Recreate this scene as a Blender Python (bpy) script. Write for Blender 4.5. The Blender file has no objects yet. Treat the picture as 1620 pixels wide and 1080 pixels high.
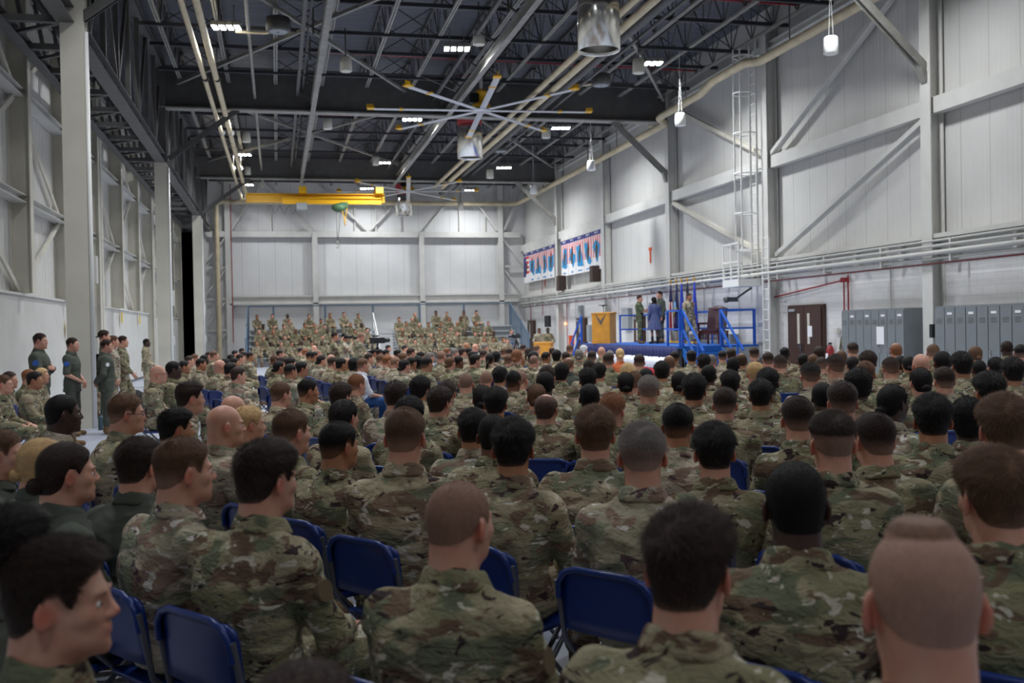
import bpy, bmesh, math, random
import numpy as np
from mathutils import Vector, Matrix
rnd = random.Random(7)
SC = bpy.context.scene
COL = SC.collection

# ------------------------------------------------------------------ camera, world, exposure
EYE = 1.66
YAW = math.radians(13.13)
cam_d = bpy.data.cameras.new('camera'); cam = bpy.data.objects.new('camera', cam_d); COL.objects.link(cam)
cam_d.sensor_width = 36.0; cam_d.lens = 36.0*1594/1620.0
cam_d.clip_start = .05; cam_d.clip_end = 300
PITCH = math.radians(-0.69); ROLL = 0.0189
cam.matrix_world = (Matrix.Translation((0, 0, EYE)) @ Matrix.Rotation(-YAW, 4, 'Z') @
                    Matrix.Rotation(math.radians(90)+PITCH, 4, 'X') @ Matrix.Rotation(-ROLL, 4, 'Z'))
cam_d.dof.use_dof = True; cam_d.dof.focus_distance = 7.5; cam_d.dof.aperture_fstop = 3.4
SC.camera = cam
SC.view_settings.view_transform = 'Standard'; SC.view_settings.look = 'None'
SC.view_settings.gamma = 1.0; SC.view_settings.use_curve_mapping = False
SC.view_settings.exposure = 0.0
w = bpy.data.worlds.new('night'); SC.world = w; w.use_nodes = True
w.node_tree.nodes['Background'].inputs[0].default_value = (.5, .55, .65, 1)
w.node_tree.nodes['Background'].inputs[1].default_value = .004

# lamp positions (x, y); the high-bay fixtures hang at z = LAMP_Z
LAMP_Z = 9.55
LAMPS = [(-1.1, 27.0), (5.1, 28.0), (11.1, 28.6),
         (-1.1, 36.6), (5.1, 37.6), (11.1, 38.4),
         (-1.3, 46.0), (5.0, 47.4), (11.0, 48.2),
         (-1.4, 55.2), (5.0, 56.0), (10.9, 56.2),
         (-1.1, 17.0), (5.1, 18.0), (11.1, 18.6), (-1.1, 7.6), (5.1, 8.0), (11.1, 8.6), (-1.1, -2.0), (5.1, -2.0), (11.1, -2.0)]  # these nearer rows are out of view, added to brighten the foreground
LAMP_POWER = 390.0

# ------------------------------------------------------------------ helpers
def lin(c):
    return tuple((x/12.92 if x <= .04045 else ((x+.055)/1.055)**2.4) for x in c)
def rgb(r, g, b): return lin((r/255., g/255., b/255.))

def newmat(name):
    m = bpy.data.materials.new(name); m.use_nodes = True
    nt = m.node_tree; b = nt.nodes['Principled BSDF']
    return m, nt, b
def N(nt, typ, **kw):
    n = nt.nodes.new(typ)
    for k, v in kw.items(): setattr(n, k, v)
    return n
def mat(name, c, rough=.6, metal=0., spec=.5, noise=0., nscale=3., bump=0., bscale=40., emit=None, es=0., tr=0.):
    m, nt, b = newmat(name)
    b.inputs['Base Color'].default_value = (*c, 1); b.inputs['Roughness'].default_value = rough
    b.inputs['Metallic'].default_value = metal; b.inputs['Specular IOR Level'].default_value = spec
    if noise or bump:
        tc = N(nt, 'ShaderNodeTexCoord')
    if noise:
        nz = N(nt, 'ShaderNodeTexNoise'); nz.inputs['Scale'].default_value = nscale; nz.inputs['Detail'].default_value = 6
        nt.links.new(tc.outputs['Object'], nz.inputs['Vector'])
        mx = N(nt, 'ShaderNodeMix', data_type='RGBA')
        mr = N(nt, 'ShaderNodeMapRange'); mr.inputs['From Min'].default_value = .3; mr.inputs['From Max'].default_value = .7
        nt.links.new(nz.outputs['Fac'], mr.inputs['Value']); nt.links.new(mr.outputs['Result'], mx.inputs['Factor'])
        mx.inputs['A'].default_value = (*[x*(1-noise) for x in c], 1); mx.inputs['B'].default_value = (*[min(1, x*(1+noise)) for x in c], 1)
        nt.links.new(mx.outputs['Result'], b.inputs['Base Color'])
    if bump:
        nb = N(nt, 'ShaderNodeTexNoise'); nb.inputs['Scale'].default_value = bscale; nb.inputs['Detail'].default_value = 4
        nt.links.new(tc.outputs['Object'], nb.inputs['Vector'])
        bp = N(nt, 'ShaderNodeBump'); bp.inputs['Strength'].default_value = bump; bp.inputs['Distance'].default_value = .01
        nt.links.new(nb.outputs['Fac'], bp.inputs['Height']); nt.links.new(bp.outputs['Normal'], b.inputs['Normal'])
    if emit:
        b.inputs['Emission Color'].default_value = (*emit, 1); b.inputs['Emission Strength'].default_value = es
    return m

def wall_mat(name, c, axis, kind):
    """painted wall; axis = horizontal world axis of the wall (0 = x, 1 = y); kind = panel / rib / block"""
    m, nt, b = newmat(name)
    tc = N(nt, 'ShaderNodeTexCoord'); sp = N(nt, 'ShaderNodeSeparateXYZ'); nt.links.new(tc.outputs['Object'], sp.inputs[0])
    cb = N(nt, 'ShaderNodeCombineXYZ'); nt.links.new(sp.outputs[axis], cb.inputs[0]); nt.links.new(sp.outputs[2], cb.inputs[1])
    nz = N(nt, 'ShaderNodeTexNoise'); nz.inputs['Scale'].default_value = .55; nz.inputs['Detail'].default_value = 8
    nt.links.new(cb.outputs[0], nz.inputs['Vector'])
    cr = N(nt, 'ShaderNodeValToRGB'); cr.color_ramp.elements[0].position = .3; cr.color_ramp.elements[1].position = .7
    cr.color_ramp.elements[0].color = (*[x*.88 for x in c], 1); cr.color_ramp.elements[1].color = (*c, 1)
    nt.links.new(nz.outputs['Fac'], cr.inputs[0])
    base = cr.outputs[0]
    b.inputs['Roughness'].default_value = .42 if kind != 'block' else .6
    bp = N(nt, 'ShaderNodeBump'); bp.inputs['Distance'].default_value = .02
    if kind == 'block':
        br = N(nt, 'ShaderNodeTexBrick'); br.inputs['Scale'].default_value = 1.0
        br.inputs['Brick Width'].default_value = .4; br.inputs['Row Height'].default_value = .2; br.inputs['Mortar Size'].default_value = .006
        br.inputs['Color1'].default_value = (1, 1, 1, 1); br.inputs['Color2'].default_value = (.97, .97, .97, 1); br.inputs['Mortar'].default_value = (.8, .8, .8, 1)
        nt.links.new(cb.outputs[0], br.inputs['Vector'])
        mx = N(nt, 'ShaderNodeMix', data_type='RGBA', blend_type='MULTIPLY'); mx.inputs['Factor'].default_value = 1
        nt.links.new(base, mx.inputs['A']); nt.links.new(br.outputs['Color'], mx.inputs['B']); base = mx.outputs['Result']
        bp.inputs['Strength'].default_value = .3; nt.links.new(br.outputs['Color'], bp.inputs['Height'])
    else:
        # vertical seams every ~0.9 m, fine ribs between
        mu = N(nt, 'ShaderNodeMath', operation='MULTIPLY'); mu.inputs[1].default_value = 1/.91
        nt.links.new(sp.outputs[axis], mu.inputs[0])
        fr = N(nt, 'ShaderNodeMath', operation='FRACT'); nt.links.new(mu.outputs[0], fr.inputs[0])
        lt = N(nt, 'ShaderNodeMath', operation='LESS_THAN'); lt.inputs[1].default_value = .02; nt.links.new(fr.outputs[0], lt.inputs[0])
        mx = N(nt, 'ShaderNodeMix', data_type='RGBA'); nt.links.new(lt.outputs[0], mx.inputs['Factor'])
        nt.links.new(base, mx.inputs['A']); mx.inputs['B'].default_value = (*[x*.6 for x in c], 1); base = mx.outputs['Result']
        m2 = N(nt, 'ShaderNodeMath', operation='MULTIPLY'); m2.inputs[1].default_value = 2*math.pi/(.15 if kind == 'panel' else .3)
        nt.links.new(sp.outputs[axis], m2.inputs[0])
        sn = N(nt, 'ShaderNodeMath', operation='SINE'); nt.links.new(m2.outputs[0], sn.inputs[0])
        bp.inputs['Strength'].default_value = (.16 if axis == 1 else .07) if kind == 'panel' else .6
        nt.links.new(sn.outputs[0], bp.inputs['Height'])
    nt.links.new(base, b.inputs['Base Color']); nt.links.new(bp.outputs['Normal'], b.inputs['Normal'])
    return m

WHITE = rgb(205, 204, 200)
M = {}
M['wall_yz'] = wall_mat('white_ribbed_panel_side', rgb(214, 213, 209), 1, 'panel')
M['wall_xz'] = wall_mat('white_ribbed_panel_end', rgb(222, 222, 221), 0, 'panel')
M['door_leaf'] = wall_mat('white_hangar_door_sheet', rgb(214, 213, 208), 1, 'rib')
M['block_yz'] = wall_mat('white_painted_block_side', rgb(226, 225, 224), 1, 'block')
M['block_xz'] = wall_mat('white_painted_block_end', rgb(224, 224, 224), 0, 'block')
M['steel_w'] = mat('white_painted_steel', rgb(206, 205, 200), .5, noise=.07, nscale=1.5)
M['steel_cream'] = mat('cream_painted_steel', rgb(203, 199, 186), .5, noise=.09, nscale=1.2)
M['steel_d'] = mat('dark_grey_roof_steel', rgb(88, 87, 86), .6, noise=.15)
M['steel_d2'] = mat('grey_bottom_chord_steel', rgb(136, 134, 128), .55, noise=.2)
M['rod_d'] = mat('dark_bridging_steel', rgb(54, 54, 60), .6)
M['pipe'] = mat('cream_insulated_pipe', rgb(206, 192, 160), .6, noise=.14, nscale=2.5)
M['conduit'] = mat('galvanised_conduit', rgb(190, 190, 186), .45)
M['red'] = mat('red_pipe_paint', rgb(150, 34, 42), .5)
M['red_dull'] = mat('dull_red_pipe_paint', rgb(124, 58, 60), .6)
M['red_can'] = mat('dark_red_duct', rgb(150, 26, 30), .5)
M['orange'] = mat('orange_plastic', rgb(215, 85, 35), .5)
M['black'] = mat('black_plastic', rgb(28, 28, 30), .5)
M['brownbox'] = mat('dark_brown_speaker_case', rgb(62, 46, 40), .6)
M['gray'] = mat('grey_box_paint', rgb(150, 156, 160), .5)
M['can'] = mat('white_can_enamel', rgb(235, 235, 232), .35)
M['canw'] = mat('offwhite_can_enamel', rgb(205, 203, 190), .45)
M['stainless'] = mat('brushed_stainless_steel', rgb(232, 230, 224), .2, metal=1.0, bump=.05, bscale=5)
M['yellow'] = mat('yellow_crane_paint', rgb(232, 178, 22), .45)
M['alu'] = mat('brushed_aluminium', rgb(190, 192, 196), .35, metal=.6)
M['green'] = mat('green_hoist_paint', rgb(70, 105, 70), .6)
M['blue_rail'] = mat('blue_rail_paint', rgb(28, 92, 190), .4)
M['blue_carpet'] = mat('blue_stage_carpet', rgb(32, 92, 176), .85, noise=.1, nscale=8)
M['blue_step'] = mat('blue_step_paint', rgb(24, 96, 170), .6)
M['oak'] = mat('oak_veneer', rgb(206, 142, 48), .4, noise=.12, nscale=4)
M['brown_door'] = mat('dark_brown_door_paint', rgb(68, 46, 38), .45)
M['locker'] = mat('grey_locker_paint', rgb(122, 128, 132), .5, noise=.04)
M['paper'] = mat('white_paper', rgb(235, 236, 240), .7)
M['chrome'] = mat('chrome_metal', rgb(200, 200, 205), .2, metal=1.0)
M['bl_metal'] = mat('bleacher_aluminium', rgb(190, 193, 196), .4)
M['bl_blue'] = mat('blue_grey_rail_paint', rgb(98, 118, 138), .5)
M['chair_blue'] = mat('blue_chair_enamel', rgb(14, 46, 116), .32)
M['chair_frame'] = mat('grey_chair_tube', rgb(96, 98, 108), .4, metal=.3)
M['rubber'] = mat('black_rubber', rgb(20, 20, 20), .8)
M['leather'] = mat('burgundy_leather', rgb(70, 46, 54), .4, bump=.2)
M['darkwood'] = mat('dark_red_wood', rgb(74, 28, 28), .4)
M['gold'] = mat('gold_trim', rgb(205, 160, 50), .4, metal=.3)
M['yellow_sign'] = mat('yellow_sign_paint', rgb(222, 190, 40), .6)
M['curtain'] = mat('black_night_curtain', rgb(6, 6, 7), .9)
M['bag'] = mat('black_bag_fabric', rgb(14, 14, 17), .85)
M['teal'] = mat('teal_bottle', rgb(60, 84, 92), .4)
M['bottle_blue'] = mat('blue_bottle', rgb(36, 84, 160), .4)
M['glasspane'] = mat('wired_glass', rgb(205, 200, 190), .15)
M['lens'] = mat('lit_lamp_lens', rgb(255, 255, 255), .4, emit=(.9, .95, 1.0), es=30)
M['indicator'] = mat('orange_indicator_lens', rgb(255, 120, 60), .4, emit=(1.0, .25, .08), es=6)

class MB:
    def __init__(s): s.v = []; s.f = []; s.sm = []
    def add(s, vs, fs, smooth=False):
        n = len(s.v); s.v.extend([tuple(x) for x in vs])
        for f in fs: s.f.append(tuple(i+n for i in f)); s.sm.append(smooth)
    def box(s, c, d, R=None):
        x, y, z = d[0]/2, d[1]/2, d[2]/2
        vs = [Vector((a*x, b_*y, e*z)) for a in (-1, 1) for b_ in (-1, 1) for e in (-1, 1)]
        if R is not None: vs = [R @ v for v in vs]
        c = Vector(c); vs = [v+c for v in vs]
        s.add(vs, [(0, 1, 3, 2), (4, 6, 7, 5), (0, 4, 5, 1), (2, 3, 7, 6), (0, 2, 6, 4), (1, 5, 7, 3)])
    def lohi(s, lo, hi): s.box([(a+b_)/2 for a, b_ in zip(lo, hi)], [abs(b_-a) for a, b_ in zip(lo, hi)])
    def frame(s, a, b_, up=(0, 0, 1)):
        a = Vector(a); b_ = Vector(b_); d = (b_-a); L = d.length; d.normalize()
        u = Vector(up)
        if abs(d.dot(u)) > .99: u = Vector((0, 1, 0))
        sd = d.cross(u).normalized(); u2 = sd.cross(d).normalized()
        return a, b_, d, sd, u2, L
    def bar(s, a, b_, wd, ht, up=(0, 0, 1)):
        a, b_, d, sd, u, L = s.frame(a, b_, up)
        R = Matrix((sd, d, u)).transposed()
        s.box((a+b_)/2, (wd, L, ht), R)
    def ibeam(s, a, b_, wd, ht, t=.02, up=(0, 0, 1)):
        a, b_, d, sd, u, L = s.frame(a, b_, up)
        R = Matrix((sd, d, u)).transposed(); c = (a+b_)/2
        s.box(c, (t, L, ht-2*t), R); s.box(c+u*(ht/2-t/2), (wd, L, t), R); s.box(c-u*(ht/2-t/2), (wd, L, t), R)
    def cyl(s, a, b_, r, r2=None, seg=12, caps=True, smooth=True):
        if r2 is None: r2 = r
        a, b_, d, sd, u, L = s.frame(a, b_)
        vs = []
        for p, rr in ((a, r), (b_, r2)):
            for i in range(seg):
                t = 2*math.pi*i/seg; vs.append(p+sd*math.cos(t)*rr+u*math.sin(t)*rr)
        s.add(vs, [(i, (i+1) % seg, seg+(i+1) % seg, seg+i) for i in range(seg)], smooth)
        if caps:
            n = len(s.v)-2*seg
            s.f.append(tuple(n+seg-1-i for i in range(seg))); s.sm.append(False)
            s.f.append(tuple(n+seg+i for i in range(seg))); s.sm.append(False)
    def tube(s, pts, r, seg=8):
        pts = [Vector(p) for p in pts]; rings = []
        up = Vector((0, 0, 1)); prev = None
        for i, p in enumerate(pts):
            d = (pts[min(i+1, len(pts)-1)]-pts[max(i-1, 0)]).normalized()
            if prev is None:
                u = up if abs(d.dot(up)) < .95 else Vector((0, 1, 0))
                sd = d.cross(u).normalized()
            else:
                sd = (prev-d*prev.dot(d)).normalized()
            prev = sd; u = sd.cross(d)
            rings.append([p+sd*math.cos(2*math.pi*k/seg)*r+u*math.sin(2*math.pi*k/seg)*r for k in range(seg)])
        vs = [v for rg in rings for v in rg]; fs = []
        for i in range(len(pts)-1):
            for k in range(seg): fs.append((i*seg+k, i*seg+(k+1) % seg, (i+1)*seg+(k+1) % seg, (i+1)*seg+k))
        s.add(vs, fs, True)
        s.add(rings[0], [tuple(range(seg))]); s.add(rings[-1], [tuple(range(seg))[::-1]])
    def lathe(s, c, prof, seg=24, smooth=True, sx=1, sy=1):
        c = Vector(c); vs = []
        for r, z in prof:
            for k in range(seg):
                t = 2*math.pi*k/seg; vs.append(c+Vector((r*sx*math.cos(t), r*sy*math.sin(t), z)))
        fs = []
        for i in range(len(prof)-1):
            for k in range(seg): fs.append((i*seg+k, i*seg+(k+1) % seg, (i+1)*seg+(k+1) % seg, (i+1)*seg+k))
        s.add(vs, fs, smooth)
    def ell(s, c, r, seg=12, R=None):
        c = Vector(c); vs = []; fs = []; n = seg//2
        for i in range(n+1):
            ph = math.pi*i/n
            for k in range(seg):
                t = 2*math.pi*k/seg; v = Vector((r[0]*math.sin(ph)*math.cos(t), r[1]*math.sin(ph)*math.sin(t), r[2]*math.cos(ph)))
                if R is not None: v = R @ v
                vs.append(c+v)
        for i in range(n):
            for k in range(seg): fs.append((i*seg+k, (i+1)*seg+k, (i+1)*seg+(k+1) % seg, i*seg+(k+1) % seg))
        s.add(vs, fs, True)
    def prism(s, poly, origin, ax, ay, th):
        """polygon (2-D points) in the plane origin + x*ax + y*ay, given thickness th along ax x ay"""
        o = Vector(origin); ax = Vector(ax); ay = Vector(ay); n = ax.cross(ay).normalized()*th; k = len(poly)
        vs = [o+ax*p[0]+ay*p[1] for p in poly]; vs2 = [v+n for v in vs]
        s.add(vs+vs2, [tuple(range(k))[::-1], tuple(range(k, 2*k))]+[(i, (i+1) % k, k+(i+1) % k, k+i) for i in range(k)])
    def mesh(s, name):
        me = bpy.data.meshes.new(name); me.from_pydata(s.v, [], s.f); me.validate()
        if len(me.polygons) == len(s.sm): me.polygons.foreach_set('use_smooth', s.sm)
        me.update()
        return me
    def build(s, name, m, parent=None, bevel=0):
        me = s.mesh(name)
        if bevel:
            bm = bmesh.new(); bm.from_mesh(me); bmesh.ops.remove_doubles(bm, verts=bm.verts, dist=1e-5)
            bmesh.ops.bevel(bm, geom=list(bm.edges), offset=bevel, segments=2, affect='EDGES', clamp_overlap=True)
            bm.to_mesh(me); bm.free()
        me.materials.append(m)
        o = bpy.data.objects.new(name, me); COL.objects.link(o)
        if parent: o.parent = parent
        return o

def tag(o, label=None, cat=None, group=None, kind=None):
    if label: o['label'] = label
    if cat: o['category'] = cat
    if group: o['group'] = group
    if kind: o['kind'] = kind
    return o
def empty(name, loc=(0, 0, 0), rz=0., label=None, cat=None, group=None):
    o = bpy.data.objects.new(name, None); o.empty_display_size = .1; COL.objects.link(o)
    o.location = loc; o.rotation_euler = (0, 0, rz); tag(o, label, cat, group); return o
def struct(mb, name, m):
    return tag(mb.build(name, m), kind='structure')
def copy_tree(o, parent=None):
    c = o.copy(); COL.objects.link(c); c.parent = parent
    for ch in o.children: copy_tree(ch, c)
    return c
def link(name, me, parent, m=None):
    o = bpy.data.objects.new(name, me); COL.objects.link(o); o.parent = parent
    if m is not None:
        o.material_slots[0].link = 'OBJECT'; o.material_slots[0].material = m
    return o
ORD = ['first', 'second', 'third', 'fourth', 'fifth', 'sixth', 'seventh', 'eighth', 'ninth', 'tenth', 'eleventh', 'twelfth', 'thirteenth', 'fourteenth', 'fifteenth', 'sixteenth', 'seventeenth', 'eighteenth', 'nineteenth', 'twentieth']
# ------------------------------------------------------------------ lamps (light first, the room's high-bay fixtures plus unseen rows added for the foreground)
def lamp_proto():
    root = empty('high_bay_lamp')
    b = MB()
    for i in range(4): b.box(((i-1.5)*.19, 0, .07), (.15, .42, .1))
    b.box((0, 0, .14), (.78, .12, .06)); b.build('housing', M['steel_d2'], root)
    l = MB()
    for i in range(4): l.box(((i-1.5)*.19, 0, .012), (.12, .38, .012))
    l.build('lens', M['lens'], root)
    for s in (-.2, .2): r = MB(); r.cyl((s, 0, .15), (s, 0, .6), .012, seg=6); r.build('hanger', M['steel_d2'], root)
    return root
lp = lamp_proto()
lrow = ['nearest', 'second', 'third', 'farthest', 'overhead', 'rearmost', 'behind the camera']
for i, (x, y) in enumerate(LAMPS):
    o = lp if i == 0 else copy_tree(lp)
    o.location = (x, y, LAMP_Z); o.rotation_euler = (0, 0, math.radians(-8))
    tag(o, 'lit four-module white high-bay lamp, %s lamp row, %s' % (lrow[i//3], ['left of the ducts', 'middle of the roof', 'right side'][i % 3]), 'ceiling lamp', 'high-bay lamps under the roof')
    ld = bpy.data.lights.new('high_bay_light', 'AREA'); ld.shape = 'RECTANGLE'; ld.size = .72; ld.size_y = .4
    ld.energy = LAMP_POWER*(.5 if y > 53 else 1.0 if y > 20 else .66 if y > 12 else .4 if y > 4 else .2); ld.color = (.95, .975, 1.0); ld.spread = math.radians(150)
    lo = bpy.data.objects.new('high_bay_light', ld); COL.objects.link(lo); lo.location = (x, y, LAMP_Z-.02)

# ------------------------------------------------------------------ room shell
XL, XR, YF, YB, ZC = -5.3, 14.5, 58.5, -12.0, 11.15
def floor_mat():
    m, nt, b = newmat('grey_blue_epoxy_floor')
    tc = N(nt, 'ShaderNodeTexCoord'); nz = N(nt, 'ShaderNodeTexNoise'); nz.inputs['Scale'].default_value = 1.2; nz.inputs['Detail'].default_value = 8
    nt.links.new(tc.outputs['Object'], nz.inputs['Vector'])
    cr = N(nt, 'ShaderNodeValToRGB'); cr.color_ramp.elements[0].color = (*rgb(160, 166, 182), 1); cr.color_ramp.elements[1].color = (*rgb(184, 190, 204), 1)
    nt.links.new(nz.outputs['Fac'], cr.inputs[0]); nt.links.new(cr.outputs[0], b.inputs['Base Color']); b.inputs['Roughness'].default_value = .35
    return m
def deck_mat():
    m, nt, b = newmat('dark_corrugated_roof_deck')
    tc = N(nt, 'ShaderNodeTexCoord'); sp = N(nt, 'ShaderNodeSeparateXYZ'); nt.links.new(tc.outputs['Object'], sp.inputs[0])
    mu = N(nt, 'ShaderNodeMath', operation='MULTIPLY'); mu.inputs[1].default_value = 2*math.pi/.2; nt.links.new(sp.outputs[1], mu.inputs[0])
    sn = N(nt, 'ShaderNodeMath', operation='SINE'); nt.links.new(mu.outputs[0], sn.inputs[0])
    bp = N(nt, 'ShaderNodeBump'); bp.inputs['Strength'].default_value = .9; bp.inputs['Distance'].default_value = .04
    nt.links.new(sn.outputs[0], bp.inputs['Height']); nt.links.new(bp.outputs[0], b.inputs['Normal'])
    b.inputs['Base Color'].default_value = (*rgb(104, 106, 114), 1); b.inputs['Roughness'].default_value = .6
    return m
b = MB(); b.lohi((XL-2.5, YB, -.2), (XR+.3, 66, 0)); struct(b, 'floor', floor_mat())
b = MB(); b.lohi((XL-.4, YB, ZC), (XR+.3, YF+.3, ZC+.2)); struct(b, 'ceiling', deck_mat())
b = MB(); b.lohi((XR, YB, 0), (XR+.25, YF, 3.25)); struct(b, 'wall_right', M['block_yz'])
b = MB(); b.lohi((XR+.05, YB, 3.25), (XR+.25, YF, ZC)); struct(b, 'wall_right', M['wall_yz'])
b = MB(); b.lohi((-4.15, YF, 0), (XR+.3, YF+.25, 3.3)); struct(b, 'wall_far', M['block_xz'])
b = MB(); b.lohi((-4.15, YF+.05, 3.3), (XR+.3, YF+.25, ZC)); struct(b, 'wall_far', M['wall_xz'])
b = MB(); b.lohi((XL-.3, YB, 0), (XL-.05, 18.4, ZC)); struct(b, 'wall_left', M['door_leaf'])
b = MB(); b.lohi((XL-.3, 18.4, 9.0), (XL-.05, 57.0, ZC)); b.lohi((XL-.3, 57.0, 7.4), (-4.15, YF+.25, ZC)); struct(b, 'wall_left', M['steel_d'])
b = MB(); b.lohi((XL-.3, YB-.25, 0), (XR+.3, YB, ZC)); struct(b, 'wall_near', M['block_xz'])
b = MB(); b.lohi((XL-2.3, 57, 0), (XL-2.25, 66, 8)); b.lohi((XL-2.3, 65.9, 0), (-4.1, 66, 8)); b.lohi((XL-2.3, 57, 8), (-4.1, 66, 8.05)); struct(b, 'wall_left', M['curtain'])  # black sheets beyond the open gap, added to stand in for night darkness

# hangar door leaves, left
for k in range(3):
    y0 = 18.4+12.86*k; y1 = y0+12.8
    root = empty('hangar_door_leaf', (XL, y0, 0), 0, 'tall white hangar door leaf with exposed framing, %s along the left wall' % ['nearest', 'middle', 'farthest'][k], 'hangar door', 'hangar door leaves')
    b = MB(); b.lohi((-.05, 0, 0), (0, 12.8, 9.0)); b.build('sheet', M['door_leaf'], root)
    b = MB(); b.lohi((0, .15, .1), (.16, 12.65, 2.55)); b.lohi((0, .15, 2.55), (.22, 12.65, 2.6)); b.build('lower_panel', M['steel_w'], root)
    for j in range(4):
        b = MB(); yy = .15+j*4.16; b.ibeam((.2, yy, 2.6 if j in (1, 2) else 0), (.2, yy, 9.0), .26, .4, .02, up=(1, 0, 0)); b.build('post', M['steel_cream'], root)
    for z in (4.55, 6.75, 8.85):
        b = MB(); b.ibeam((.16, .15, z), (.16, 12.65, z), .3, .16, .015); b.build('girt', M['steel_w'], root)
    for j in range(3):
        ya, yb = .2+j*4.16, .1+(j+1)*4.16
        for q, (z0, z1) in enumerate(((2.65, 4.5), (4.65, 6.7), (6.85, 8.8))):
            a_, b_ = (ya, yb) if (q+j+k) % 2 else (yb, ya)
            b = MB(); b.bar((.12, a_, z0), (.12, b_, z1), .05, .12); b.build('brace', M['steel_cream'], root)
    b = MB(); b.lohi((-.1, 0, 9.0), (.35, 12.8, 9.12)); b.lohi((.45, 0, 9.0), (.55, 12.8, 9.2)); b.build('top_track', M['steel_d'], root)
# small grey boxes, yellow notices and bins on the left leaves
for j, (yy, z, s) in enumerate(((27.0, 1.9, .22), (31.9, 2.35, .3), (36.0, 2.3, .22), (40.5, 2.3, .2))):
    b = MB(); b.box((XL+.24, yy, z), (.02, s, s*1.6))
    tag(b.build('notice_plate', M['yellow_sign']), 'small yellow notice plate on the left hangar door, %s from the camera' % ORD[j], 'sign')

# left columns
for k, y in enumerate((19.8, 35.05, 50.3)):
    nm = ['nearest', 'second', 'farthest'][k]
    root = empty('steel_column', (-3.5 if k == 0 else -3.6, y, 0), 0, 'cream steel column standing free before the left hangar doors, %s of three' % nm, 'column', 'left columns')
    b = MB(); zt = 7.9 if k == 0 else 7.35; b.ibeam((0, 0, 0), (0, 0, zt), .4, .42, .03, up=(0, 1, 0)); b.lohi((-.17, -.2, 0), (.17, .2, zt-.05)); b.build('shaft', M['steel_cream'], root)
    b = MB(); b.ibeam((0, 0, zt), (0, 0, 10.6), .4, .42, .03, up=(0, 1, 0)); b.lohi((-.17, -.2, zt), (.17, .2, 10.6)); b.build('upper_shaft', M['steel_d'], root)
    b = MB(); b.cyl((.24, -.18, 0), (.24, -.18, 7.2), .04); b.build('conduit', M['can'], root)
    b = MB(); b.box((.26, -.05, 1.5), (.1, .2, .3)); b.box((.26, 0, 2.9), (.1, .2, .5)); b.build('switch_box', M['steel_w'], root)
    # knee brace to the girder
    if k < 3:
        b = MB(); b.ibeam((-3.35, y, 7.5), (-1.1, y, 9.2), .16, .16, .02, up=(0, 1, 0))
        tag(b.build('knee_brace', M['steel_d']), 'dark diagonal knee brace from the %s left column up to the girder' % nm, 'steel brace')
b = MB()
root = empty('door_truss', (-3.6, 4, 0), 0, 'dark steel truss running above the left columns along the hangar doors', 'truss')
b.ibeam((0, 0, 7.5), (0, 54, 7.5), .3, .3, .025); b.build('bottom_chord', M['steel_d'], root)
b = MB(); b.ibeam((0, 0, 10.6), (0, 54, 10.6), .3, .3, .025); b.build('top_chord', M['steel_d'], root)
b = MB(); b.ibeam((-1.15, 0, 7.5), (-1.15, 54, 7.5), .2, .2, .02); b.ibeam((-.6, 0, 8.3), (-.6, 54, 8.3), .12, .15, .02); b.build('inner_chord', M['steel_d'], root)
b = MB()
for i in range(28):
    y = i*1.92+.6
    b.bar((0, y, 7.6), (0, y, 10.5), .12, .1)
    b.bar((0, y, 7.6 if i % 2 else 10.5), (0, y+1.92, 10.5 if i % 2 else 7.6), .08, .08)
    b.bar((0, y, 7.5), (-1.15, y, 7.5), .14, .12)
    b.bar((0, y, 7.5), (-1.15, y+.96, 7.5), .08, .06)
    b.bar((-1.15, y, 7.5), (-1.4, y, 9.0), .08, .08)
b.build('web', M['steel_d'], root)

# right wall columns, girts, braces
RC = [12.2, 19.8, 27.4, 35.05, 42.7, 50.3]
for k, y in enumerate(RC):
    b = MB(); b.ibeam((14.33, y, 0), (14.33, y, 10.9), .36, .34, .025, up=(1, 0, 0)); b.lohi((14.3, y-.02, 0), (14.36, y+.02, 10.9))
    nm = ['outside the right frame edge', 'between the two locker rows', 'behind the caged ladder', 'behind the flags', 'right of the banners', 'between the two banner groups'][k]
    tag(b.build('wall_column', M['steel_w']), 'white steel wall column on the right wall, '+nm, 'column')
    if k in (1, 3, 5) or k == 1:
        b = MB(); b.ibeam((14.15, y, 7.3), (12.1, y, 9.2), .18, .18, .02, up=(0, 1, 0)); b.bar((14.16, y, 7.0), (14.0, y, 7.5), .2, .1)
        tag(b.build('knee_brace', M['steel_d2']), 'grey diagonal knee brace from girder to the right wall column '+nm, 'steel brace')
ys = RC+[YF]
nt_ = 0
for k in range(len(ys)-1):
    y0, y1 = ys[k]+.02, ys[k+1]-.02
    b = MB()
    b.ibeam((14.38, y0, 6.45), (14.38, y1, 6.45), .22, .36, .02); b.lohi((14.26, y0, 6.27), (14.29, y1, 6.63))
    b.lohi((14.2, y0, 3.5), (14.5, y1, 3.6)); b.lohi((14.42, y0, 3.15), (14.5, y1, 3.5)); b.ibeam((14.4, y0, 9.9), (14.4, y1, 9.9), .2, .2, .02)
    j = y0+1.2
    while j < y1-.4: b.lohi((14.3, j-.05, 3.1), (14.5, j+.05, 3.5)); j += 1.9
    struct(b, 'trim_%d' % (k+1), M['steel_w'])
def brace(a, b_, lab, m='steel_w', w_=.12):
    q = MB(); q.bar(a, b_, .1, w_); q.bar((a[0]+.05, a[1], a[2]-.03), (b_[0]+.05, b_[1], b_[2]-.03), .03, w_+.08)
    tag(q.build('wall_brace', M[m]), lab, 'steel brace')
brace((14.3, 27.2, 6.7), (14.3, 20.0, 9.9), 'pale diagonal brace above the mid girt between the ladder and near locker column')
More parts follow.
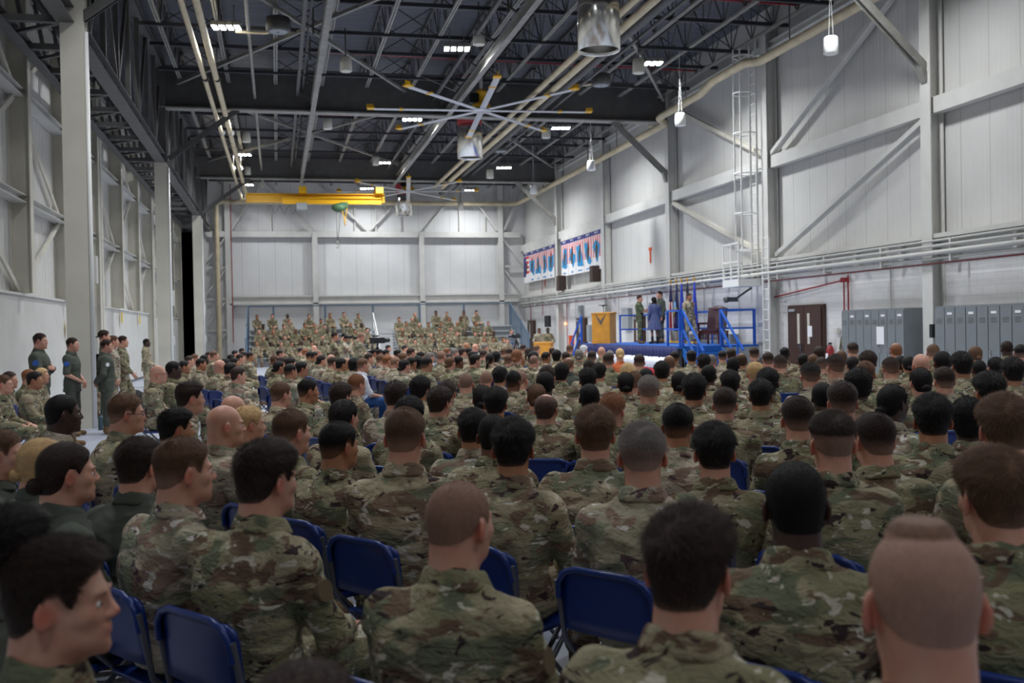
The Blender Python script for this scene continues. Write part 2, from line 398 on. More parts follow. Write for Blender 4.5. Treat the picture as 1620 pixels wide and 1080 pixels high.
brace((14.3, 27.0, 3.7), (14.3, 20.0, 6.2), 'pale diagonal brace below the mid girt between the ladder and near locker column')
brace((14.3, 34.8, 9.7), (14.3, 27.6, 6.7), 'diagonal brace above the mid girt just left of the caged ladder', 'steel_cream')
brace((14.3, 34.8, 6.2), (14.3, 27.6, 3.7), 'cream diagonal brace below the mid girt just left of the caged ladder', 'steel_cream')

# conduits along the right wall
for j, (z, r, x, mm, lab) in enumerate(((3.42, .03, 14.05, 'conduit', 'topmost thin pale conduit'), (3.3, .035, 14.0, 'conduit', 'second pale conduit'), (3.16, .055, 14.02, 'steel_w', 'thick white pipe'), (3.04, .03, 14.1, 'conduit', 'lowest thin pale conduit'), (2.93, .018, 14.12, 'red_dull', 'thin dull red sprinkler pipe'))):
    b = MB()
    b.cyl((x, 10, z), (x, 58.2 if mm != 'red_dull' else 58.0, z), r, seg=8)
    o = b.build('wall_pipe', M[mm]); tag(o, lab+' running the length of the right wall', 'pipe', None)
    if j == 2:
        yy = 11.2
        while yy < 58:
            q = MB(); q.box((14.12, yy, 3.2), (.22, .05, .5)); q.build('bracket', M['steel_w'], o); yy += 2.54
# cream insulated pipe: down the far left, across the far wall, along the right wall with two jogs
pts = [(-3.1, 58.0, 0), (-3.1, 58.0, 8.75), (-3.05, 58.0, 8.93), (-2.85, 58.0, 9.02), (13.3, 58.0, 9.05), (13.75, 57.85, 9.05), (13.95, 57.4, 9.05), (13.98, 34.9, 9.05), (13.95, 34.6, 9.06), (13.5, 34.0, 9.1), (13.46, 33.7, 9.12), (13.46, 30.3, 9.12), (13.46, 29.4, 9.3), (13.46, 27.2, 9.3), (13.46, 26.2, 9.1), (13.46, 10, 9.1)]
b = MB(); b.tube(pts, .125, 14); o = b.build('insulated_pipe', M['pipe']); tag(o, 'thick cream insulated pipe crossing the far wall and running along the right wall', 'pipe')
for yy in (12, 16, 20.5, 24.5, 31.5, 36, 40, 44, 48, 52, 56):
    q = MB(); q.cyl((13.46 if yy < 34 else 13.98, yy, 9.2), (13.46 if yy < 34 else 13.98, yy, 10.6), .02, seg=6); q.build('hanger', M['steel_d'], o)
# a low cream stub from roof to pipe
b = MB(); b.tube([(13.7, 35.4, 10.4), (13.7, 35.4, 9.1)], .11, 10); tag(b.build('pipe_riser', M['pipe']), 'short cream pipe rising from wall pipe to the roof beside the girder end', 'pipe')
for j, (x0, x1, lab) in enumerate(((-1.95, -1.6, 'left of the two cream roof pipes on the left'), (-1.62, -1.3, 'right of the two cream roof pipes on the left'))):
    b = MB(); p = [(x0, 14, 9.0), (x1-.1, 56.4, 9.0)]
    if j == 1: p += [(x1-.4, 56.9, 9.0), (x1-1.0, 57.9, 9.0)]
    b.tube(p, .07 if j == 0 else .085, 10); o = b.build('roof_pipe', M['pipe']); tag(o, lab, 'pipe')
    q = MB()
    for yy in (22.2, 30, 38, 46): q.cyl((x0+(x1-x0)*(yy-14)/43, yy, 8.98), (x0+(x1-x0)*(yy-14)/43, yy+.06, 8.98), .1, seg=10)
    for yy in (22.2, 30, 38, 46): q.cyl((x0+(x1-x0)*(yy-14)/43, yy, 9.05), (x0+(x1-x0)*(yy-14)/43, yy, 10), .01, seg=6)
    q.build('strap', M['steel_d'], o)
for j, (x, z) in enumerate(((8.15, 9.15), (8.55, 9.1))):
    b = MB(); b.tube([(x, 12, z), (x, 52, z)], .085 if j == 0 else .1, 10); tag(b.build('roof_pipe', M['pipe']), ['thinner left', 'thicker right'][j]+' pipe of the cream pair passing behind the near steel drum', 'pipe')
for j, (x, z, r, lab) in enumerate(((9.3, 9.5, .13, 'black'), (9.75, 9.5, .05, 'thin dark'))):
    b = MB(); b.tube([(x, 12, z), (x, 57, z)], r, 10); tag(b.build('roof_pipe', M['steel_d']), lab+' pipe under the roof right of the cream pipe pair', 'pipe')
b = MB(); b.tube([(-.55, 14, 9.6), (-.55, 56, 9.6)], .05, 8); tag(b.build('roof_pipe', M['steel_d2']), 'thin brownish pipe running lengthwise right of the left cream pipe pair', 'pipe')
# red sprinkler lines across the roof
for j, yy in enumerate((24.5, 31.5, 40.5)):
    b = MB(); b.tube([(-3.2, yy, 10.3), (14, yy+.4, 10.3)], .03, 6); tag(b.build('sprinkler_pipe', M['red']), 'thin dark red sprinkler pipe crossing the roof, %s from the camera' % ORD[j], 'pipe')

# roof girders
for k, y in enumerate((19.8, 35.05, 50.3)):
    root = empty('roof_girder', (0, y, 9.15), 0, 'deep dark plate girder crossing under the roof, %s' % ['overhead beyond the top of the frame', 'behind the nearer big fan', 'behind the yellow crane'][k], 'girder', 'roof girders')
    b = MB(); b.box((5.3, 0, .7), (17.8, .03, 1.36)); b.box((5.3, 0, 1.39), (17.8, .42, .04)); b.build('web', M['steel_d'], root)
    b = MB(); b.box((5.3, 0, .02), (17.8, .46, .05)); b.build('bottom_flange', M['steel_d2'], root)
# joists
def joist_mesh(L):
    t = MB(); t.bar((0, 0, 0), (0, L, 0), .12, .06)
    c = MB(); c.bar((-.035, 0, -1.0), (-.035, L, -1.0), .05, .06); c.bar((.035, 0, -1.0), (.035, L, -1.0), .05, .06)
    wb = MB(); n = max(2, int(L/1.25)); s_ = L/n
    for i in range(n):
        wb.bar((0, i*s_, 0), (0, (i+.5)*s_, -1.0), .03, .03); wb.bar((0, (i+.5)*s_, -1.0), (0, (i+1)*s_, 0), .03, .03)
        wb.bar((0, (i+.5)*s_, -1.0), (0, (i+.5)*s_, 0), .025, .025)
    return t, c, wb
for bi, (y0, y1) in enumerate(((20.0, 34.8), (35.3, 50.1), (50.5, 58.3))):
    L = y1-y0; t, c, wb = joist_mesh(L); ms = [(n_, q.mesh(n_), m_) for n_, q, m_ in (('top_chord', t, M['steel_d']), ('bottom_chord', c, M['steel_d2']), ('web', wb, M['steel_d']))]
    for n_, me, m_ in ms: me.materials.append(m_)
    for i in range(12):
        root = empty('roof_joist', (-2.9+i*1.52, y0, 11.05), 0, 'open-web steel roof joist, %s from the left in the %s bay' % (ORD[i], ['near', 'middle', 'far'][bi]), 'roof joist', 'roof joists in the %s bay' % ['near', 'middle', 'far'][bi])
        for n_, me, m_ in ms: link(n_, me, root)
bm_ = MB()
bm_.bar((-3.4, 0, 0), (14.3, 0, 0), .09, .1); 
for i in range(11):
    x0 = -2.9+i*1.52
    if i % 2 == 0: bm_.bar((x0, 0, 0), (x0+1.52, 0, .95), .025, .025); bm_.bar((x0, 0, .95), (x0+1.52, 0, 0), .025, .025)
bme = bm_.mesh('roof_bridging'); bme.materials.append(M['rod_d'])
yy = 21.4; k = 0
while yy < 58:
    o = link('roof_bridging', bme, None); o.location = (0, yy, 10.0 if k % 2 else 10.12)
    tag(o, 'dark horizontal bridging line across the roof joists, %s from the camera' % ORD[k], 'bridging', 'bridging lines across the roof'); yy += 2.35; k += 1
# diagonal roof bracing rods
for j, (a, c) in enumerate((((-3, 20.2, 9.95), (4.5, 34.8, 9.95)), ((5.4, 20.5, 9.95), (-3, 34.8, 9.95)), ((6.2, 20.2, 9.95), (14, 34.8, 9.95)), ((-3, 35.4, 9.95), (6, 50, 9.95)), ((6, 35.4, 9.95), (-3, 50, 9.95)), ((6, 35.4, 9.95), (14, 50, 9.95)))):
    b = MB(); b.bar(a, c, .09, .09); tag(b.build('roof_brace', M['steel_d2']), 'long diagonal brace lying flat below the joists, %s from near left' % ORD[j], 'steel brace')
# lengthwise crane rails
for j, x in enumerate((1.35, 6.0)):
    root = empty('crane_rail', (x, 14, 9.3), 0, ['left', 'right'][j]+' grey crane rail running the length of the roof', 'crane rail', 'crane rails')
    b = MB(); b.ibeam((0, 0, 0), (0, 38, 0), .16, .3, .02); b.build('beam', M['alu' if j else 'steel_d2'] if False else M['steel_d2'], root)
    b = MB()
    for i in range(15): b.bar((-.25, i*2.6, .2), (-.25, i*2.6+.02, .9), .05, .05); b.bar((0, i*2.6, .22), (-.5, i*2.6, .5), .05, .05)
    b.bar((-.5, 0, .45), (-.5, 38, .45), .1, .1); b.bar((-.32, 0, .65), (-.32, 38, .65), .06, .06); b.build('hanger', M['steel_d'], root)

# far wall framing
for k, x in enumerate((-3.95, -2.55, 2.2, 8.3, 13.0)):
    b = MB(); b.ibeam((x, 58.3, 0), (x, 58.3, 10.8 if k in (0, 1) else 7.3 if k != 4 else 10.8), .3 if k else .42, .3, .02, up=(0, 1, 0)); b.lohi((x-.12, 58.18, 0), (x+.12, 58.2, 7.2))
    tag(b.build('wall_column', M['steel_w']), 'white steel column on the far wall, '+['beside the dark opening', 'right of the tall cream pipe', 'behind the left bleacher', 'behind the right bleacher', 'by the right corner'][k], 'column')
b = MB(); b.ibeam((-3.9, 58.35, 7.25), (14.2, 58.35, 7.25), .26, .34, .02, up=(0, 0, 1)); b.lohi((-3.9, 58.2, 7.1), (14.2, 58.22, 7.4)); b.lohi((-2.5, 58.15, 3.3), (14.2, 58.5, 3.38)); b.lohi((-2.5, 58.3, 3.38), (14.2, 58.5, 3.75)); b.lohi((-2.5, 58.2, 3.72), (14.2, 58.5, 3.8))
struct(b, 'trim_8', M['steel_w'])
for j, (a, c) in enumerate((((-2.4, 7.4), (-.6, 10.2)), ((2.1, 7.5), (-.6, 10.2)), ((5.2, 7.5), (2.3, 10.2)), ((5.3, 7.5), (8.0, 10.2)), ((8.5, 7.5), (10.8, 10.2)), ((12.8, 7.5), (10.9, 10.2)), ((13.2, 7.5), (14.3, 9.8)))):
    b = MB(); b.bar((a[0], 58.3, a[1]), (c[0], 58.3, c[1]), .1, .13, up=(0, 1, 0)); tag(b.build('wall_brace', M['steel_w']), 'white diagonal brace above the far wall girt, %s from the left' % ORD[j], 'steel brace', 'upper braces of the far wall')
for side, (xa, xb) in enumerate(((-3.85, -2.65), (13.1, 14.25))):
    for q in range(4):
        z0 = .3+q*1.75
        b = MB(); b.bar((xa, 58.3, z0+1.6), (xb, 58.3, z0+1.6), .08, .12, up=(0, 0, 1))
        if side == 0: b.bar((xa, 58.3, z0), (xb, 58.3, z0+1.55), .08, .1, up=(0, 1, 0))
        else: b.bar((xa, 58.3, z0+1.55), (xb, 58.3, z0), .08, .1, up=(0, 1, 0))
        tag(b.build('wall_brace', M['steel_w']), 'strut and diagonal in the %s corner bay of the far wall, %s from the floor' % (['left', 'right'][side], ORD[q]), 'steel brace')
b = MB()
for x in (-.2, 4.5, 5.7, 7.1, 10.6, 12.1): b.bar((x, 58.4, 7.4), (x, 58.4, 9.6), .08, .08, up=(0, 1, 0))
struct(b, 'trim_9', M['steel_w'])
b = MB(); b.tube([(-2.35, 58.05, 1.2), (-2.35, 58.05, 10)], .025, 6); tag(b.build('wall_pipe', M['red']), 'thin vertical red pipe on the far wall right of the cream pipe', 'pipe')

# ------------------------------------------------------------------ big fans
def fan(loc, R_, lab, rot):
    root = empty('ceiling_fan', loc, 0, lab, 'ceiling fan', 'large eight-blade ceiling fans')
    root.rotation_euler = (math.radians(-3), 0, rot)
    b = MB(); b.cyl((0, 0, .12), (0, 0, 1.6), .055, seg=10); b.build('downrod', M['can'], root)
    b = MB(); b.lathe((0, 0, 0), [(0, .04), (.2, .04), (.3, .1), (.3, .2), (.16, .26), (.12, .5), (.2, .56), (.18, .66), (0, .68)], 16); b.build('motor', M['yellow'], root)
    b = MB(); b.box((-.24, 0, .4), (.3, .25, .3)); b.build('motor_box', M['black'], root)
    b = MB(); b.lathe((0, 0, 0), [(0, -.03), (.3, -.03), (.33, .02), (.2, .05), (0, .05)], 16); b.build('hub_plate', M['alu'], root)
    bl = MB(); n = 10
    vs = []
    for i in range(2):
        xx = .25 if i == 0 else R_-.15
        for a, c in ((-.1, 0), (-.06, .022), (.02, .03), (.1, .006), (.1, -.004), (0, .006), (-.1, -.006)): vs.append((xx, a, c+.0))
    k = 7; bl.add(vs, [(i, (i+1) % k, k+(i+1) % k, k+i) for i in range(k)]+[tuple(range(k)), tuple(range(k, 2*k))[::-1]])
    me = bl.mesh('blade'); me.materials.append(M['alu'])
    tp = MB(); tp.box((R_-.05, .0, .03), (.24, .24, .05)); tp.box((R_-.02, .02, .09), (.22, .03, .14)); tme = tp.mesh('blade_tip'); tme.materials.append(M['yellow'])
    cp = MB(); cp.box((R_*.72, 0, .012), (.1, .23, .05)); cme = cp.mesh('blade_clip'); cme.materials.append(M['yellow'])
    for i in range(8):
        o = link('blade', me, root); o.rotation_euler = (0, 0, math.pi/4*i)
        link('blade_tip', tme, o); link('blade_clip', cme, o)
    gw = MB(); gw.cyl((-.1, 0, .3), (-2.6, .3, 1.5), .008, seg=5); gw.cyl((.1, .1, .3), (.9, 1.2, 1.5), .008, seg=5); gw.build('guy_wire', M['chrome'], root)
fan((6.7, 32.5, 8.85), 3.65, 'nearer giant fan with eight grey blades and yellow tips', math.radians(-4))
fan((6.75, 51.8, 8.85), 3.55, 'farther giant fan with eight grey blades beside the yellow crane', math.radians(-7))
# stainless drums
for j, (x, y, z) in enumerate(((7.1, 21.4, 7.8), (7.2, 37.2, 8.1), (7.15, 57.0, 8.2))):
    root = empty('exhaust_drum', (x, y, z), 0, ['large stainless steel exhaust drum at the top edge of the frame', 'stainless drum on a dark red duct behind the nearer fan', 'stainless drum on a dark red duct behind the farther fan'][j], 'exhaust drum', 'stainless drums under the roof')
    b = MB(); b.lathe((0, 0, 0), [(.43, .06), (.45, 0), (.47, 0), (.47, .95), (.42, 1.25), (.4, 1.25), (.44, .93), (.44, .02)], 32); b.build('drum', M['stainless'], root)
    b = MB(); b.lathe((0, 0, 0), [(0, .5), (.44, .5), (.44, .52), (0, .52)], 24); b.build('inner_baffle', M['stainless'], root)
    b = MB(); b.lathe((0, 0, 0), [(.41, 1.24), (.46, 1.26), (.46, 3.4), (0, 3.4)], 28); b.build('duct', M['red_can'], root)
# white cans hung on cords near the right wall and grey cans in the joists
for j, (x, y, z) in enumerate(((12.1, 20.2, 7.62), (12.2, 29.0, 7.8), (12.2, 38.0, 7.85), (11.7, 45.2, 7.9), (9.6, 25.6, 8.45), (10.0, 36.6, 8.8), (9.4, 44.0, 8.4), (9.6, 52.5, 8.0), (2.0, 28.0, 8.8), (5.6, 27.3, 9.5), (2.0, 38.0, 9.2), (-1.0, 41.0, 9.2), (4.6, 46.5, 9.3), (-1.2, 50.0, 9.3))):
    lb = ['white can hanging on cords by the right wall, %s from the camera' % ORD[j], 'off-white can lamp under the roof, %s from the right' % ORD[(5-[4, 5, 6, 7, 9, 12, 8, 10, 11, 13].index(j)) if False else max(0, j-4)]][j > 3]
    if j > 3: lb = 'off-white can under the roof, '+['beside the right nearest lamp', 'above the right tips of the nearer fan', 'right of the second stainless drum', 'right of the farther fan', 'left of the nearer fan high up', 'above the nearer fan rod', 'above the yellow crane', 'right of the left cream pipes', 'above the farther fan rod', 'near the far end of left pipes'][j-4]
    root = empty('pendant_can', (x, y, z), 0, lb, 'pendant fixture', 'white cans by the right wall' if j < 4 else 'off-white cans under the roof')
    b = MB(); b.lathe((0, 0, 0), [(0, .02), (.13, 0), (.17, .02), (.155, .36), (.13, .39), (0, .39)], 20); b.build('can', M['can' if j < 4 else 'canw'], root)
    b = MB()
    if j < 4: b.tube([(-.05, 0, .38), (-.02, 0, 1.0), (.02, 0, 2.3)], .004, 5); b.tube([(.06, 0, .38), (.03, 0, 1.0), (-.02, 0, 2.3)], .004, 5)
    else: b.cyl((0, 0, .38), (0, 0, 1.2), .02, seg=6)
    b.build('cord', M['can' if j < 4 else 'steel_d'], root)
# dark round ceiling heaters
for j, (x, y) in enumerate(((.2, 26.4), (.35, 35.8), (10.2, 30.6), (9.6, 42.6))):
    root = empty('unit_heater', (x, y, 9.35), 0, 'dark round unit heater under the roof, '+['top left of the frame', 'right of the left second lamp', 'left of the nearest right lamp', 'right of the second drum'][j], 'heater', 'round unit heaters'); root.scale = (.68,)*3
    b = MB(); b.lathe((0, 0, 0), [(.1, .02), (.2, .0), (.24, .05), (.3, .02), (.34, -.02), (.42, 0), (.46, .08), (.44, .5), (0, .5)], 24); b.build('shell', M['steel_d'], root)
    b = MB(); b.lathe((0, 0, -.03), [(.05, 0), (.12, .03), (.18, 0), (.24, .03), (.3, 0), (.36, .03)], 24); b.build('louvre', M['gray'], root)
    b = MB(); b.tube([(.0, .4, .3), (-.1, .9, .3), (-.5, 1.3, .3), (-1.6, 1.3, .3)], .06, 8); b.build('feed_pipe', M['pipe'], root)
# yellow crane
root = empty('bridge_crane', (-1.3, 50.0, 8.1), 0, 'yellow underslung bridge crane below the far roof', 'crane')
b = MB(); b.ibeam((0, 0, .1), (6.6, -.3, .1), .3, .42, .04); b.build('bridge_beam', M['yellow'], root)
b = MB(); b.ibeam((1.7, -.5, -.08), (6.4, -.6, -.08), .22, .3, .03); b.build('lower_beam', M['yellow'], root)
for x in (2.65, 7.2):
    b = MB(); b.box((min(x, 6.3), -.2, .42), (.35, 1.5, .28)); b.build('end_truck', M['yellow'], root)
b = MB(); b.box((2.6, -.55, -.35), (.5, .35, .3)); b.build('motor_box', M['gray'], root)
root = empty('chain_hoist', (3.05, 49.4, 7.7), 0, 'green chain hoist with yellow cord and hook hanging under the yellow crane', 'hoist')
b = MB(); b.ell((0, 0, 0), (.36, .25, .22)); b.box((.25, 0, .12), (.35, .3, .25)); b.build('body', M['green'], root)
b = MB(); b.cyl((-.12, 0, -.1), (-.1, 0, -1.6), .012, seg=6); b.cyl((.1, 0, -.1), (-.08, 0, -1.6), .012, seg=6); b.build('chain', M['steel_d'], root)
b = MB(); b.box((-.09, 0, -1.65), (.1, .08, .14)); b.tube([(-.09, 0, -1.7), (-.09, 0, -1.8), (-.02, 0, -1.86), (-.08, 0, -1.95), (-.17, 0, -1.9)], .022, 8); b.build('hook', M['steel_d2'], root)
b = MB(); b.tube([(.1, -.1, 0), (.22, -.1, -.4), (.28, -.1, -.9), (.3, -.1, -.5), (.4, -.1, 0)], .02, 6); b.build('cord', M['yellow'], root)
b = MB()
for i in range(6): b.tube([(-3.2+i*.42 if i < 3 else .6+i*.5, 0, .1), (-3.0+i*.42 if i < 3 else .85+i*.5, 0, -.35), (-2.78+i*.42 if i < 3 else 1.1+i*.5, 0, .1)], .012, 5)
b.build('festoon_cable', M['black'], root)

# ------------------------------------------------------------------ caged ladder
root = empty('caged_ladder', (14.1, 27.95, 0), 0, 'white fixed ladder with round safety cage and landing on the right wall', 'ladder')
b = MB()
for s in (-.2, .2): b.bar((0, s, 3.0), (0, s, 10.2), .03, .06, up=(1, 0, 0))
b.build('stile', M['can'], root)
z = 3.2
while z < 10.1: b = MB(); b.cyl((0, -.2, z), (0, .2, z), .014, seg=6); b.build('rung', M['can'], root); z += .3
for z in (3.9, 5.0, 6.2, 7.4, 8.6, 9.7):
    b = MB(); b.tube([(-.02, -.22, z)]+[(-.26-.36*math.sin(t), -.31*math.cos(t), z) for t in [math.pi*i/10 for i in range(11)]]+[(-.02, .22, z)], .024, 6); b.build('cage_hoop', M['can'], root)
for i in range(5):
    t = math.pi*i/4; x, y = -.26-.36*math.sin(t), -.31*math.cos(t)
    b = MB(); b.bar((x, y, 3.9), (x, y, 9.9), .045, .02); b.build('cage_bar', M['can'], root)
b = MB(); b.box((-.35, .15, 2.92), (.8, 1.1, .22)); b.build('landing', M['can'], root)
b = MB()
for x, y in ((-.72, -.38), (-.72, .15), (-.72, .68), (-.1, .68)): b.bar((x, y, 3.0), (x, y, 4.1), .04, .04)
for z in (3.55, 4.1): b.bar((-.72, -.38, z), (-.72, .68, z), .04, .04); b.bar((-.72, .68, z), (-.1, .68, z), .04, .04)
b.build('guard_rail', M['can'], root)
b = MB()
for s in (-1.05, -.68): b.bar((-.1, s, 0), (-.1, s, 4.2), .04, .05, up=(1, 0, 0))
z = .3
while z < 4.2: b.cyl((-.1, -1.05, z), (-.1, -.68, z), .014, seg=6); z += .3
b.build('lower_ladder', M['can'], root)
root = empty('wall_camera', (13.9, 28.4, 2.45), 0, 'dark bracketed camera below the ladder landing', 'camera')
b = MB(); b.box((-.25, .2, 0), (.3, .14, .14)); b.cyl((-.4, .2, 0), (-.52, .2, -.02), .09, seg=10); b.build('housing', M['steel_d'], root); b = MB(); b.bar((-.1, .2, .05), (.3, 0, .35), .06, .06); b.build('arm', M['steel_d'], root)

# ------------------------------------------------------------------ doors, boxes on the right wall
def door_r(n, y0, y1, h, double=False, paper=False):
    b = MB(); b.lohi((14.40, y0-.06, 0), (14.5, y1+.06, h+.06)); fr = struct(b, 'door_%d' % n, M['brown_door'])
    leafs = [(y0, (y0+y1)/2-.01), ((y0+y1)/2+.01, y1)] if double else [(y0, y1)]
    for a, c in leafs:
        b = MB(); b.lohi((14.36, a, .02), (14.41, c, h)); b.build('door_leaf', M['brown_door'], fr)
        b = MB(); yc = (a+c)/2 + (.18 if c < (y0+y1)/2 else -.18 if double else .1)
        b.lohi((14.345, yc-.06, 1.1), (14.362, yc+.06, 1.95)); b.build('window_slit', M['glasspane'], fr)
    b = MB(); yc = (y0+y1)/2; b.box((14.33, yc+.1, 1.0), (.06, .05, .2)); b.box((14.3, yc+.16, 1.03), (.03, .12, .03)); b.build('door_handle', M['chrome'], fr)
    b = MB(); b.box((14.34, y1-.3, h-.08), (.06, .32, .07)); b.build('door_closer', M['gray'], fr)
door_r(1, 24.7, 26.5, 2.13, True)
door_r(2, 38.4, 39.4, 2.1); door_r(3, 46.2, 47.6, 2.1); door_r(4, 56.1, 57.5, 2.1)
def wbox(name, y, z, sy, sz, mm, lab, cat, x=14.4, d=.2, bev=.008):
    b = MB(); b.box((x, y, z), (d, sy, sz)); o = b.build(name, M[mm], bevel=bev); return tag(o, lab, cat)
wbox('paper_notice', 25.25, 1.45, .22, .3, 'paper', 'white paper sheet taped to the brown double door', 'paper', x=14.35, d=.012, bev=0)
wbox('electric_panel', 44.6, 1.35, .5, .9, 'gray', 'grey electric panel left of the stage stairs, nearer one', 'electric panel')
wbox('electric_panel', 45.5, 1.4, .45, .8, 'gray', 'grey electric panel left of the stage stairs, farther one', 'electric panel')
wbox('electric_panel', 40.3, 2.0, .8, .9, 'gray', 'tall blue-grey cabinet on the wall behind the wooden podium', 'electric panel')
wbox('electric_panel', 46.9, 2.45, .4, .6, 'gray', 'small grey panel above the brown door behind the stage stairs', 'electric panel', x=14.4)
wbox('wall_speaker', 49.2, 3.95, .5, .75, 'brownbox', 'dark brown loudspeaker on the right wall, left one below the banners', 'speaker', x=14.1, d=.4)
wbox('wall_speaker', 43.6, 4.1, .45, .72, 'brownbox', 'dark brown loudspeaker on the right wall, right one below the banners', 'speaker', x=14.1, d=.4)
wbox('television', 51.6, 2.05, .9, .6, 'black', 'black screen on a wall arm left of the wall column', 'screen', x=14.0, d=.12)
wbox('hose_box', 48.6, 1.05, .35, .5, 'orange', 'orange box with red handle on the right wall left of grey panels', 'box', x=14.4)
wbox('locker_cabinet', 31.6, .7, 3.4, 1.35, 'gray', 'low grey cabinet row against the wall behind the stage rail', 'cabinet', x=14.32, d=.3)
wbox('exit_notice', 25.0-1.45, 1.25, .16, .22, 'yellow_sign', 'small yellow notice left of the grey lockers', 'sign', x=14.45, d=.01, bev=0)
wbox('junction_box', 24.0, 1.45, .2, .16, 'steel_w', 'small white junction box right of the brown double door', 'box', x=14.42, d=.1)
wbox('pull_station', 23.55, 2.78, .28, .12, 'red', 'small red alarm box above the yellow notice', 'alarm box', x=14.4, d=.1)
b = MB(); b.tube([(14.42, 27.6, 2.45), (14.42, 23.6, 2.78)], .022, 6); b.tube([(14.42, 23.42, 2.9), (14.42, 23.42, 1.95)], .022, 6); b.tube([(14.42, 23.62, 2.78), (14.42, 23.62, 1.5)], .022, 6)
tag(b.build('wall_pipe', M['red']), 'red conduit branch from the ladder to the red alarm box', 'pipe')
b = MB(); b.box((14.46, 49.8, 1.9), (.1, .1, .1)); tag(b.build('indicator_light', M['indicator']), 'glowing orange-red indicator beside the black wall screen', 'indicator light')
for j, (y, z0, z1) in enumerate(((54.2, 2.4, 4.9), (49.4, .8, 3.0), (56.9, 1.9, 3.0))):
    b = MB(); b.tube([(14.42, y, z0), (14.42, y, z1)], .02, 6); tag(b.build('wall_pipe', M['red']), 'thin vertical red pipe on the right wall, %s' % ['above the small podium', 'beside the wall screen', 'near the far corner'][j], 'pipe')
for j, (y, z) in enumerate(((37.8, 4.5), (54.0, 4.3))):
    b = MB(); b.box((14.53, y, z), (.02, .12, .6)); b.box((14.53, y, z+.25), (.022, .3, .12)); tag(b.build('painted_mark', M['orange']), 'orange-red painted arrow mark on the right wall, %s' % ['right of the banners', 'below the left banners'][j], 'mark')
for j, y in enumerate((16.9, 21.6, 29.8, 32.5, 36.5, 38.0, 41.5, 43.6, 47.9, 52.7)):
    b = MB(); b.tube([(14.44, y, .9), (14.44, y, 3.1)], .018, 6); tag(b.build('wall_conduit', M['conduit']), 'thin vertical conduit on the right wall blocks, %s from the near end' % ORD[j], 'conduit', 'vertical conduits on the right wall')
wbox('wall_phone', 19.55, 1.45, .12, .3, 'black', 'dark telephone with coiled cord on the column between lockers', 'telephone', x=14.1, d=.1)
def extinguisher(x, y, lab, z=.0):
    root = empty('fire_extinguisher', (x, y, z), 0, lab, 'fire extinguisher')
    b = MB(); b.lathe((0, 0, .9), [(0, 0), (.09, .0), (.1, .03), (.1, .48), (.06, .58), (.03, .6), (0, .6)], 14); b.build('cylinder', M['red'], root)
    b = MB(); b.box((0, 0, 1.54), (.05, .1, .06)); b.tube([(0, .04, 1.52), (-.04, .12, 1.45), (-.02, .13, 1.05)], .014, 6); b.build('valve', M['black'], root)
    b = MB(); b.box((-.101, 0, 1.2), (.004, .12, .16)); b.build('label_plate', M['paper'], root)
extinguisher(14.37, 24.25, 'red fire extinguisher on the wall right of the brown double door', -.42)
extinguisher(14.37, 44.0, 'red fire extinguisher on the wall under the far stage stair rail', -.1)

# lockers
def locker_row(y_hi, y_lo, h, lab, nd):
    root = empty('locker_bank', (14.18, (y_hi+y_lo)/2, 0), 0, lab, 'lockers', 'grey metal locker banks')
    L = y_hi-y_lo; b = MB(); b.lohi((-.26, -L/2, .08), (.26, L/2, h)); b.lohi((-.2, -L/2+.02, 0), (.2, L/2-.02, .08)); b.build('body', M['locker'], root)
    wd = L/nd
    for i in range(nd):
        yc = -L/2+wd*(i+.5)
        b = MB(); b.box((-.275, yc, h/2+.05), (.02, wd-.025, h-.18)); d = b.build('locker_door', M['locker'], root)
        q = MB()
        for z in (h-.35, h-.31, h-.27, .35, .39, .43): q.box((-.287, yc, z), (.006, wd*.5, .012))
        q.build('vent', M['steel_d'], d)
        q = MB(); q.box((-.292, yc+wd*.33, 1.0), (.02, .035, .12)); q.build('handle', M['chrome'], d)
        if i % 2 == 0:
            q = MB(); q.box((-.288, yc, h-.16), (.006, wd*.45, .05)); q.build('name_card', M['paper'], d)
locker_row(22.9, 20.3, 1.98, 'grey locker bank between the double door and the white column', 8)
locker_row(19.2, 13.8, 1.98, 'grey locker bank at the right frame edge', 16)
wbox('paper_notice', 21.2, 1.35, .3, .42, 'paper', 'white paper sheet on the left locker bank', 'paper', x=13.88, d=.01, bev=0)

# ------------------------------------------------------------------ banners
red_b = mat('banner_red_stripe', rgb(214, 60, 62), .7); blue_b = mat('banner_sky_blue', rgb(36, 140, 196), .7); navy_b = mat('banner_navy', rgb(44, 48, 120), .7); wh_b = mat('banner_white', rgb(236, 236, 238), .7); dk_b = mat('banner_aircraft_grey', rgb(70, 64, 56), .7)
def text_obj(txt, size, loc, rot, m, parent, name='lettering'):
    cu = bpy.data.curves.new(name, 'FONT'); cu.body = txt; cu.size = size; cu.align_x = 'CENTER'; cu.align_y = 'CENTER'; cu.extrude = .002
    o = bpy.data.objects.new(name, cu); COL.objects.link(o); dg = bpy.context.evaluated_depsgraph_get(); dg.update()
    me = bpy.data.meshes.new_from_object(o.evaluated_get(dg)); bpy.data.objects.remove(o)
    me.materials.clear(); me.materials.append(m)
    o = bpy.data.objects.new(name, me); COL.objects.link(o); o.location = loc; o.rotation_euler = rot; o.parent = parent; return o
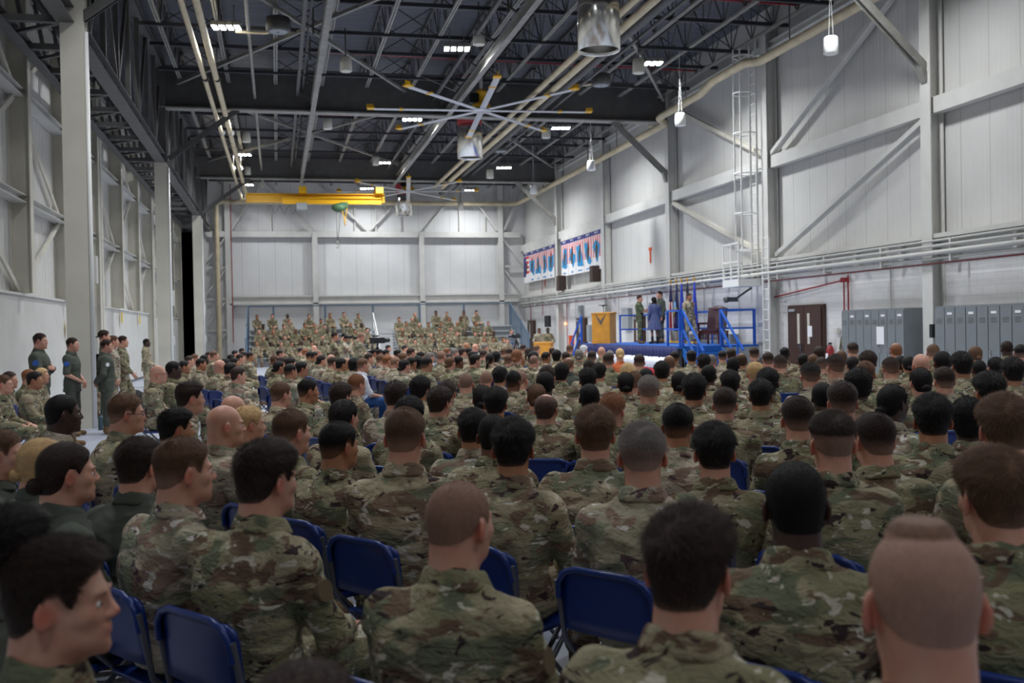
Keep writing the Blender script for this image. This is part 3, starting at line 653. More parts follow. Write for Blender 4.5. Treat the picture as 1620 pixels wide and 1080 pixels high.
# outlines in unit square (x right, y up) as seen from inside the hall
SH = {'flag': None,
 'NEVADA': [(.1, .85), (.9, .85), (.9, .25), (.75, .02), (.1, .4)],
 'LOUISIANA': [(.3, .9), (.62, .85), (.7, .5), (.95, .45), (.95, .05), (.6, .12), (.05, .1), (.1, .35), (.3, .4)],
 'DELAWARE': [(.3, .95), (.75, .9), (.85, .3), (.7, .1), (.3, .02), (.35, .5)],
 'OHIO': [(.08, .8), (.4, .82), (.6, .75), (.92, .9), (.92, .4), (.7, .12), (.45, .02), (.1, .15)],
 'MISSISSIPPI': [(.35, .95), (.8, .95), (.85, .1), (.6, .05), (.1, .15), (.12, .4), (.3, .55)],
 'TEXAS': [(.25, .9), (.5, .9), (.5, .65), (.95, .6), (.95, .35), (.6, .02), (.45, .3), (.05, .45), (.25, .55)],
 'WASHINGTON': [(.05, .9), (.55, .95), (.85, .4), (.95, .02), (.2, .05), (.15, .5)],
 'CALIFORNIA': [(.05, .95), (.45, .95), (.45, .6), (.95, .15), (.75, .0), (.45, .1), (.15, .5)],
 'SOUTH CAROLINA': [(.05, .7), (.35, .95), (.65, .9), (.95, .7), (.6, .05), (.45, .1), (.3, .45)]}
def banner(y_hi, wd, ztop, hgt, name, lab):
    """hangs on the right wall facing -x; far edge (left in view) at y_hi"""
    root = empty('hanging_banner', (14.24, y_hi, ztop), math.radians(-90), lab, 'banner', 'state banners on the right wall')
    # local +x runs towards the camera, local +y = into the wall, local z up
    def P(x, z): return (x*wd, z*hgt)
    def flat(poly, m, nm, d):
        b = MB(); b.prism([P(*p) for p in poly], (0, -d, -hgt), (1, 0, 0), (0, 0, 1), .003); return b.build(nm, m, root)
    flat([(0.01, 0), (.99, 0), (.99, 1), (.01, 1)], wh_b, 'backing', .0)
    b = MB(); b.lohi((0, -.02, -.02), (wd, .08, 6.28-ztop)); b.build('batten', M['steel_w'], root)
    flat([(.01, .88), (.99, .88), (.99, 1), (.01, 1)], navy_b, 'header', .006)
    b = MB()
    for i in range(4):
        x = .1+i*.24
        if name == 'flag': b.prism([P(.4, .3+i*.16), P(.98, .3+i*.16), P(.98, .38+i*.16), P(.4, .38+i*.16)], (0, -.006, -hgt), (1, 0, 0), (0, 0, 1), .003)
        else: b.prism([P(x, .32), P(x+.11, .32), P(x+.11, .87), P(x, .87)], (0, -.006, -hgt), (1, 0, 0), (0, 0, 1), .003)
    b.build('stripe', red_b, root)
    if name == 'flag': flat([(.02, .2), (.4, .2), (.4, .86), (.02, .86)], navy_b, 'canton', .008)
    else:
        flat([(x_, .16+y_*.62) for x_, y_ in SH[name]], blue_b, 'state_outline', .01)
        text_obj(name.replace(' ', '\n'), .1 if len(name) > 8 else .14, (wd/2, -.012, -hgt*.93), (math.radians(90), 0, 0), blue_b, root, 'state_name')
    flat([(.4, .3), (.55, .28), (.62, .45), (.7, .6), (.6, .62), (.55, .8), (.45, .62), (.35, .55)], dk_b, 'aircraft', .014)
    text_obj('SPIRIT OF', .13, (wd/2, -.012, -hgt*.06), (math.radians(90), 0, 0), wh_b, root, 'header_lettering')
names = ['flag', 'NEVADA', 'LOUISIANA', 'DELAWARE', 'OHIO']
for i, n_ in enumerate(names):
    banner(57.6-i*1.34, 1.32, 6.1, 1.75, n_, 'hanging banner with %s, %s of the left banner group' % ('flag and star field' if n_ == 'flag' else 'sky blue state outline', ['leftmost', 'second', 'third', 'fourth', 'rightmost'][i]))
for i, n_ in enumerate(['MISSISSIPPI', 'TEXAS', 'WASHINGTON', 'CALIFORNIA', 'SOUTH CAROLINA']):
    banner(49.6-i*1.3, 1.28, 6.1, 1.8, n_, 'hanging banner with sky blue state outline, %s of the right banner group' % ['leftmost', 'second', 'third', 'fourth', 'rightmost'][i])

# ------------------------------------------------------------------ bleachers
rows = [(.45+.29*k, 52.2+.62*k) for k in range(6)]
def bleacher(x0, x1, lab):
    root = empty('bleacher_stand', (x0, 51.8, 0), 0, lab, 'bleachers', 'aluminium bleacher stands'); L = x1-x0
    for k, (h, y) in enumerate(rows):
        yl = y-51.8
        b = MB(); b.lohi((0, yl-.14, h-.05), (L, yl+.14, h)); b.build('seat_plank', M['bl_metal'], root, bevel=.006)
        b = MB(); b.lohi((0, yl+.2, h-.2), (L, yl+.46, h-.17)); b.lohi((0, yl+.16, h-.36), (L, yl+.17, h-.06)); b.build('foot_plank', M['bl_metal'], root)
    n = max(2, int(L/1.8))
    for i in range(n+1):
        x = min(L-.03, .03+i*(L-.06)/n)
        b = MB(); b.bar((x, .2, .1), (x, 3.6, 1.75), .05, .06); b.bar((x, 0.1, .03), (x, 3.9, .03), .05, .05)
        for k, (h, y) in enumerate(rows): b.bar((x, y-51.8, 0), (x, y-51.8, h-.05), .05, .05)
        b.build('support_frame', M['bl_metal'], root)
bleacher(-1.4, 5.0, 'aluminium bleacher stand at left, full of people in camouflage'); bleacher(6.3, 12.9, 'aluminium bleacher stand at right, full of people in camouflage')
root = empty('bleacher_stairs', (5.05, 51.8, 0), 0, 'bare aluminium stairs between the two bleacher stands', 'stairs')
for k in range(12):
    b = MB(); b.lohi((0, .1+k*.3, .1+k*.145), (1.2, .42+k*.3, .15+k*.145)); b.build('tread', M['bl_metal'], root)
b = MB(); b.bar((.1, .2, .0), (.1, .2, 1.0), .05, .05); b.bar((.1, .2, 1.0), (.1, 3.6, 2.7), .05, .05); b.bar((.1, 3.6, 1.7), (.1, 3.6, 2.7), .05, .05); b.bar((.1, 1.9, .9), (.1, 1.9, 1.85), .05, .05); b.bar((.1, .2, .5), (.1, 3.6, 2.2), .04, .04); b.build('handrail', M['can'], root)
b = MB(); b.lohi((-.02, 0, 0), (0, 3.7, .1)); 
for k in range(12): b.lohi((0, .1+k*.3, 0), (.04, .4+k*.3, .1+k*.145)); b.lohi((1.16, .1+k*.3, 0), (1.2, .4+k*.3, .1+k*.145))
b.build('stringer', M['bl_metal'], root)
root = empty('bleacher_guardrail', (-1.5, 56.0, 0), 0, 'blue-grey guard fence of thin vertical bars behind the bleachers', 'fence')
b = MB(); b.bar((0, 0, 3.15), (14.5, 0, 3.15), .05, .06); b.bar((0, 0, 1.55), (14.5, 0, 1.55), .05, .05); b.build('rail', M['bl_blue'], root)
for x in (0.02, 1.35, 4.1, 6.7, 9.3, 11.8, 14.48):
    b = MB(); b.bar((x, 0, 0), (x, 0, 3.15), .1, .08, up=(0, 1, 0)); b.build('post', M['bl_blue'], root)
b = MB()
for i in range(118): b.bar((.12+i*.122, 0, 1.55), (.12+i*.122, 0, 3.13), .02, .02, up=(0, 1, 0))
o = b.build('bar', M['steel_w'], root); o['kind'] = 'stuff'
for side, x in enumerate((-1.5, 13.0)):
    root = empty('bleacher_side_rail', (x, 51.9, 0), 0, 'sloping blue-grey side rail at the %s end of the bleachers' % ['left', 'right'][side], 'railing')
    b = MB(); b.bar((0, 0, 0), (0, 0, 1.45), .1, .1); b.bar((0, 1.6, 0), (0, 1.6, 2.2), .08, .08); b.bar((0, 4.0, 0), (0, 4.0, 3.1), .08, .08); b.build('post', M['bl_blue'], root)
    b = MB(); b.bar((0, 0, 1.45), (0, 4.1, 3.15), .05, .05); b.bar((0, 0, .5), (0, 4.1, 1.9), .05, .05); b.build('rail', M['bl_blue'], root)
    b = MB()
    for i in range(30): t = i/30.; b.bar((0, .1+3.9*t, .5+1.36*t), (0, .1+3.9*t, 1.45+1.65*t), .02, .02, up=(1, 0, 0))
    b.build('bar', M['bl_blue'], root)
# clutter on the floor left: bags and bottles
def bottle(x, y, mm, lab, h=.24):
    root = empty('water_bottle', (x, y, 0), 0, lab, 'bottle')
    b = MB(); b.lathe((0, 0, 0), [(0, 0), (.04, 0), (.042, .02), (.042, h*.75), (.025, h*.88), (0, h*.88)], 12); b.build('flask', M[mm], root)
    b = MB(); b.lathe((0, 0, h*.86), [(0, 0), (.022, 0), (.024, .03), (0, .035)], 10); b.build('cap', M['black'], root)
bottle(-3.1, 19.2, 'teal', 'teal water bottle on the floor at the foot of the near white column', .3)
bottle(-3.55, 24.0, 'bottle_blue', 'blue water bottle on the floor beside the black bags', .32)
for j, (x, y, s) in enumerate(((-3.9, 24.6, (.3, .28, .3)), (-3.45, 25.2, (.45, .3, .2)))):
    root = empty('duffel_bag', (x, y, 0), 0, ['upright black bag leaning by the left wall', 'slumped black bag on the floor by the left wall'][j], 'bag')
    b = MB(); b.ell((0, 0, s[2]), s, 14); b.ell((.1, 0, s[2]*1.3), (s[0]*.6, s[1]*.7, s[2]*.8), 12); b.build('pack', M['bag'], root)
    b = MB(); b.tube([(-.1, -.2, s[2]*1.5), (0, -.32, s[2]*1.2), (.1, -.3, s[2]*.6)], .015, 6); b.build('strap', M['rubber'], root)
# ------------------------------------------------------------------ stage
SX0, SX1, SY0, SY1, SZ = 11.5, 14.05, 27.7, 37.5, 1.07
root = empty('stage_platform', (0, 0, 0), 0, 'blue carpeted stage platform with red, white and blue bunting on the right', 'stage')
b = MB(); b.lohi((SX0, SY0, SZ-.08), (SX1, SY1, SZ)); b.build('deck', M['blue_carpet'], root)
b = MB()
for x in (SX0+.1, (SX0+SX1)/2, SX1-.1):
    for y in (SY0+.15, 30.5, 33, 35.4, SY1-.15): b.bar((x, y, 0), (x, y, SZ-.08), .07, .07)
b.build('leg', M['steel_d'], root)
b = MB(); b.lohi((12.9, SY0-.02, 0), (SX1, SY0, SZ-.06)); b.build('end_panel', M['gray'], root)
def pleat(z0, z1, m, nm, off):
    b = MB(); n = 150; vs = []; y0, y1 = SY0+.03, SY1-.03
    for i in range(n+1):
        y = y0+(y1-y0)*i/n; dx = .022*math.sin(i*1.35)+.012*math.sin(i*.51)
        for z in (z0, z1): vs.append((SX0-.05-off+dx*(1 if z == z0 else .45), y, z)); vs.append((SX0-.04-off+dx*(1 if z == z0 else .45), y, z))
    fs = []
    for i in range(n):
        a = i*4; c = a+4; fs += [(a, c, c+2, a+2), (a+1, a+3, c+3, c+1), (a, a+1, c+1, c), (a+2, c+2, c+3, a+3)]
    b.add(vs, fs, True); b.build(nm, m, root)
pleat(.72, SZ-.02, mat('bunting_navy', rgb(28, 36, 92), .8), 'bunting_blue_band', 0)
pleat(.38, .73, mat('bunting_white', rgb(232, 234, 242), .8), 'bunting_white_band', .004)
pleat(.04, .39, mat('bunting_red', rgb(158, 20, 40), .8), 'bunting_red_band', 0)
def rail(pts, lab, mids=(.5,), posts=None, hgt=1.05):
    r = empty('stage_railing', pts[0], 0, lab, 'railing'); o = Vector(pts[0])
    P = [Vector(p)-o for p in pts]
    b = MB()
    for i in range(len(P)-1):
        for h in (hgt,)+tuple(mids): b.bar(P[i]+Vector((0, 0, h)), P[i+1]+Vector((0, 0, h)), .055, .055)
    b.build('rail', M['blue_rail'], r)
    for p in (P if posts is None else [Vector(q)-o for q in posts]):
        b = MB(); b.bar(p, p+Vector((0, 0, hgt+.02)), .06, .06); b.build('post', M['blue_rail'], r)
rail([(13.1, SY1-.04, SZ), (13.95, SY1-.04, SZ), (13.95, 35.2, SZ), (13.95, 33.0, SZ), (13.95, 30.8, SZ), (13.95, 27.8, SZ)], 'blue rail along the back of the stage behind the flags')
rail([(12.9, SY0+.06, SZ), (13.95, SY0+.06, SZ)], 'blue rail on the near end of stage, right of the armchair')
rail([(SX0+.05, SY0+.06, SZ), (SX0+.05, 28.7, SZ)], 'short blue rail left of the near stage stairs')
# near stairs, descending towards the camera
st = empty('stage_stairs', (SX0, SY0, 0), 0, 'blue stage stairs with handrails at the near end of the stage', 'stairs')
for k in range(4):
    z = SZ-.21*(k+1); y1 = -.29*k; y0 = y1-.3
    b = MB(); b.lohi((.15, y0, z-.03), (1.3, y1, z)); b.lohi((.15, y1-.02, z), (1.3, y1, z+.18)); b.build('tread', M['blue_step'], st)
b = MB()
for x in (.12, 1.33): b.prism([(0, SZ-.02), (0, SZ-.3), (-1.15, 0), (-1.25, 0), (-1.25, .22)], (x-.02, 0, 0), (0, 1, 0), (0, 0, 1), .04)
b.build('stringer', M['blue_step'], st)
for x in (.12, 1.33):
    b = MB(); b.bar((x, 0, SZ), (x, 0, SZ+1.07), .06, .06); b.build('post', M['blue_rail'], st); b = MB(); b.bar((x, -1.1, .2), (x, -1.1, 1.2), .05, .05); b.build('post', M['blue_rail'], st)
    b = MB(); b.bar((x, 0, SZ+1.05), (x, -1.45, .95), .055, .055); b.bar((x, 0, SZ+.5), (x, -1.3, .45), .055, .055); b.build('handrail', M['blue_rail'], st)
# far stairs
st = empty('stage_stairs', (SX0, SY1, 0), 0, 'blue handrailed stairs at the far end of the stage', 'stairs')
for k in range(4):
    z = SZ-.21*(k+1); b = MB(); b.lohi((.05, .3*k, z-.03), (1.1, .3*k+.3, z)); b.build('tread', M['blue_step'], st)
b = MB()
for x in (.02, 1.12): b.prism([(0, SZ-.02), (0, SZ-.3), (1.15, 0), (1.25, 0), (1.25, .22)][::-1], (x-.02, 0, 0), (0, 1, 0), (0, 0, 1), .04)
b.build('stringer', M['blue_step'], st)
for x in (.02, 1.12):
    b = MB(); b.bar((x, .0, SZ), (x, .0, SZ+1.05), .06, .06); b.build('post', M['blue_rail'], st); b = MB(); b.bar((x, 1.2, 0), (x, 1.2, 1.05), .05, .05); b.build('post', M['blue_rail'], st)
    b = MB(); b.bar((x, .0, SZ+1.05), (x, 1.5, .95), .055, .055); b.bar((x, .0, SZ+.5), (x, 1.3, .45), .055, .055); b.build('handrail', M['blue_rail'], st)
# wooden podium with wing emblem
def podium(loc, rz, wd, dp, h, lab, emblem):
    r = empty('podium', loc, rz, lab, 'podium')
    b = MB(); b.lohi((-wd/2, -dp/2, 0), (wd/2, dp/2, h-.06)); b.build('body', M['oak'], r, bevel=.008)
    b = MB(); b.prism([(-dp/2-.02, h-.06), (dp/2+.02, h-.06), (dp/2+.02, h+.02), (-dp/2-.02, h-.02)], (-wd/2-.02, 0, 0), (0, 1, 0), (0, 0, 1), wd+.04); b.build('top', M['oak'], r)
    b = MB(); b.lohi((-wd/2-.01, -dp/2-.01, 0), (wd/2+.01, dp/2+.01, .06)); b.build('plinth', M['oak'], r)
    if emblem:
        b = MB()
        for s in (-1, 1):
            for q in range(3):   # stacked wing feathers
                z = .0-.055*q
                b.prism([(s*.03, z-.02), (s*(.13-.02*q), z+.06-.01*q), (s*(.22-.04*q), z+.24-.04*q), (s*(.155-.035*q), z+.03-.01*q), (s*.04, z-.065)][::s], (0, -dp/2-.002, h*.8), (1, 0, 0), (0, 0, 1), -.012 if False else .01)
        cx, cz = 0, -.12
        b.cyl((cx, -dp/2-.014, h*.8+cz+.02), (cx, -dp/2, h*.8+cz+.02), .035, seg=14)
        b.prism([(math.sin(t)*rr, math.cos(t)*rr-.17) for t, rr in [(math.pi/5*i+math.pi, .07 if i % 2 == 0 else .03) for i in range(10)]][::-1], (0, -dp/2-.002, h*.8), (1, 0, 0), (0, 0, 1), .012)
        b.build('emblem', M['steel_d'], r)
        b = MB(); b.tube([(0, 0, h), (0, -.02, h+.22)], .015, 6); b.box((0, -.03, h+.25), (.1, .06, .05)); b.box((.0, -.05, h+.27), (.34, .03, .03)); b.build('microphone', M['black'], r)
    return r
podium((11.85, 35.7, SZ), math.radians(-42), .72, .6, 1.15, 'tall oak podium with dark winged emblem on the stage', True)
podium((11.7, 43.9, 0), math.radians(-30), .8, .5, 1.05, 'smaller oak podium standing on the floor left of the stage', False)
# armchair
ch = empty('armchair', (13.35, 29.4, SZ), math.radians(-50), 'burgundy leather armchair with dark wooden frame on the stage', 'armchair')
b = MB(); b.lohi((-.3, -.3, .38), (.3, .3, .5)); b.build('seat', M['leather'], ch, bevel=.04)
b = MB(); b.box((0, .32, .82), (.6, .14, .66), Matrix.Rotation(math.radians(-10), 3, 'X')); b.ell((0, .37, 1.1), (.29, .09, .12), 16); b.build('backrest', M['leather'], ch)
for s in (-1, 1):
    b = MB(); b.box((s*.35, -.02, .66), (.09, .6, .06)); b.bar((s*.35, -.28, .1), (s*.35, -.28, .65), .05, .05)
    for q in range(6): b.bar((s*.35, -.2+q*.09, .2), (s*.35, -.2+q*.09, .42), .02, .03)
    b.bar((s*.35, -.3, .4), (s*.35, .35, .4), .05, .06); b.bar((s*.35, -.3, .18), (s*.35, .35, .18), .04, .04); b.build('armrest', M['darkwood'], ch, bevel=.01)
    for y in (-.28, .33):
        b = MB(); b.bar((s*.33, y, 0), (s*.33, y, .4), .05, .05); b.build('leg', M['darkwood'], ch)
b = MB(); b.bar((-.33, -.3, .36), (.33, -.3, .36), .05, .08); b.bar((-.33, -.3, .18), (.33, -.3, .18), .03, .03)
for q in range(7): b.bar((-.27+q*.09, -.3, .18), (-.27+q*.09, -.3, .36), .02, .02)
b.build('slat_rail', M['darkwood'], ch)
# flags
fl = [(33.7, 'us'), (33.15, 'navy'), (32.7, 'blue'), (32.2, 'black'), (31.6, 'blue')]
fm = {'navy': mat('navy_flag_cloth', rgb(30, 36, 84), .7), 'blue': mat('royal_blue_flag_cloth', rgb(28, 56, 170), .7), 'black': mat('black_blue_flag_cloth', rgb(22, 24, 50), .7), 'fw': mat('flag_white_cloth', rgb(225, 222, 224), .7), 'fr': mat('flag_red_cloth', rgb(170, 36, 50), .7), 'ring': mat('flag_gold_print', rgb(220, 185, 60), .7), 'sky': mat('flag_sky_print', rgb(120, 160, 200), .7)}
for j, (y, k_) in enumerate(fl):
    r = empty('flag_on_stand', (13.7, y, SZ), 0, ['striped national flag on a pole, leftmost of the stage flags', 'navy flag with gold and sky blue seal on a pole', 'royal blue flag, middle of the five stage flags', 'black-blue flag with gold finial, second from right', 'royal blue flag, rightmost of the stage flags'][j], 'flag', 'flags on the stage')
    b = MB(); r.scale = (1, 1, .94); b.cyl((0, 0, 0), (0, 0, 2.25), .018, seg=8); b.build('pole', M['oak'], r)
    b = MB(); b.lathe((0, 0, 0), [(0, 0), (.17, 0), (.16, .04), (.03, .08), (0, .08)], 14); b.build('base', M['gold'], r)
    b = MB(); b.ell((0, 0, 2.31), (.03, .03, .07)); b.box((0, 0, 2.36), (.02, .12, .04)); b.build('finial', M['gold'], r)
    # furled cloth: gathered folds widening downwards
    def cloth(z0, z1, m, nm, ph=0, w0=None):
        b = MB(); vs = []; n = 28; zs = [z0+(z1-z0)*i/6 for i in range(7)]
        for z in zs:
            t = (2.2-z)/1.75; R_ = .05+.16*t
            for i in range(n):
                a = 2*math.pi*i/n; rr = R_*(1+.28*math.sin(a*5+ph+t*2))*.62
                vs.append((rr*math.cos(a)*.7-.02*t, rr*math.sin(a)-.06*t, z))
        fs = [(i*n+k, i*n+(k+1) % n, (i+1)*n+(k+1) % n, (i+1)*n+k) for i in range(6) for k in range(n)]
        if w0 is not None: fs = [f for f in fs if (f[0] % n)//4 == w0]
        else: fs += [tuple(range(n))[::-1], tuple(range(6*n, 7*n))]
        b.add(vs, fs, True); b.build(nm, m, r)
    if k_ == 'us':
        cloth(1.55, 2.2, fm['navy'], 'canton', 1)
        for q in range(7): cloth(.5, 1.55, fm['fr' if q % 2 == 0 else 'fw'], 'stripe', 1, q)
        b = MB()
        for q in range(7): b.box((-.05-.012*q, -.05+.025*(q % 3), 2.1-q*.07), (.02, .03, .03))
        b.build('star_field', fm['fw'], r)
    else:
        cloth(.45, 2.2, fm[k_], 'cloth', j)
        if k_ == 'navy':
            b = MB(); b.ell((-.1, -.06, 1.35), (.03, .1, .22)); b.build('seal', fm['sky'], r)
            b = MB(); b.tube([(-.1, .05, 1.0), (-.13, -.08, 1.1), (-.11, -.2, 1.3)], .03, 6); b.build('scroll', fm['ring'], r)
# ------------------------------------------------------------------ people: smooth-blended volumes turned into one continuous surface
class Vol:
    def __init__(s, lo, hi, vox):
        s.lo = np.array(lo, np.float32); s.v = vox
        s.n = np.maximum(4, np.ceil((np.array(hi)-s.lo)/vox).astype(int)+1)
        s.F = np.full(s.n, 1.0, np.float32)
        s.ax = [s.lo[i]+vox*np.arange(s.n[i], dtype=np.float32) for i in range(3)]
    def sl(s, lo, hi, m):
        r = []
        for i in range(3):
            a = int(max(0, math.floor((lo[i]-m-s.lo[i])/s.v))); c = int(min(s.n[i], math.ceil((hi[i]+m-s.lo[i])/s.v)+1))
            if c <= a: return None
            r.append(slice(a, c))
        return tuple(r)
    def grid(s, sl): return s.ax[0][sl[0]][:, None, None], s.ax[1][sl[1]][None, :, None], s.ax[2][sl[2]][None, None, :]
    def comb(s, sl, d, k, op):
        F = s.F[sl]
        if op == 'sub': s.F[sl] = np.maximum(F, -d); return
        if op == 'ssub':
            d = -d; h = np.clip(.5-.5*(F-d)/k, 0, 1); s.F[sl] = F*(1-h)+d*h+k*h*(1-h); return
        h = np.clip(.5+.5*(F-d)/k, 0, 1); s.F[sl] = F*(1-h)+d*h-k*h*(1-h)
    def ell(s, c, r, k=.02, R=None, op='u'):
        m = max(r) if R is not None else 0
        rr = [m]*3 if R is not None else r
        sl = s.sl([c[i]-rr[i] for i in range(3)], [c[i]+rr[i] for i in range(3)], k+.03)
        if sl is None: return
        x, y, z = s.grid(sl); x = x-c[0]; y = y-c[1]; z = z-c[2]
        if R is not None:
            R = np.array(R.transposed()); x, y, z = (R[i][0]*x+R[i][1]*y+R[i][2]*z for i in range(3))
        k0 = np.sqrt((x/r[0])**2+(y/r[1])**2+(z/r[2])**2); k1 = np.sqrt((x/r[0]**2)**2+(y/r[1]**2)**2+(z/r[2]**2)**2)+1e-6
        s.comb(sl, k0*(k0-1)/k1, k, op)
    def cap(s, a, b_, ra, rb, k=.02, op='u'):
        a = np.array(a, float); b_ = np.array(b_, float); R_ = max(ra, rb)
        sl = s.sl(np.minimum(a, b_)-R_, np.maximum(a, b_)+R_, k+.02)
        if sl is None: return
        x, y, z = s.grid(sl); d = b_-a; L2 = float(d @ d)+1e-9
        t = np.clip(((x-a[0])*d[0]+(y-a[1])*d[1]+(z-a[2])*d[2])/L2, 0, 1)
        D = np.sqrt((x-a[0]-t*d[0])**2+(y-a[1]-t*d[1])**2+(z-a[2]-t*d[2])**2)-(ra+(rb-ra)*t)
        s.comb(sl, D, k, op)
    def torso(s, z0, L, prof, k=.03):
        """prof rows: t, half width, half depth, y centre"""
        P = np.array(prof); sl = s.sl((-.35, -.35, z0+P[0][0]*L), (.35, .35, z0+P[-1][0]*L), .05)
        x, y, z = s.grid(sl); t = (z-z0)/L
        tt = np.linspace(P[0][0], P[-1][0], 60); sm = lambda c: np.convolve(np.pad(np.interp(tt, P[:, 0], P[:, c]), 3, mode='edge'), np.ones(7)/7, 'valid')
        hw = np.interp(t, tt, sm(1)); hd = np.interp(t, tt, sm(2)); cy = np.interp(t, tt, sm(3))
        q = (np.abs(x/hw)**2.4+np.abs((y-cy)/hd)**2.4)**(1/2.4)
        D = (q-1)*np.minimum(hw, hd)
        D = np.maximum(D, np.maximum(z0+P[0][0]*L-z, z-(z0+P[-1][0]*L)))
        s.comb(sl, D, k, 'u')
    def surf(s):
        F = s.F; F[0] = F[-1] = 1; F[:, 0] = F[:, -1] = 1; F[:, :, 0] = F[:, :, -1] = 1
        S = F < 0
        c = [(i, j, k) for i in (0, 1) for j in (0, 1) for k in (0, 1)]
        nx, ny, nz = F.shape
        def sub(A, o): return A[o[0]:nx-1+o[0], o[1]:ny-1+o[1], o[2]:nz-1+o[2]]
        cnt = sum(sub(S, o).astype(np.int8) for o in c)
        act = np.argwhere((cnt > 0) & (cnt < 8))
        vals = np.stack([F[act[:, 0]+o[0], act[:, 1]+o[1], act[:, 2]+o[2]] for o in c], 1)
        pos = np.zeros((len(act), 3)); num = np.zeros(len(act))
        C = np.array(c, float)
        for a in range(8):
            for b_ in range(a+1, 8):
                if np.abs(C[a]-C[b_]).sum() != 1: continue
                fa, fb = vals[:, a], vals[:, b_]; x = (fa < 0) != (fb < 0)
                t = np.where(x, fa/np.where(x, fa-fb, 1), 0)
                pos += np.where(x[:, None], C[a]+t[:, None]*(C[b_]-C[a]), 0); num += x
        pos = (pos/num[:, None]+act)*s.v+s.lo
        ID = np.full((nx, ny, nz), -1, np.int32); ID[act[:, 0], act[:, 1], act[:, 2]] = np.arange(len(act))
        quads = []
        for axis in range(3):
            o = [0, 0, 0]; o[axis] = 1; u, v = [(1, 2), (2, 0), (0, 1)][axis]
            A = S[:nx-1, :ny-1, :nz-1]; B = S[o[0]:nx-1+o[0], o[1]:ny-1+o[1], o[2]:nz-1+o[2]]
            e = np.argwhere(A != B); e = e[(e[:, u] > 0) & (e[:, v] > 0)]
            fl = A[e[:, 0], e[:, 1], e[:, 2]]
            def at(du, dv):
                q = e.copy(); q[:, u] -= du; q[:, v] -= dv; return ID[q[:, 0], q[:, 1], q[:, 2]]
            q = np.stack([at(0, 0), at(1, 0), at(1, 1), at(0, 1)], 1)
            q[~fl] = q[~fl][:, ::-1]; quads.append(q)
        Q = np.concatenate(quads); Q = Q[(Q >= 0).all(1)]
        return pos, Q
def normals(P, Q):
    n = np.cross(P[Q[:, 2]]-P[Q[:, 0]], P[Q[:, 3]]-P[Q[:, 1]]); N_ = np.zeros_like(P)
    for i in range(4): np.add.at(N_, Q[:, i], n)
    return N_/(np.linalg.norm(N_, axis=1, keepdims=True)+1e-9)
def smooth(P, Q, it=1, f=.5):
    for _ in range(it):
        A = np.zeros_like(P); c = np.zeros(len(P))
        for i in range(4):
            for j in (1, 3): np.add.at(A, Q[:, i], P[Q[:, (i+j) % 4]]); np.add.at(c, Q[:, i], 1)
        P = P+(A/c[:, None]-P)*f
    return P
def np_mesh(name, P, Q, m, dens=None):
    me = bpy.data.meshes.new(name); me.vertices.add(len(P)); me.vertices.foreach_set('co', P.astype(np.float32).ravel())
    me.loops.add(len(Q)*4); me.loops.foreach_set('vertex_index', Q.astype(np.int32).ravel())
    me.polygons.add(len(Q)); me.polygons.foreach_set('loop_start', np.arange(0, len(Q)*4, 4, dtype=np.int32)); me.polygons.foreach_set('loop_total', np.full(len(Q), 4, np.int32))
    me.polygons.foreach_set('use_smooth', np.ones(len(Q), bool)); me.update(calc_edges=True)
    if dens is not None:
        at = me.attributes.new('dens', 'FLOAT', 'POINT'); at.data.foreach_set('value', dens.astype(np.float32))
    me.materials.append(m); return me

def sinnoise(P, f, seed, oct_=3):
    r = np.random.RandomState(seed); out = np.zeros(len(P)); a = 1.; tot = 0
    for o in range(oct_):
        for _ in range(4):
            d = r.normal(size=3); d /= np.linalg.norm(d); ph = r.rand()*6.28
            w_ = np.sin(P @ r.normal(size=3)*f*.5+r.rand()*6)
            out += a*np.sin(P @ d*f+ph+w_*1.3)/4; 
        tot += a; a *= .5; f *= 2.1
    return out/tot
def folds(P, Nn, seed, amp):
    """cloth creases: ridged, direction-stretched waves"""
    Q_ = P*np.array([1, 1, .45]); a = sinnoise(Q_, 22, seed, 2); Q2 = P*np.array([.4, .6, 1.15]); c = sinnoise(Q2, 34, seed+5, 2)
    r1 = 1-np.abs(a)*2.2; r2 = 1-np.abs(c)*2.2
    big = sinnoise(P, 9, seed+9, 1)
    return P+Nn*((np.clip(r1, -.3, 1)*.6+np.clip(r2, -.3, 1)*.7-.5)*amp+big*amp*.8)[:, None]

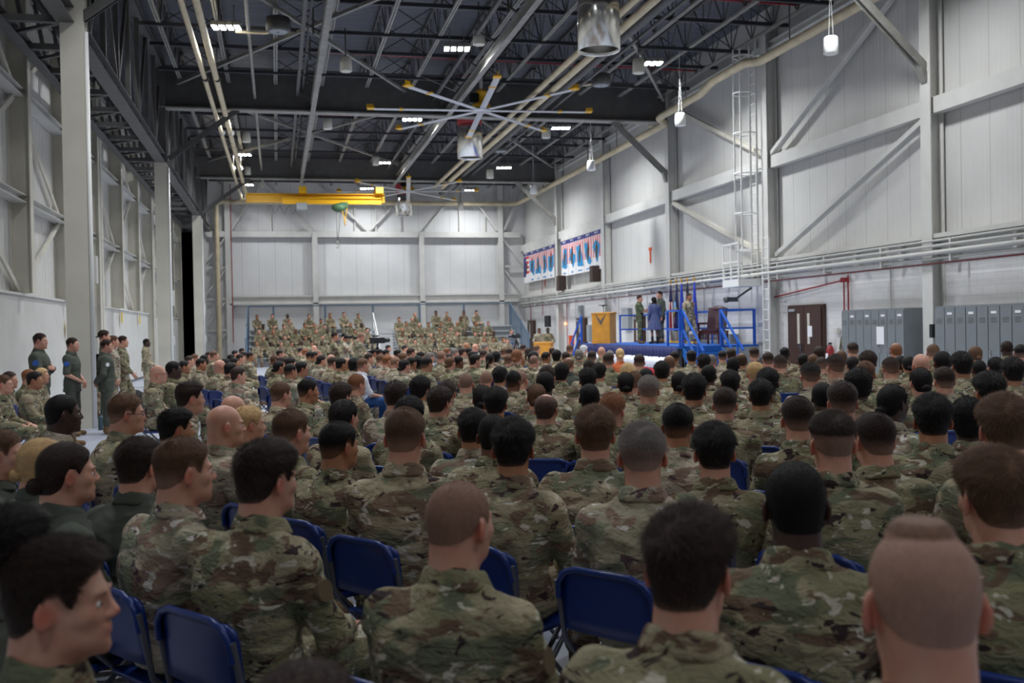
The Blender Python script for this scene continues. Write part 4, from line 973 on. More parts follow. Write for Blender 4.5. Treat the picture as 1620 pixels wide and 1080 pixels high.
NECK = {'sit': (0, -.005, .990), 'stand': (0, -.01, 1.450)}
def head_c(ps): n = NECK[ps]; return np.array((n[0], n[1]+.035, n[2]+.158))
def add_head(v, ps, hair=False):
    H = head_c(ps); n = NECK[ps]; A = lambda x, y, z: H+np.array((x, y, z))
    v.ell(A(0, -.012, .032), (.0745, .096, .088), .02)
    v.ell(A(0, .025, -.035), (.060, .068, .080), .03)
    v.ell(A(0, .030, -.078), (.048, .055, .036), .025)
    v.ell(A(0, .080, -.096), (.020, .016, .018), .02)
    v.ell(A(0, .074, .022), (.050, .018, .012), .018)
    for s in (-1, 1):
        v.ell(A(s*.042, .055, -.018), (.022, .022, .022), .02)
        v.ell(A(s*.031, .094, .002), (.014, .012, .010), .012, op='ssub')
        R_ = Matrix.Rotation(s*math.radians(28), 3, 'Z') @ Matrix.Rotation(math.radians(-10), 3, 'X')
        v.ell(A(s*.083, -.014, -.006), (.0075, .021, .034), .007, R=R_)
        v.ell(A(s*.090, -.008, -.004), (.006, .011, .019), .005, R=R_, op='ssub')
    v.cap(A(0, .088, .012), A(0, .106, -.022), .008, .0115, .012)
    for s in (-1, 1): v.ell(A(s*.012, .098, -.027), (.009, .011, .008), .008)
    v.ell(A(0, .088, -.052), (.024, .012, .0065), .006); v.ell(A(0, .087, -.064), (.021, .012, .007), .006)
    v.cap(A(0, -.022, -.03), (n[0], n[1]-.005, n[2]-.03), .060, .068, .03)
    v.cap(A(0, -.045, -.04), (n[0], n[1]-.02, n[2]+.01), .051, .056, .03)
def hand(v, wrist, aim, up, s, curl=.7, vox=.007):
    """palm + four fingers + thumb. aim = finger direction, up = back of the hand, s = thumb side"""
    W = np.array(wrist, float); a = np.array(aim, float); a /= np.linalg.norm(a); u = np.array(up, float); u -= a*(u @ a); u /= np.linalg.norm(u); sd = np.cross(a, u)*s
    pc = W+a*.055
    v.cap(W, W+a*.03, .026, .03, .015)
    for o in (-.024, -.008, .008, .024): v.cap(W+a*.02+sd*o*.6, W+a*.092+sd*o, .016, .0135, .01)
    for i, (o, L) in enumerate(((.030, .072), (.010, .082), (-.010, .076), (-.029, .058))):
        p = W+a*.092+sd*o; c = curl*(.9+.08*i); d = a.copy()
        for seg, (fr, r0, r1) in enumerate(((.45, .0105, .0095), (.32, .0095, .009), (.23, .009, .0075))):
            d = d*math.cos(c*.75)-u*math.sin(c*.75); d /= np.linalg.norm(d); 
            q = p+d*L*fr; v.cap(p, q, r0, r1, .003); p = q
            u_ = u
    p = W+a*.025+sd*.026; d = a*.6+sd*.8-u*.25; d /= np.linalg.norm(d); q = p+d*.042; v.cap(p, q, .0135, .0115, .01)
    d = a*.95+sd*.2-u*.35; d /= np.linalg.norm(d); v.cap(q, q+d*.032, .0112, .009, .004)

TSIT = [(-.06, .150, .120, -.015), (.0, .165, .130, -.02), (.2, .158, .118, -.045), (.45, .160, .118, -.06), (.65, .178, .120, -.055), (.8, .180, .112, -.045), (.9, .150, .095, -.03), (.96, .1, .075, -.018), (1.02, .062, .056, -.01)]
TST = [(-.08, .150, .110, 0), (.0, .165, .120, 0), (.2, .150, .110, .005), (.45, .155, .115, .005), (.65, .178, .122, 0), (.8, .182, .112, -.01), (.9, .155, .092, -.015), (.96, .1, .072, -.012), (1.02, .062, .056, -.01)]
def pose(name):
    """joint positions; left and right arms / legs"""
    if name == 'sit':
        return dict(ps='sit', z0=.50, L=.490, prof=TSIT,
            arm=[((s*.180, -.045, .905), (s*.235, .06, .66), (s*.12, .27, .62)) for s in (-1, 1)], hand=[((-s*.25, .9, -.25), (0, .1, 1)) for s in (-1, 1)],
            leg=[((s*.09, .0, .53), (s*.15, .43, .53), (s*.14, .43, .10)) for s in (-1, 1)], toe=[(0, 1, 0)]*2, curl=.5)
    base = dict(ps='stand', z0=.94, L=.510, prof=TST, leg=[((s*.09, .0, .92), (s*.105, .02, .50), (s*.11, -.02, .09)) for s in (-1, 1)], toe=[(s*.15, 1, 0) for s in (-1, 1)], curl=.7)
    sh = [(s*.182, -.015, 1.375) for s in (-1, 1)]
    if name == 'relax': base.update(arm=[(sh[i], (s*.235, -.02, 1.11), (s*.225, .06, .86)) for i, s in enumerate((-1, 1))], hand=[((0, .2, -1), (s, 0, 0)) for s in (-1, 1)])
    if name == 'crossed': base.update(arm=[(sh[0], (-.25, .06, 1.13), (.03, .205, 1.19)), (sh[1], (.25, .06, 1.12), (-.05, .17, 1.15))], hand=[((1, .0, .15), (0, 1, .2)), ((-1, -.1, .1), (0, 1, .1))])
    if name == 'clasp': base.update(arm=[(sh[i], (s*.25, .0, 1.10), (s*.06, .2, .95)) for i, s in enumerate((-1, 1))], hand=[((-s*.8, .3, -.55), (0, 1, .3)) for s in (-1, 1)])
    if name == 'behind': base.update(arm=[(sh[i], (s*.26, -.06, 1.11), (s*.09, -.19, .95)) for i, s in enumerate((-1, 1))], hand=[((-s*1, -.1, -.3), (0, -1, 0)) for s in (-1, 1)])
    if name == 'photo': base.update(arm=[(sh[i], (s*.25, .16, 1.20), (s*.09, .2, 1.50)) for i, s in enumerate((-1, 1))], hand=[((-s*.2, .25, 1), (s*.6, -.6, 0)) for s in (-1, 1)], curl=1.1)
    if name == 'reach': base.update(arm=[(sh[0], (-.22, .14, 1.16), (-.06, .38, 1.28)), (sh[1], (.23, .12, 1.14), (.07, .36, 1.16))], hand=[((.2, 1, .1), (-.6, 0, .8)), ((-.2, 1, .1), (.6, 0, .8))], curl=.9)
    if name == 'podium': base.update(arm=[(sh[i], (s*.28, .08, 1.13), (s*.24, .3, 1.06)) for i, s in enumerate((-1, 1))], hand=[((0, 1, -.15), (0, 0, 1)) for s in (-1, 1)], curl=.4)
    if name == 'walk': base.update(arm=[(sh[0], (-.27, -.12, 1.13), (-.3, -.05, .90)), (sh[1], (.29, .05, 1.13), (.34, .2, .95))], hand=[((0, .3, -1), (-1, 0, 0)), ((0, .6, -.8), (1, 0, 0))],
        leg=[((-.09, 0, .92), (-.1, .18, .53), (-.1, .14, .09)), ((.09, 0, .92), (.1, .02, .5), (.1, -.22, .16))])
    return base

def build_body(pn, vox):
    p = pose(pn); sit = pn == 'sit'
    v = Vol((-.42, -.4, -.02), (.42, .72 if sit else .6, 1.38 if sit else 1.80), vox)
    v.torso(p['z0'], p['L'], [(a, b_-.012, c-.012, d) for a, b_, c, d in p['prof']])
    for i, s in enumerate((-1, 1)):
        S, E, W = p['arm'][i]
        v.ell((S[0]*.93, S[1], S[2]), (.055, .055, .06), .04); v.cap(S, E, .047, .038, .03); v.cap(E, W, .039, .024, .02)
        hand(v, W, p['hand'][i][0], p['hand'][i][1], -s if pn not in ('x',) else s, p['curl'])
        Hp, K, A = p['leg'][i]
        v.cap(Hp, K, .078, .055, .04); v.cap(K, A, .052, .036, .03)
        t = np.array(p['toe'][i], float); t /= np.linalg.norm(t); A = np.array(A)
        v.cap(A+(0, 0, -.04), A+t*.16+(0, 0, -.055), .034, .026, .02)
    add_head(v, p['ps'])
    P, Q = v.surf(); return smooth(P, Q, 1, .3), Q
def build_top(pn, vox, seed, short=False, wide=0., fem=0.):
    p = pose(pn); sit = pn == 'sit'
    v = Vol((-.42, -.4, .35 if sit else .68), (.42, .45, 1.1 if sit else 1.56), vox)
    pr = [(a, b_+.014+wide*.8, c+.012+wide, d) for a, b_, c, d in p['prof']]
    pr[-1] = (1.0, .074, .068, -.01)
    if not sit: pr = [(-.30, .178, .135, 0), (-.1, .175, .13, 0)]+pr[1:]
    v.torso(p['z0'], p['L'], pr)
    for i, s in enumerate((-1, 1)):
        S, E, W = (np.array(q, float) for q in p['arm'][i])
        v.ell((S[0]*.93, S[1], S[2]+.002), (.070, .066, .070), .05); v.cap(S, E, .064+wide*.3, .055, .03)
        if short: pass
        else: v.cap(E, E+(W-E)*.93, .055, .038, .02)
        v.cap((s*.06, -.02, p['z0']+p['L']*.93), (s*.15, -.035, p['z0']+p['L']*.84), .045, .05, .04)
    nz = NECK[p['ps']]; v.cap((0, -.034, nz[2]-.075), (0, -.016, nz[2]-.004), .088, .078, .03); v.cap((0, .01, nz[2]-.07), (0, .0, nz[2]-.03), .075, .068, .03)
    if short:
        # cut sleeve below the elbow-side of the upper arm
        for i in range(2):
            S, E, W = (np.array(q, float) for q in p['arm'][i]); c = S+(E-S)*1.25; v.ell(c, (.09, .09, .075), .01, op='sub')
    P, Q = v.surf(); P = smooth(P, Q, 1, .5)
    P = folds(P, normals(P, Q), seed, .013 if vox < .01 else .010)
    return P, Q
def build_legs(pn, vox, seed, skirt=False):
    p = pose(pn); sit = pn == 'sit'
    v = Vol((-.36, -.3, .06), (.36, .62, .72 if sit else 1.1), vox)
    if skirt:
        v.torso(.94, .52, [(-.95, .27, .24, 0), (-.5, .24, .2, 0), (-.1, .19, .15, 0), (.08, .155, .12, 0)])
    else:
        v.ell((0, -.005 if sit else 0, p['z0']+.04), (.175, .14, .13), .04)
        for i in range(2):
            Hp, K, A = (np.array(q, float) for q in p['leg'][i])
            v.cap(Hp, K, .098, .074, .03); v.cap(K, K+(A-K)*.72, .072, .062, .03); v.cap(K+(A-K)*.6, K+(A-K)*.72, .068, .066, .02)
    P, Q = v.surf(); P = smooth(P, Q, 1, .5); P = folds(P, normals(P, Q), seed, .007); return P, Q
def boot_mesh(pn, i, m):
    p = pose(pn); Hp, K, A = (np.array(q, float) for q in p['leg'][i]); t = np.array(p['toe'][i], float); t /= np.linalg.norm(t)
    v = Vol(np.minimum(K, A)-.2, np.maximum(A, K)+.25, .014)
    v.cap(K+(A-K)*.62, A+(0, 0, -.01), .052, .048, .02); v.cap(A+(0, 0, -.035), A+t*.16+(0, 0, -.045), .05, .042, .03)
    sl = v.sl((-9, -9, -9), (9, 9, A[2]-.098+.01), 0); 
    if sl is not None: v.F[:, :, :max(1, int((A[2]-.09-v.lo[2])/.014))] = 1
    P, Q = v.surf(); return np_mesh('boot', P, Q, m)
def collar_mesh(ps, m):
    n = NECK[ps]; b = MB(); seg = 26; prof = [(.067, -.02), (.065, .022), (.067, .038), (.073, .042), (.080, .032), (.091, .004), (.096, -.008), (.087, -.010), (.075, .012)]
    vs = []; k = len(prof)
    for i in range(seg+1):
        a = math.radians(90+22+(360-44)*i/seg)
        for r, z in prof:
            back = (1-math.sin(a))/2
            rr = r*(1.0+.10*abs(math.cos(a))); vs.append((n[0]+rr*math.cos(a), n[1]+.006+rr*math.sin(a)*.98, n[2]+.012+z*(.9+.25*back)+.010*back-.022*(1-back)))
    fs = [(i*k+j, i*k+(j+1) % k, (i+1)*k+(j+1) % k, (i+1)*k+j) for i in range(seg) for j in range(k)]
    fs += [tuple(range(k))[::-1], tuple(range(seg*k, seg*k+k))]
    b.add(vs, fs, True); me = b.mesh('collar'); me.materials.append(m)
    return me

# hair
def build_hair(style, ps, vox):
    H = head_c(ps); v = Vol(H+(-.16, -.24, -.34 if style in ('long', 'pony') else -.15), H+(.16, .15, .19), vox)
    top, side = {'full': (.018, .007), 'crew': (.010, .005), 'close': (.008, .007), 'afro': (.030, .024), 'bun': (.011, .009), 'pony': (.012, .012), 'long': (.018, .022), 'stub': (.0035, .003), 'balding': (.004, .006), 'fade': (.013, .0035), 'under': (.016, .003), 'flat': (.004, .003)}[style]
    vox_min = vox*.45
    x, y, z = v.grid((slice(None),)*3); X = x-H[0]; Y = y-H[1]; Z = z-H[2]
    def el(c, r):
        a, b_, e = (X-c[0])/r[0], (Y-c[1])/r[1], (Z-c[2])/r[2]; k0 = np.sqrt(a*a+b_*b_+e*e); k1 = np.sqrt((a/r[0])**2+(b_/r[1])**2+(e/r[2])**2)+1e-6
        return k0*(k0-1)/k1
    base = el((0, -.012, .032), (.0745, .096, .088))
    nape = el((0, -.045, -.045), (.052, .050, .075))
    h = np.clip(.5+.5*(base-nape)/.03, 0, 1); base = base*(1-h)+nape*h-.03*h*(1-h)
    zl = [-.14, -.07, -.04, -.022, -.012, .012, .026, .036, .05, .064, .078, .1]
    zv = [-.085, -.085, -.06, .0, .028, .028, .0, -.012 if style not in ('bun', 'pony') else .02, .040, .052, .068, .085]
    zmin = np.interp(Y, zl, zv).astype(np.float32)+0*X+0*Z
    if style == 'long': zmin = np.where(Y < .01, -.2, zmin)
    g = Z-zmin                              # positive inside the hair region
    tw = np.clip((Z-.03)/.05, 0, 1) if style != 'fade' else np.clip((Z+.01)/.09, 0, 1); th = side+(top-side)*tw*tw*(3-2*tw)
    if style == 'full': th = th+.012*np.clip((Y+.0)/.09, 0, 1)*tw
    if style == 'crew': th = th+.004*tw
    th = np.maximum(th, vox_min*.5)*np.clip(g/.018, 0, 1)+.0005
    D = np.maximum(base-th, -g)
    if style == 'balding': D = np.maximum(D, -el((0, .03, .11), (.06, .085, .06)))
    if style == 'stub': D = np.maximum(D, -el((0, .075, .10), (.07, .05, .05)))
    if style == 'flat':
        strip = np.maximum(el((0, .0, .098), (.051, .064, .044)), Z-.131)
        D = np.minimum(D, strip)
    v.F[:] = D
    A = lambda x_, y_, z_: H+np.array((x_, y_, z_))
    if style == 'bun': v.ell(A(0, -.122, -.035), (.038, .028, .032), .012)
    if style == 'pony': v.cap(A(0, -.105, .0), A(0, -.145, -.07), .022, .026, .012); v.cap(A(0, -.145, -.07), A(0, -.13, -.26), .026, .010, .012)
    if style == 'long':
        v.ell(A(0, -.05, -.10), (.085, .065, .13), .03); 
        for s in (-1, 1): v.cap(A(s*.078, -.01, .0), A(s*.075, -.01, -.2), .02, .02, .02)
    P, Q = v.surf(); P = smooth(P, Q, 1, .4)
    Nn = normals(P, Q); L = P-H
    if style in ('full', 'afro', 'fade', 'under', 'crew', 'long', 'balding', 'close'):
        am = {'full': .005, 'afro': .006, 'fade': .0025, 'under': .004, 'crew': .0016, 'long': .004, 'balding': .0015, 'close': .001}[style]
        P = P+Nn*(sinnoise(P*np.array([1, .6, 1]), 60, hash(style) % 97 if False else len(style)*7, 3)*am*np.clip((L[:, 2]+.02)/.06, .15, 1))[:, None]
    d = np.ones(len(P))
    if style == 'under': d = np.clip((L[:, 2]-.035)/.02, .35, 1)
    if style == 'fade': d = np.clip((L[:, 2]+.03)/.1, .35, 1)
    if style == 'crew': d = np.clip((L[:, 2]+.06)/.09, .45, 1)
    if style == 'full': d = np.clip((L[:, 2]+.09)/.05, .6, 1)
    if style == 'stub': d = np.full(len(P), .42)
    if style == 'balding': d = np.clip(1-(L[:, 2]-.05)/.1, .4, .9)
    if style == 'flat': d = np.where((L[:, 2] > .112) & (np.abs(L[:, 0]) < .052), .75, .10)
    gl = L[:, 2]-np.interp(L[:, 1], zl, zv)
    if style in ('crew', 'full', 'fade', 'under', 'close', 'afro', 'balding'): d = d*np.clip(gl/(.03 if style in ('crew', 'fade') else .016), .3, 1)
    nb = {.004: 15000, .0065: 3800}.get(vox, 0)
    if nb and style not in ('flat',):
        ln = {'full': .026, 'crew': .009, 'close': .0035, 'afro': .012, 'bun': .014, 'pony': .018, 'long': .03, 'stub': .0025, 'balding': .009, 'fade': .014, 'under': .022}[style]
        lift = {'full': .32, 'crew': .65, 'close': .9, 'afro': .9, 'bun': .12, 'pony': .15, 'long': .12, 'stub': .8, 'balding': .4, 'fade': .5, 'under': .4}[style]
        r = np.random.RandomState(11); c4 = P[Q]; cen = c4.mean(1); fn = np.cross(c4[:, 2]-c4[:, 0], c4[:, 3]-c4[:, 1]); ar = np.linalg.norm(fn, axis=1)+1e-12; fn = fn/ar[:, None]
        ok = ((fn*(cen-H)).sum(1) > 0) & (cen[:, 2]-H[2]-np.interp(cen[:, 1]-H[1], zl, zv) > .003)
        if style in ('long', 'pony'): ok = (fn*(cen-H)).sum(1) > -.02
        pr = ar*ok; pr /= pr.sum(); idx = r.choice(len(Q), nb, p=pr); uv = r.rand(nb, 2)[:, :, None]
        q = c4[idx]; root = (q[:, 0]*(1-uv[:, 0])+q[:, 1]*uv[:, 0])*(1-uv[:, 1])+(q[:, 3]*(1-uv[:, 0])+q[:, 2]*uv[:, 0])*uv[:, 1]
        n = fn[idx]; crown = H+np.array((.012, -.055, .12)); t = root-crown; swirl = np.cross(n, t)*.45
        if style in ('bun', 'pony'): t = H+np.array((0, -.12, -.03))-root
        t = t/(np.linalg.norm(t, axis=1, keepdims=True)+1e-6)+swirl/(np.linalg.norm(t, axis=1, keepdims=True)+.02)*.5
        if style in ('full', 'fade', 'under'):
            up = np.clip((root[:, 2]-H[2]-.04)/.05, 0, 1)[:, None]; t = t*(1-up*.5)+np.array((.25, .8, .2))*up*.6
        t = t-n*(t*n).sum(1, keepdims=True); t /= np.linalg.norm(t, axis=1, keepdims=True)+1e-6
        jit = r.normal(size=(nb, 3))*(.55 if style in ('afro', 'close') else .22)
        d1 = n*lift+t*(1-lift)+jit; d1 /= np.linalg.norm(d1, axis=1, keepdims=True)
        edge = np.clip((root[:, 2]-H[2]-np.interp(root[:, 1]-H[1], zl, zv))/.04, .25, 1)
        if style in ('fade', 'under', 'crew', 'full'): edge = edge*np.clip((root[:, 2]-H[2]+(.03 if style != 'under' else -.03))/.07, .22, 1)
        l_ = (ln*edge*(.6+.6*r.rand(nb)))[:, None]
        p1 = root+d1*l_*.55; d2 = d1*.6+t*.55-n*.12*lift; d2 /= np.linalg.norm(d2, axis=1, keepdims=True); p2 = p1+d2*l_*.5
        sd = np.cross(d1, n+jit*.8); sd /= np.linalg.norm(sd, axis=1, keepdims=True)+1e-6; wv = sd*(.00045 if nb > 9000 else .0011)
        root = root-n*.0015
        B_ = np.stack([root-wv, root+wv, p1+wv*.8, p1-wv*.8, p2+wv*.25, p2-wv*.25], 1).reshape(-1, 3)
        o_ = len(P)+6*np.arange(nb)[:, None]
        Q = np.concatenate([Q, o_+np.array([0, 1, 2, 3]), o_+np.array([3, 2, 4, 5])]); P = np.concatenate([P, B_]); dd = np.repeat(d[Q[idx, 0]], 6)
        if style in ('fade', 'crew'): dd = np.maximum(dd, .0)
        d = np.concatenate([d, dd])
    return P, Q, d
def turn(P, ps, ang, pitch=0):
    """turn the head about the neck"""
    if not ang and not pitch: return P
    n = NECK[ps]; w_ = np.clip((P[:, 2]-(n[2]-.01))/.10, 0, 1)*(np.hypot(P[:, 0]-n[0], P[:, 1]-n[1]) < .2); w_ = w_*w_*(3-2*w_)
    a = math.radians(ang)*w_; x = P[:, 0]-n[0]; y = P[:, 1]-(n[1]+.005); z = P[:, 2]-n[2]
    b_ = math.radians(pitch)*w_; y2 = y*np.cos(b_)-z*np.sin(b_); z2 = y*np.sin(b_)+z*np.cos(b_)
    c, s = np.cos(a), np.sin(a)
    return np.stack([c*x+s*y2+n[0], -s*x+c*y2+n[1]+.005, z2+n[2]], 1)      # positive angle = to the right

# ---- materials for people
def camo(name, cols, scale=1.):
    m, nt, b = newmat(name); lk = nt.links.new
    tc = N(nt, 'ShaderNodeTexCoord'); oi = N(nt, 'ShaderNodeObjectInfo')
    ofs = N(nt, 'ShaderNodeVectorMath', operation='SCALE'); cb = N(nt, 'ShaderNodeCombineXYZ')
    mu = N(nt, 'ShaderNodeMath', operation='MULTIPLY'); mu.inputs[1].default_value = 7.3; lk(oi.outputs['Random'], mu.inputs[0])
    lk(oi.outputs['Random'], cb.inputs[0]); lk(mu.outputs[0], cb.inputs[1]); lk(oi.outputs['Random'], cb.inputs[2]); lk(cb.outputs[0], ofs.inputs[0]); ofs.inputs['Scale'].default_value = 13.
    ad = N(nt, 'ShaderNodeVectorMath', operation='ADD'); lk(tc.outputs['Object'], ad.inputs[0]); lk(ofs.outputs[0], ad.inputs[1])
    mp = N(nt, 'ShaderNodeMapping'); mp.inputs['Scale'].default_value = (1*scale, 1*scale, 1.9*scale); mp.inputs['Rotation'].default_value = (.0, .25, .0); lk(ad.outputs[0], mp.inputs['Vector'])
    def noise_(sc, det, dist, off):
        a = N(nt, 'ShaderNodeVectorMath', operation='ADD'); a.inputs[1].default_value = (off, off*.7, off*1.3); lk(mp.outputs[0], a.inputs[0])
        n_ = N(nt, 'ShaderNodeTexNoise'); n_.inputs['Scale'].default_value = sc; n_.inputs['Detail'].default_value = det; n_.inputs['Distortion'].default_value = dist; n_.inputs['Roughness'].default_value = .55; lk(a.outputs[0], n_.inputs['Vector']); return n_.outputs['Fac']
    def step(v, t, w_=.012):
        r = N(nt, 'ShaderNodeMapRange'); r.inputs['From Min'].default_value = t-w_; r.inputs['From Max'].default_value = t+w_; lk(v, r.inputs['Value']); return r.outputs['Result']
    def mix(f, A, B):
        x = N(nt, 'ShaderNodeMix', data_type='RGBA'); lk(f, x.inputs['Factor'])
        for s_, q in (('A', A), ('B', B)):
            if isinstance(q, tuple): x.inputs[s_].default_value = (*q, 1)
            else: lk(q, x.inputs[s_])
        return x.outputs['Result']
    tan, green, brown, dark, cream, olive = [tuple(q*.84 for q in c_) for c_ in cols]
    c = mix(step(noise_(3.2, 2, .3, 0), .5, .10), tan, olive)
    c = mix(step(noise_(4.6, 3, .6, 3.1), .55, .03), c, green)
    c = mix(step(noise_(5.2, 3, .7, 7.7), .555, .014), c, brown)
    c = mix(step(noise_(9.5, 3, .8, 12.3), .630, .012), c, dark)
    c = mix(step(noise_(11.5, 3, .8, 19.9), .628, .014), c, cream)
    lk(c, b.inputs['Base Color']); b.inputs['Roughness'].default_value = .85; b.inputs['Specular IOR Level'].default_value = .2
    nb = N(nt, 'ShaderNodeTexNoise'); nb.inputs['Scale'].default_value = 22; nb.inputs['Detail'].default_value = 5; nb.inputs['Distortion'].default_value = 1.2; lk(mp.outputs[0], nb.inputs['Vector'])
    bp = N(nt, 'ShaderNodeBump'); bp.inputs['Strength'].default_value = .8; bp.inputs['Distance'].default_value = .02; lk(nb.outputs['Fac'], bp.inputs['Height']); lk(bp.outputs[0], b.inputs['Normal'])
    return m
CAMO = [camo('camouflage_cloth_tan', (rgb(190, 175, 148), rgb(128, 130, 106), rgb(134, 112, 94), rgb(78, 60, 62), rgb(216, 208, 194), rgb(158, 150, 120))),
        camo('camouflage_cloth_green', (rgb(172, 162, 134), rgb(113, 118, 94), rgb(118, 98, 80), rgb(62, 50, 50), rgb(204, 198, 180), rgb(140, 136, 104)), 1.1),
        camo('camouflage_cloth_faded', (rgb(200, 186, 166), rgb(140, 144, 120), rgb(152, 128, 112), rgb(98, 78, 84), rgb(226, 220, 212), rgb(172, 164, 140)), .95)]
CAMO.append(camo('camouflage_cloth_deep_green', (rgb(112, 120, 92), rgb(78, 92, 68), rgb(94, 86, 66), rgb(42, 46, 38), rgb(146, 150, 122), rgb(96, 106, 80))))
def cloth_mat(name, c): return mat(name, c, .85, spec=.2, noise=.06, nscale=9, bump=.35, bscale=26)
FLIGHT = cloth_mat('dark_sage_flight_suit_cloth', rgb(80, 84, 76)); POLO = cloth_mat('white_polo_cloth', rgb(212, 216, 226)); ORANGE = cloth_mat('orange_top_cloth', rgb(196, 104, 64)); PINK = cloth_mat('pale_pink_shirt_cloth', rgb(226, 188, 184)); SUIT = cloth_mat('dark_suit_cloth', rgb(34, 36, 44)); JEANS = cloth_mat('blue_jeans_cloth', rgb(50, 80, 130)); GREYT = cloth_mat('grey_shirt_cloth', rgb(120, 126, 136)); DRESS = cloth_mat('slate_blue_dress_cloth', rgb(86, 94, 130))
BOOT = mat('coyote_boot_suede', rgb(116, 88, 58), .8, noise=.1, nscale=12); SHOE = mat('black_shoe_leather', rgb(20, 20, 22), .4)
def skin_mat(name, c, red):
    m, nt, b = newmat(name); tc = N(nt, 'ShaderNodeTexCoord'); nz = N(nt, 'ShaderNodeTexNoise'); nz.inputs['Scale'].default_value = 14; nz.inputs['Detail'].default_value = 5
    nt.links.new(tc.outputs['Object'], nz.inputs['Vector']); mx = N(nt, 'ShaderNodeMix', data_type='RGBA'); mr = N(nt, 'ShaderNodeMapRange'); mr.inputs['From Min'].default_value = .35; mr.inputs['From Max'].default_value = .65
    nt.links.new(nz.outputs['Fac'], mr.inputs['Value']); nt.links.new(mr.outputs[0], mx.inputs['Factor']); mx.inputs['A'].default_value = (*c, 1); mx.inputs['B'].default_value = (*red, 1)
    at = N(nt, 'ShaderNodeAttribute', attribute_name='blush'); m3 = N(nt, 'ShaderNodeMix', data_type='RGBA'); nt.links.new(at.outputs['Fac'], m3.inputs['Factor']); nt.links.new(mx.outputs['Result'], m3.inputs['A']); m3.inputs['B'].default_value = (red[0]*.95, red[1]*.55, red[2]*.55, 1)
    nt.links.new(m3.outputs['Result'], b.inputs['Base Color']); b.inputs['Roughness'].default_value = .48; b.inputs['Subsurface Weight'].default_value = .12
    b.inputs['Subsurface Radius'].default_value = (.02, .008, .004); b.inputs['Subsurface Scale'].default_value = .5; return m
SKIN = {1: skin_mat('light_skin', rgb(206, 158, 136), rgb(196, 140, 118)), 2: skin_mat('tan_skin', rgb(176, 126, 94), rgb(160, 108, 80)), 3: skin_mat('brown_skin', rgb(122, 82, 60), rgb(106, 68, 50)), 4: skin_mat('dark_brown_skin', rgb(74, 50, 40), rgb(60, 40, 32)), 5: skin_mat('rosy_skin', rgb(220, 150, 136), rgb(206, 126, 112))}
SKINRGB = {1: (204, 160, 140), 2: (172, 122, 92), 3: (120, 82, 60), 4: (70, 48, 38)}
def hair_mat(name, c, sk):
    m, nt, b = newmat(name); lk = nt.links.new; at = N(nt, 'ShaderNodeAttribute', attribute_name='dens'); tc = N(nt, 'ShaderNodeTexCoord')
    mp = N(nt, 'ShaderNodeMapping'); mp.inputs['Scale'].default_value = (1, .35, .5); lk(tc.outputs['Object'], mp.inputs['Vector'])
    nz = N(nt, 'ShaderNodeTexNoise'); nz.inputs['Scale'].default_value = 170; nz.inputs['Detail'].default_value = 4; lk(mp.outputs[0], nz.inputs['Vector'])
    n2 = N(nt, 'ShaderNodeTexNoise'); n2.inputs['Scale'].default_value = 30; n2.inputs['Detail'].default_value = 3; lk(mp.outputs[0], n2.inputs['Vector'])
    mx = N(nt, 'ShaderNodeMix', data_type='RGBA'); mx.inputs['A'].default_value = (*[q*.4 for q in c], 1); mx.inputs['B'].default_value = (*[min(1, q*1.8) for q in c], 1)
    av = N(nt, 'ShaderNodeMath', operation='MULTIPLY_ADD'); av.inputs[1].default_value = .5; lk(nz.outputs[0], av.inputs[0]); hf = N(nt, 'ShaderNodeMath', operation='MULTIPLY'); hf.inputs[1].default_value = .5; lk(n2.outputs[0], hf.inputs[0]); lk(hf.outputs[0], av.inputs[2])
    lk(av.outputs[0], mx.inputs['Factor'])
    m2 = N(nt, 'ShaderNodeMix', data_type='RGBA'); m2.inputs['A'].default_value = (*sk, 1); lk(mx.outputs['Result'], m2.inputs['B'])
    dn = N(nt, 'ShaderNodeMath', operation='MULTIPLY_ADD'); sb = N(nt, 'ShaderNodeMath', operation='SUBTRACT'); lk(nz.outputs[0], sb.inputs[0]); sb.inputs[1].default_value = .5
    dn.inputs[1].default_value = .6; lk(sb.outputs[0], dn.inputs[0]); lk(at.outputs['Fac'], dn.inputs[2]); dn.use_clamp = True; lk(dn.outputs[0], m2.inputs['Factor'])
    lk(m2.outputs['Result'], b.inputs['Base Color']); b.inputs['Roughness'].default_value = .62; b.inputs['Specular IOR Level'].default_value = .25
    bp = N(nt, 'ShaderNodeBump'); bp.inputs['Strength'].default_value = .5; bp.inputs['Distance'].default_value = .004; lk(nz.outputs[0], bp.inputs['Height']); lk(bp.outputs[0], b.inputs['Normal']); return m
HC = {'K': (13, 12, 13), 'D': (44, 32, 27), 'B': (92, 66, 48), 'R': (124, 78, 50), 'L': (196, 164, 118), 'G': (110, 104, 100), 'W': (206, 206, 208), 'N': (80, 66, 60)}
HN = {'K': 'black', 'D': 'dark_brown', 'B': 'brown', 'R': 'reddish', 'L': 'blond', 'G': 'grey', 'W': 'white', 'N': 'pale'}
_hm = {}
def hmat(c, sk):
    k = (c, sk)
    if k not in _hm: _hm[k] = hair_mat(HN[c]+'_hair_%s' % ['', 'light', 'tan', 'brown', 'dark'][sk], rgb(*HC[c]), tuple(q*.62 for q in rgb(*SKINRGB[sk])))
    return _hm[k]
EYE_W = mat('eye_white', rgb(225, 220, 214), .25); EYE_D = mat('dark_iris', rgb(40, 28, 22), .2)
PATCH = mat('blue_unit_patch', rgb(44, 90, 176), .7); PATCH2 = mat('brown_unit_patch', rgb(98, 84, 60), .8)

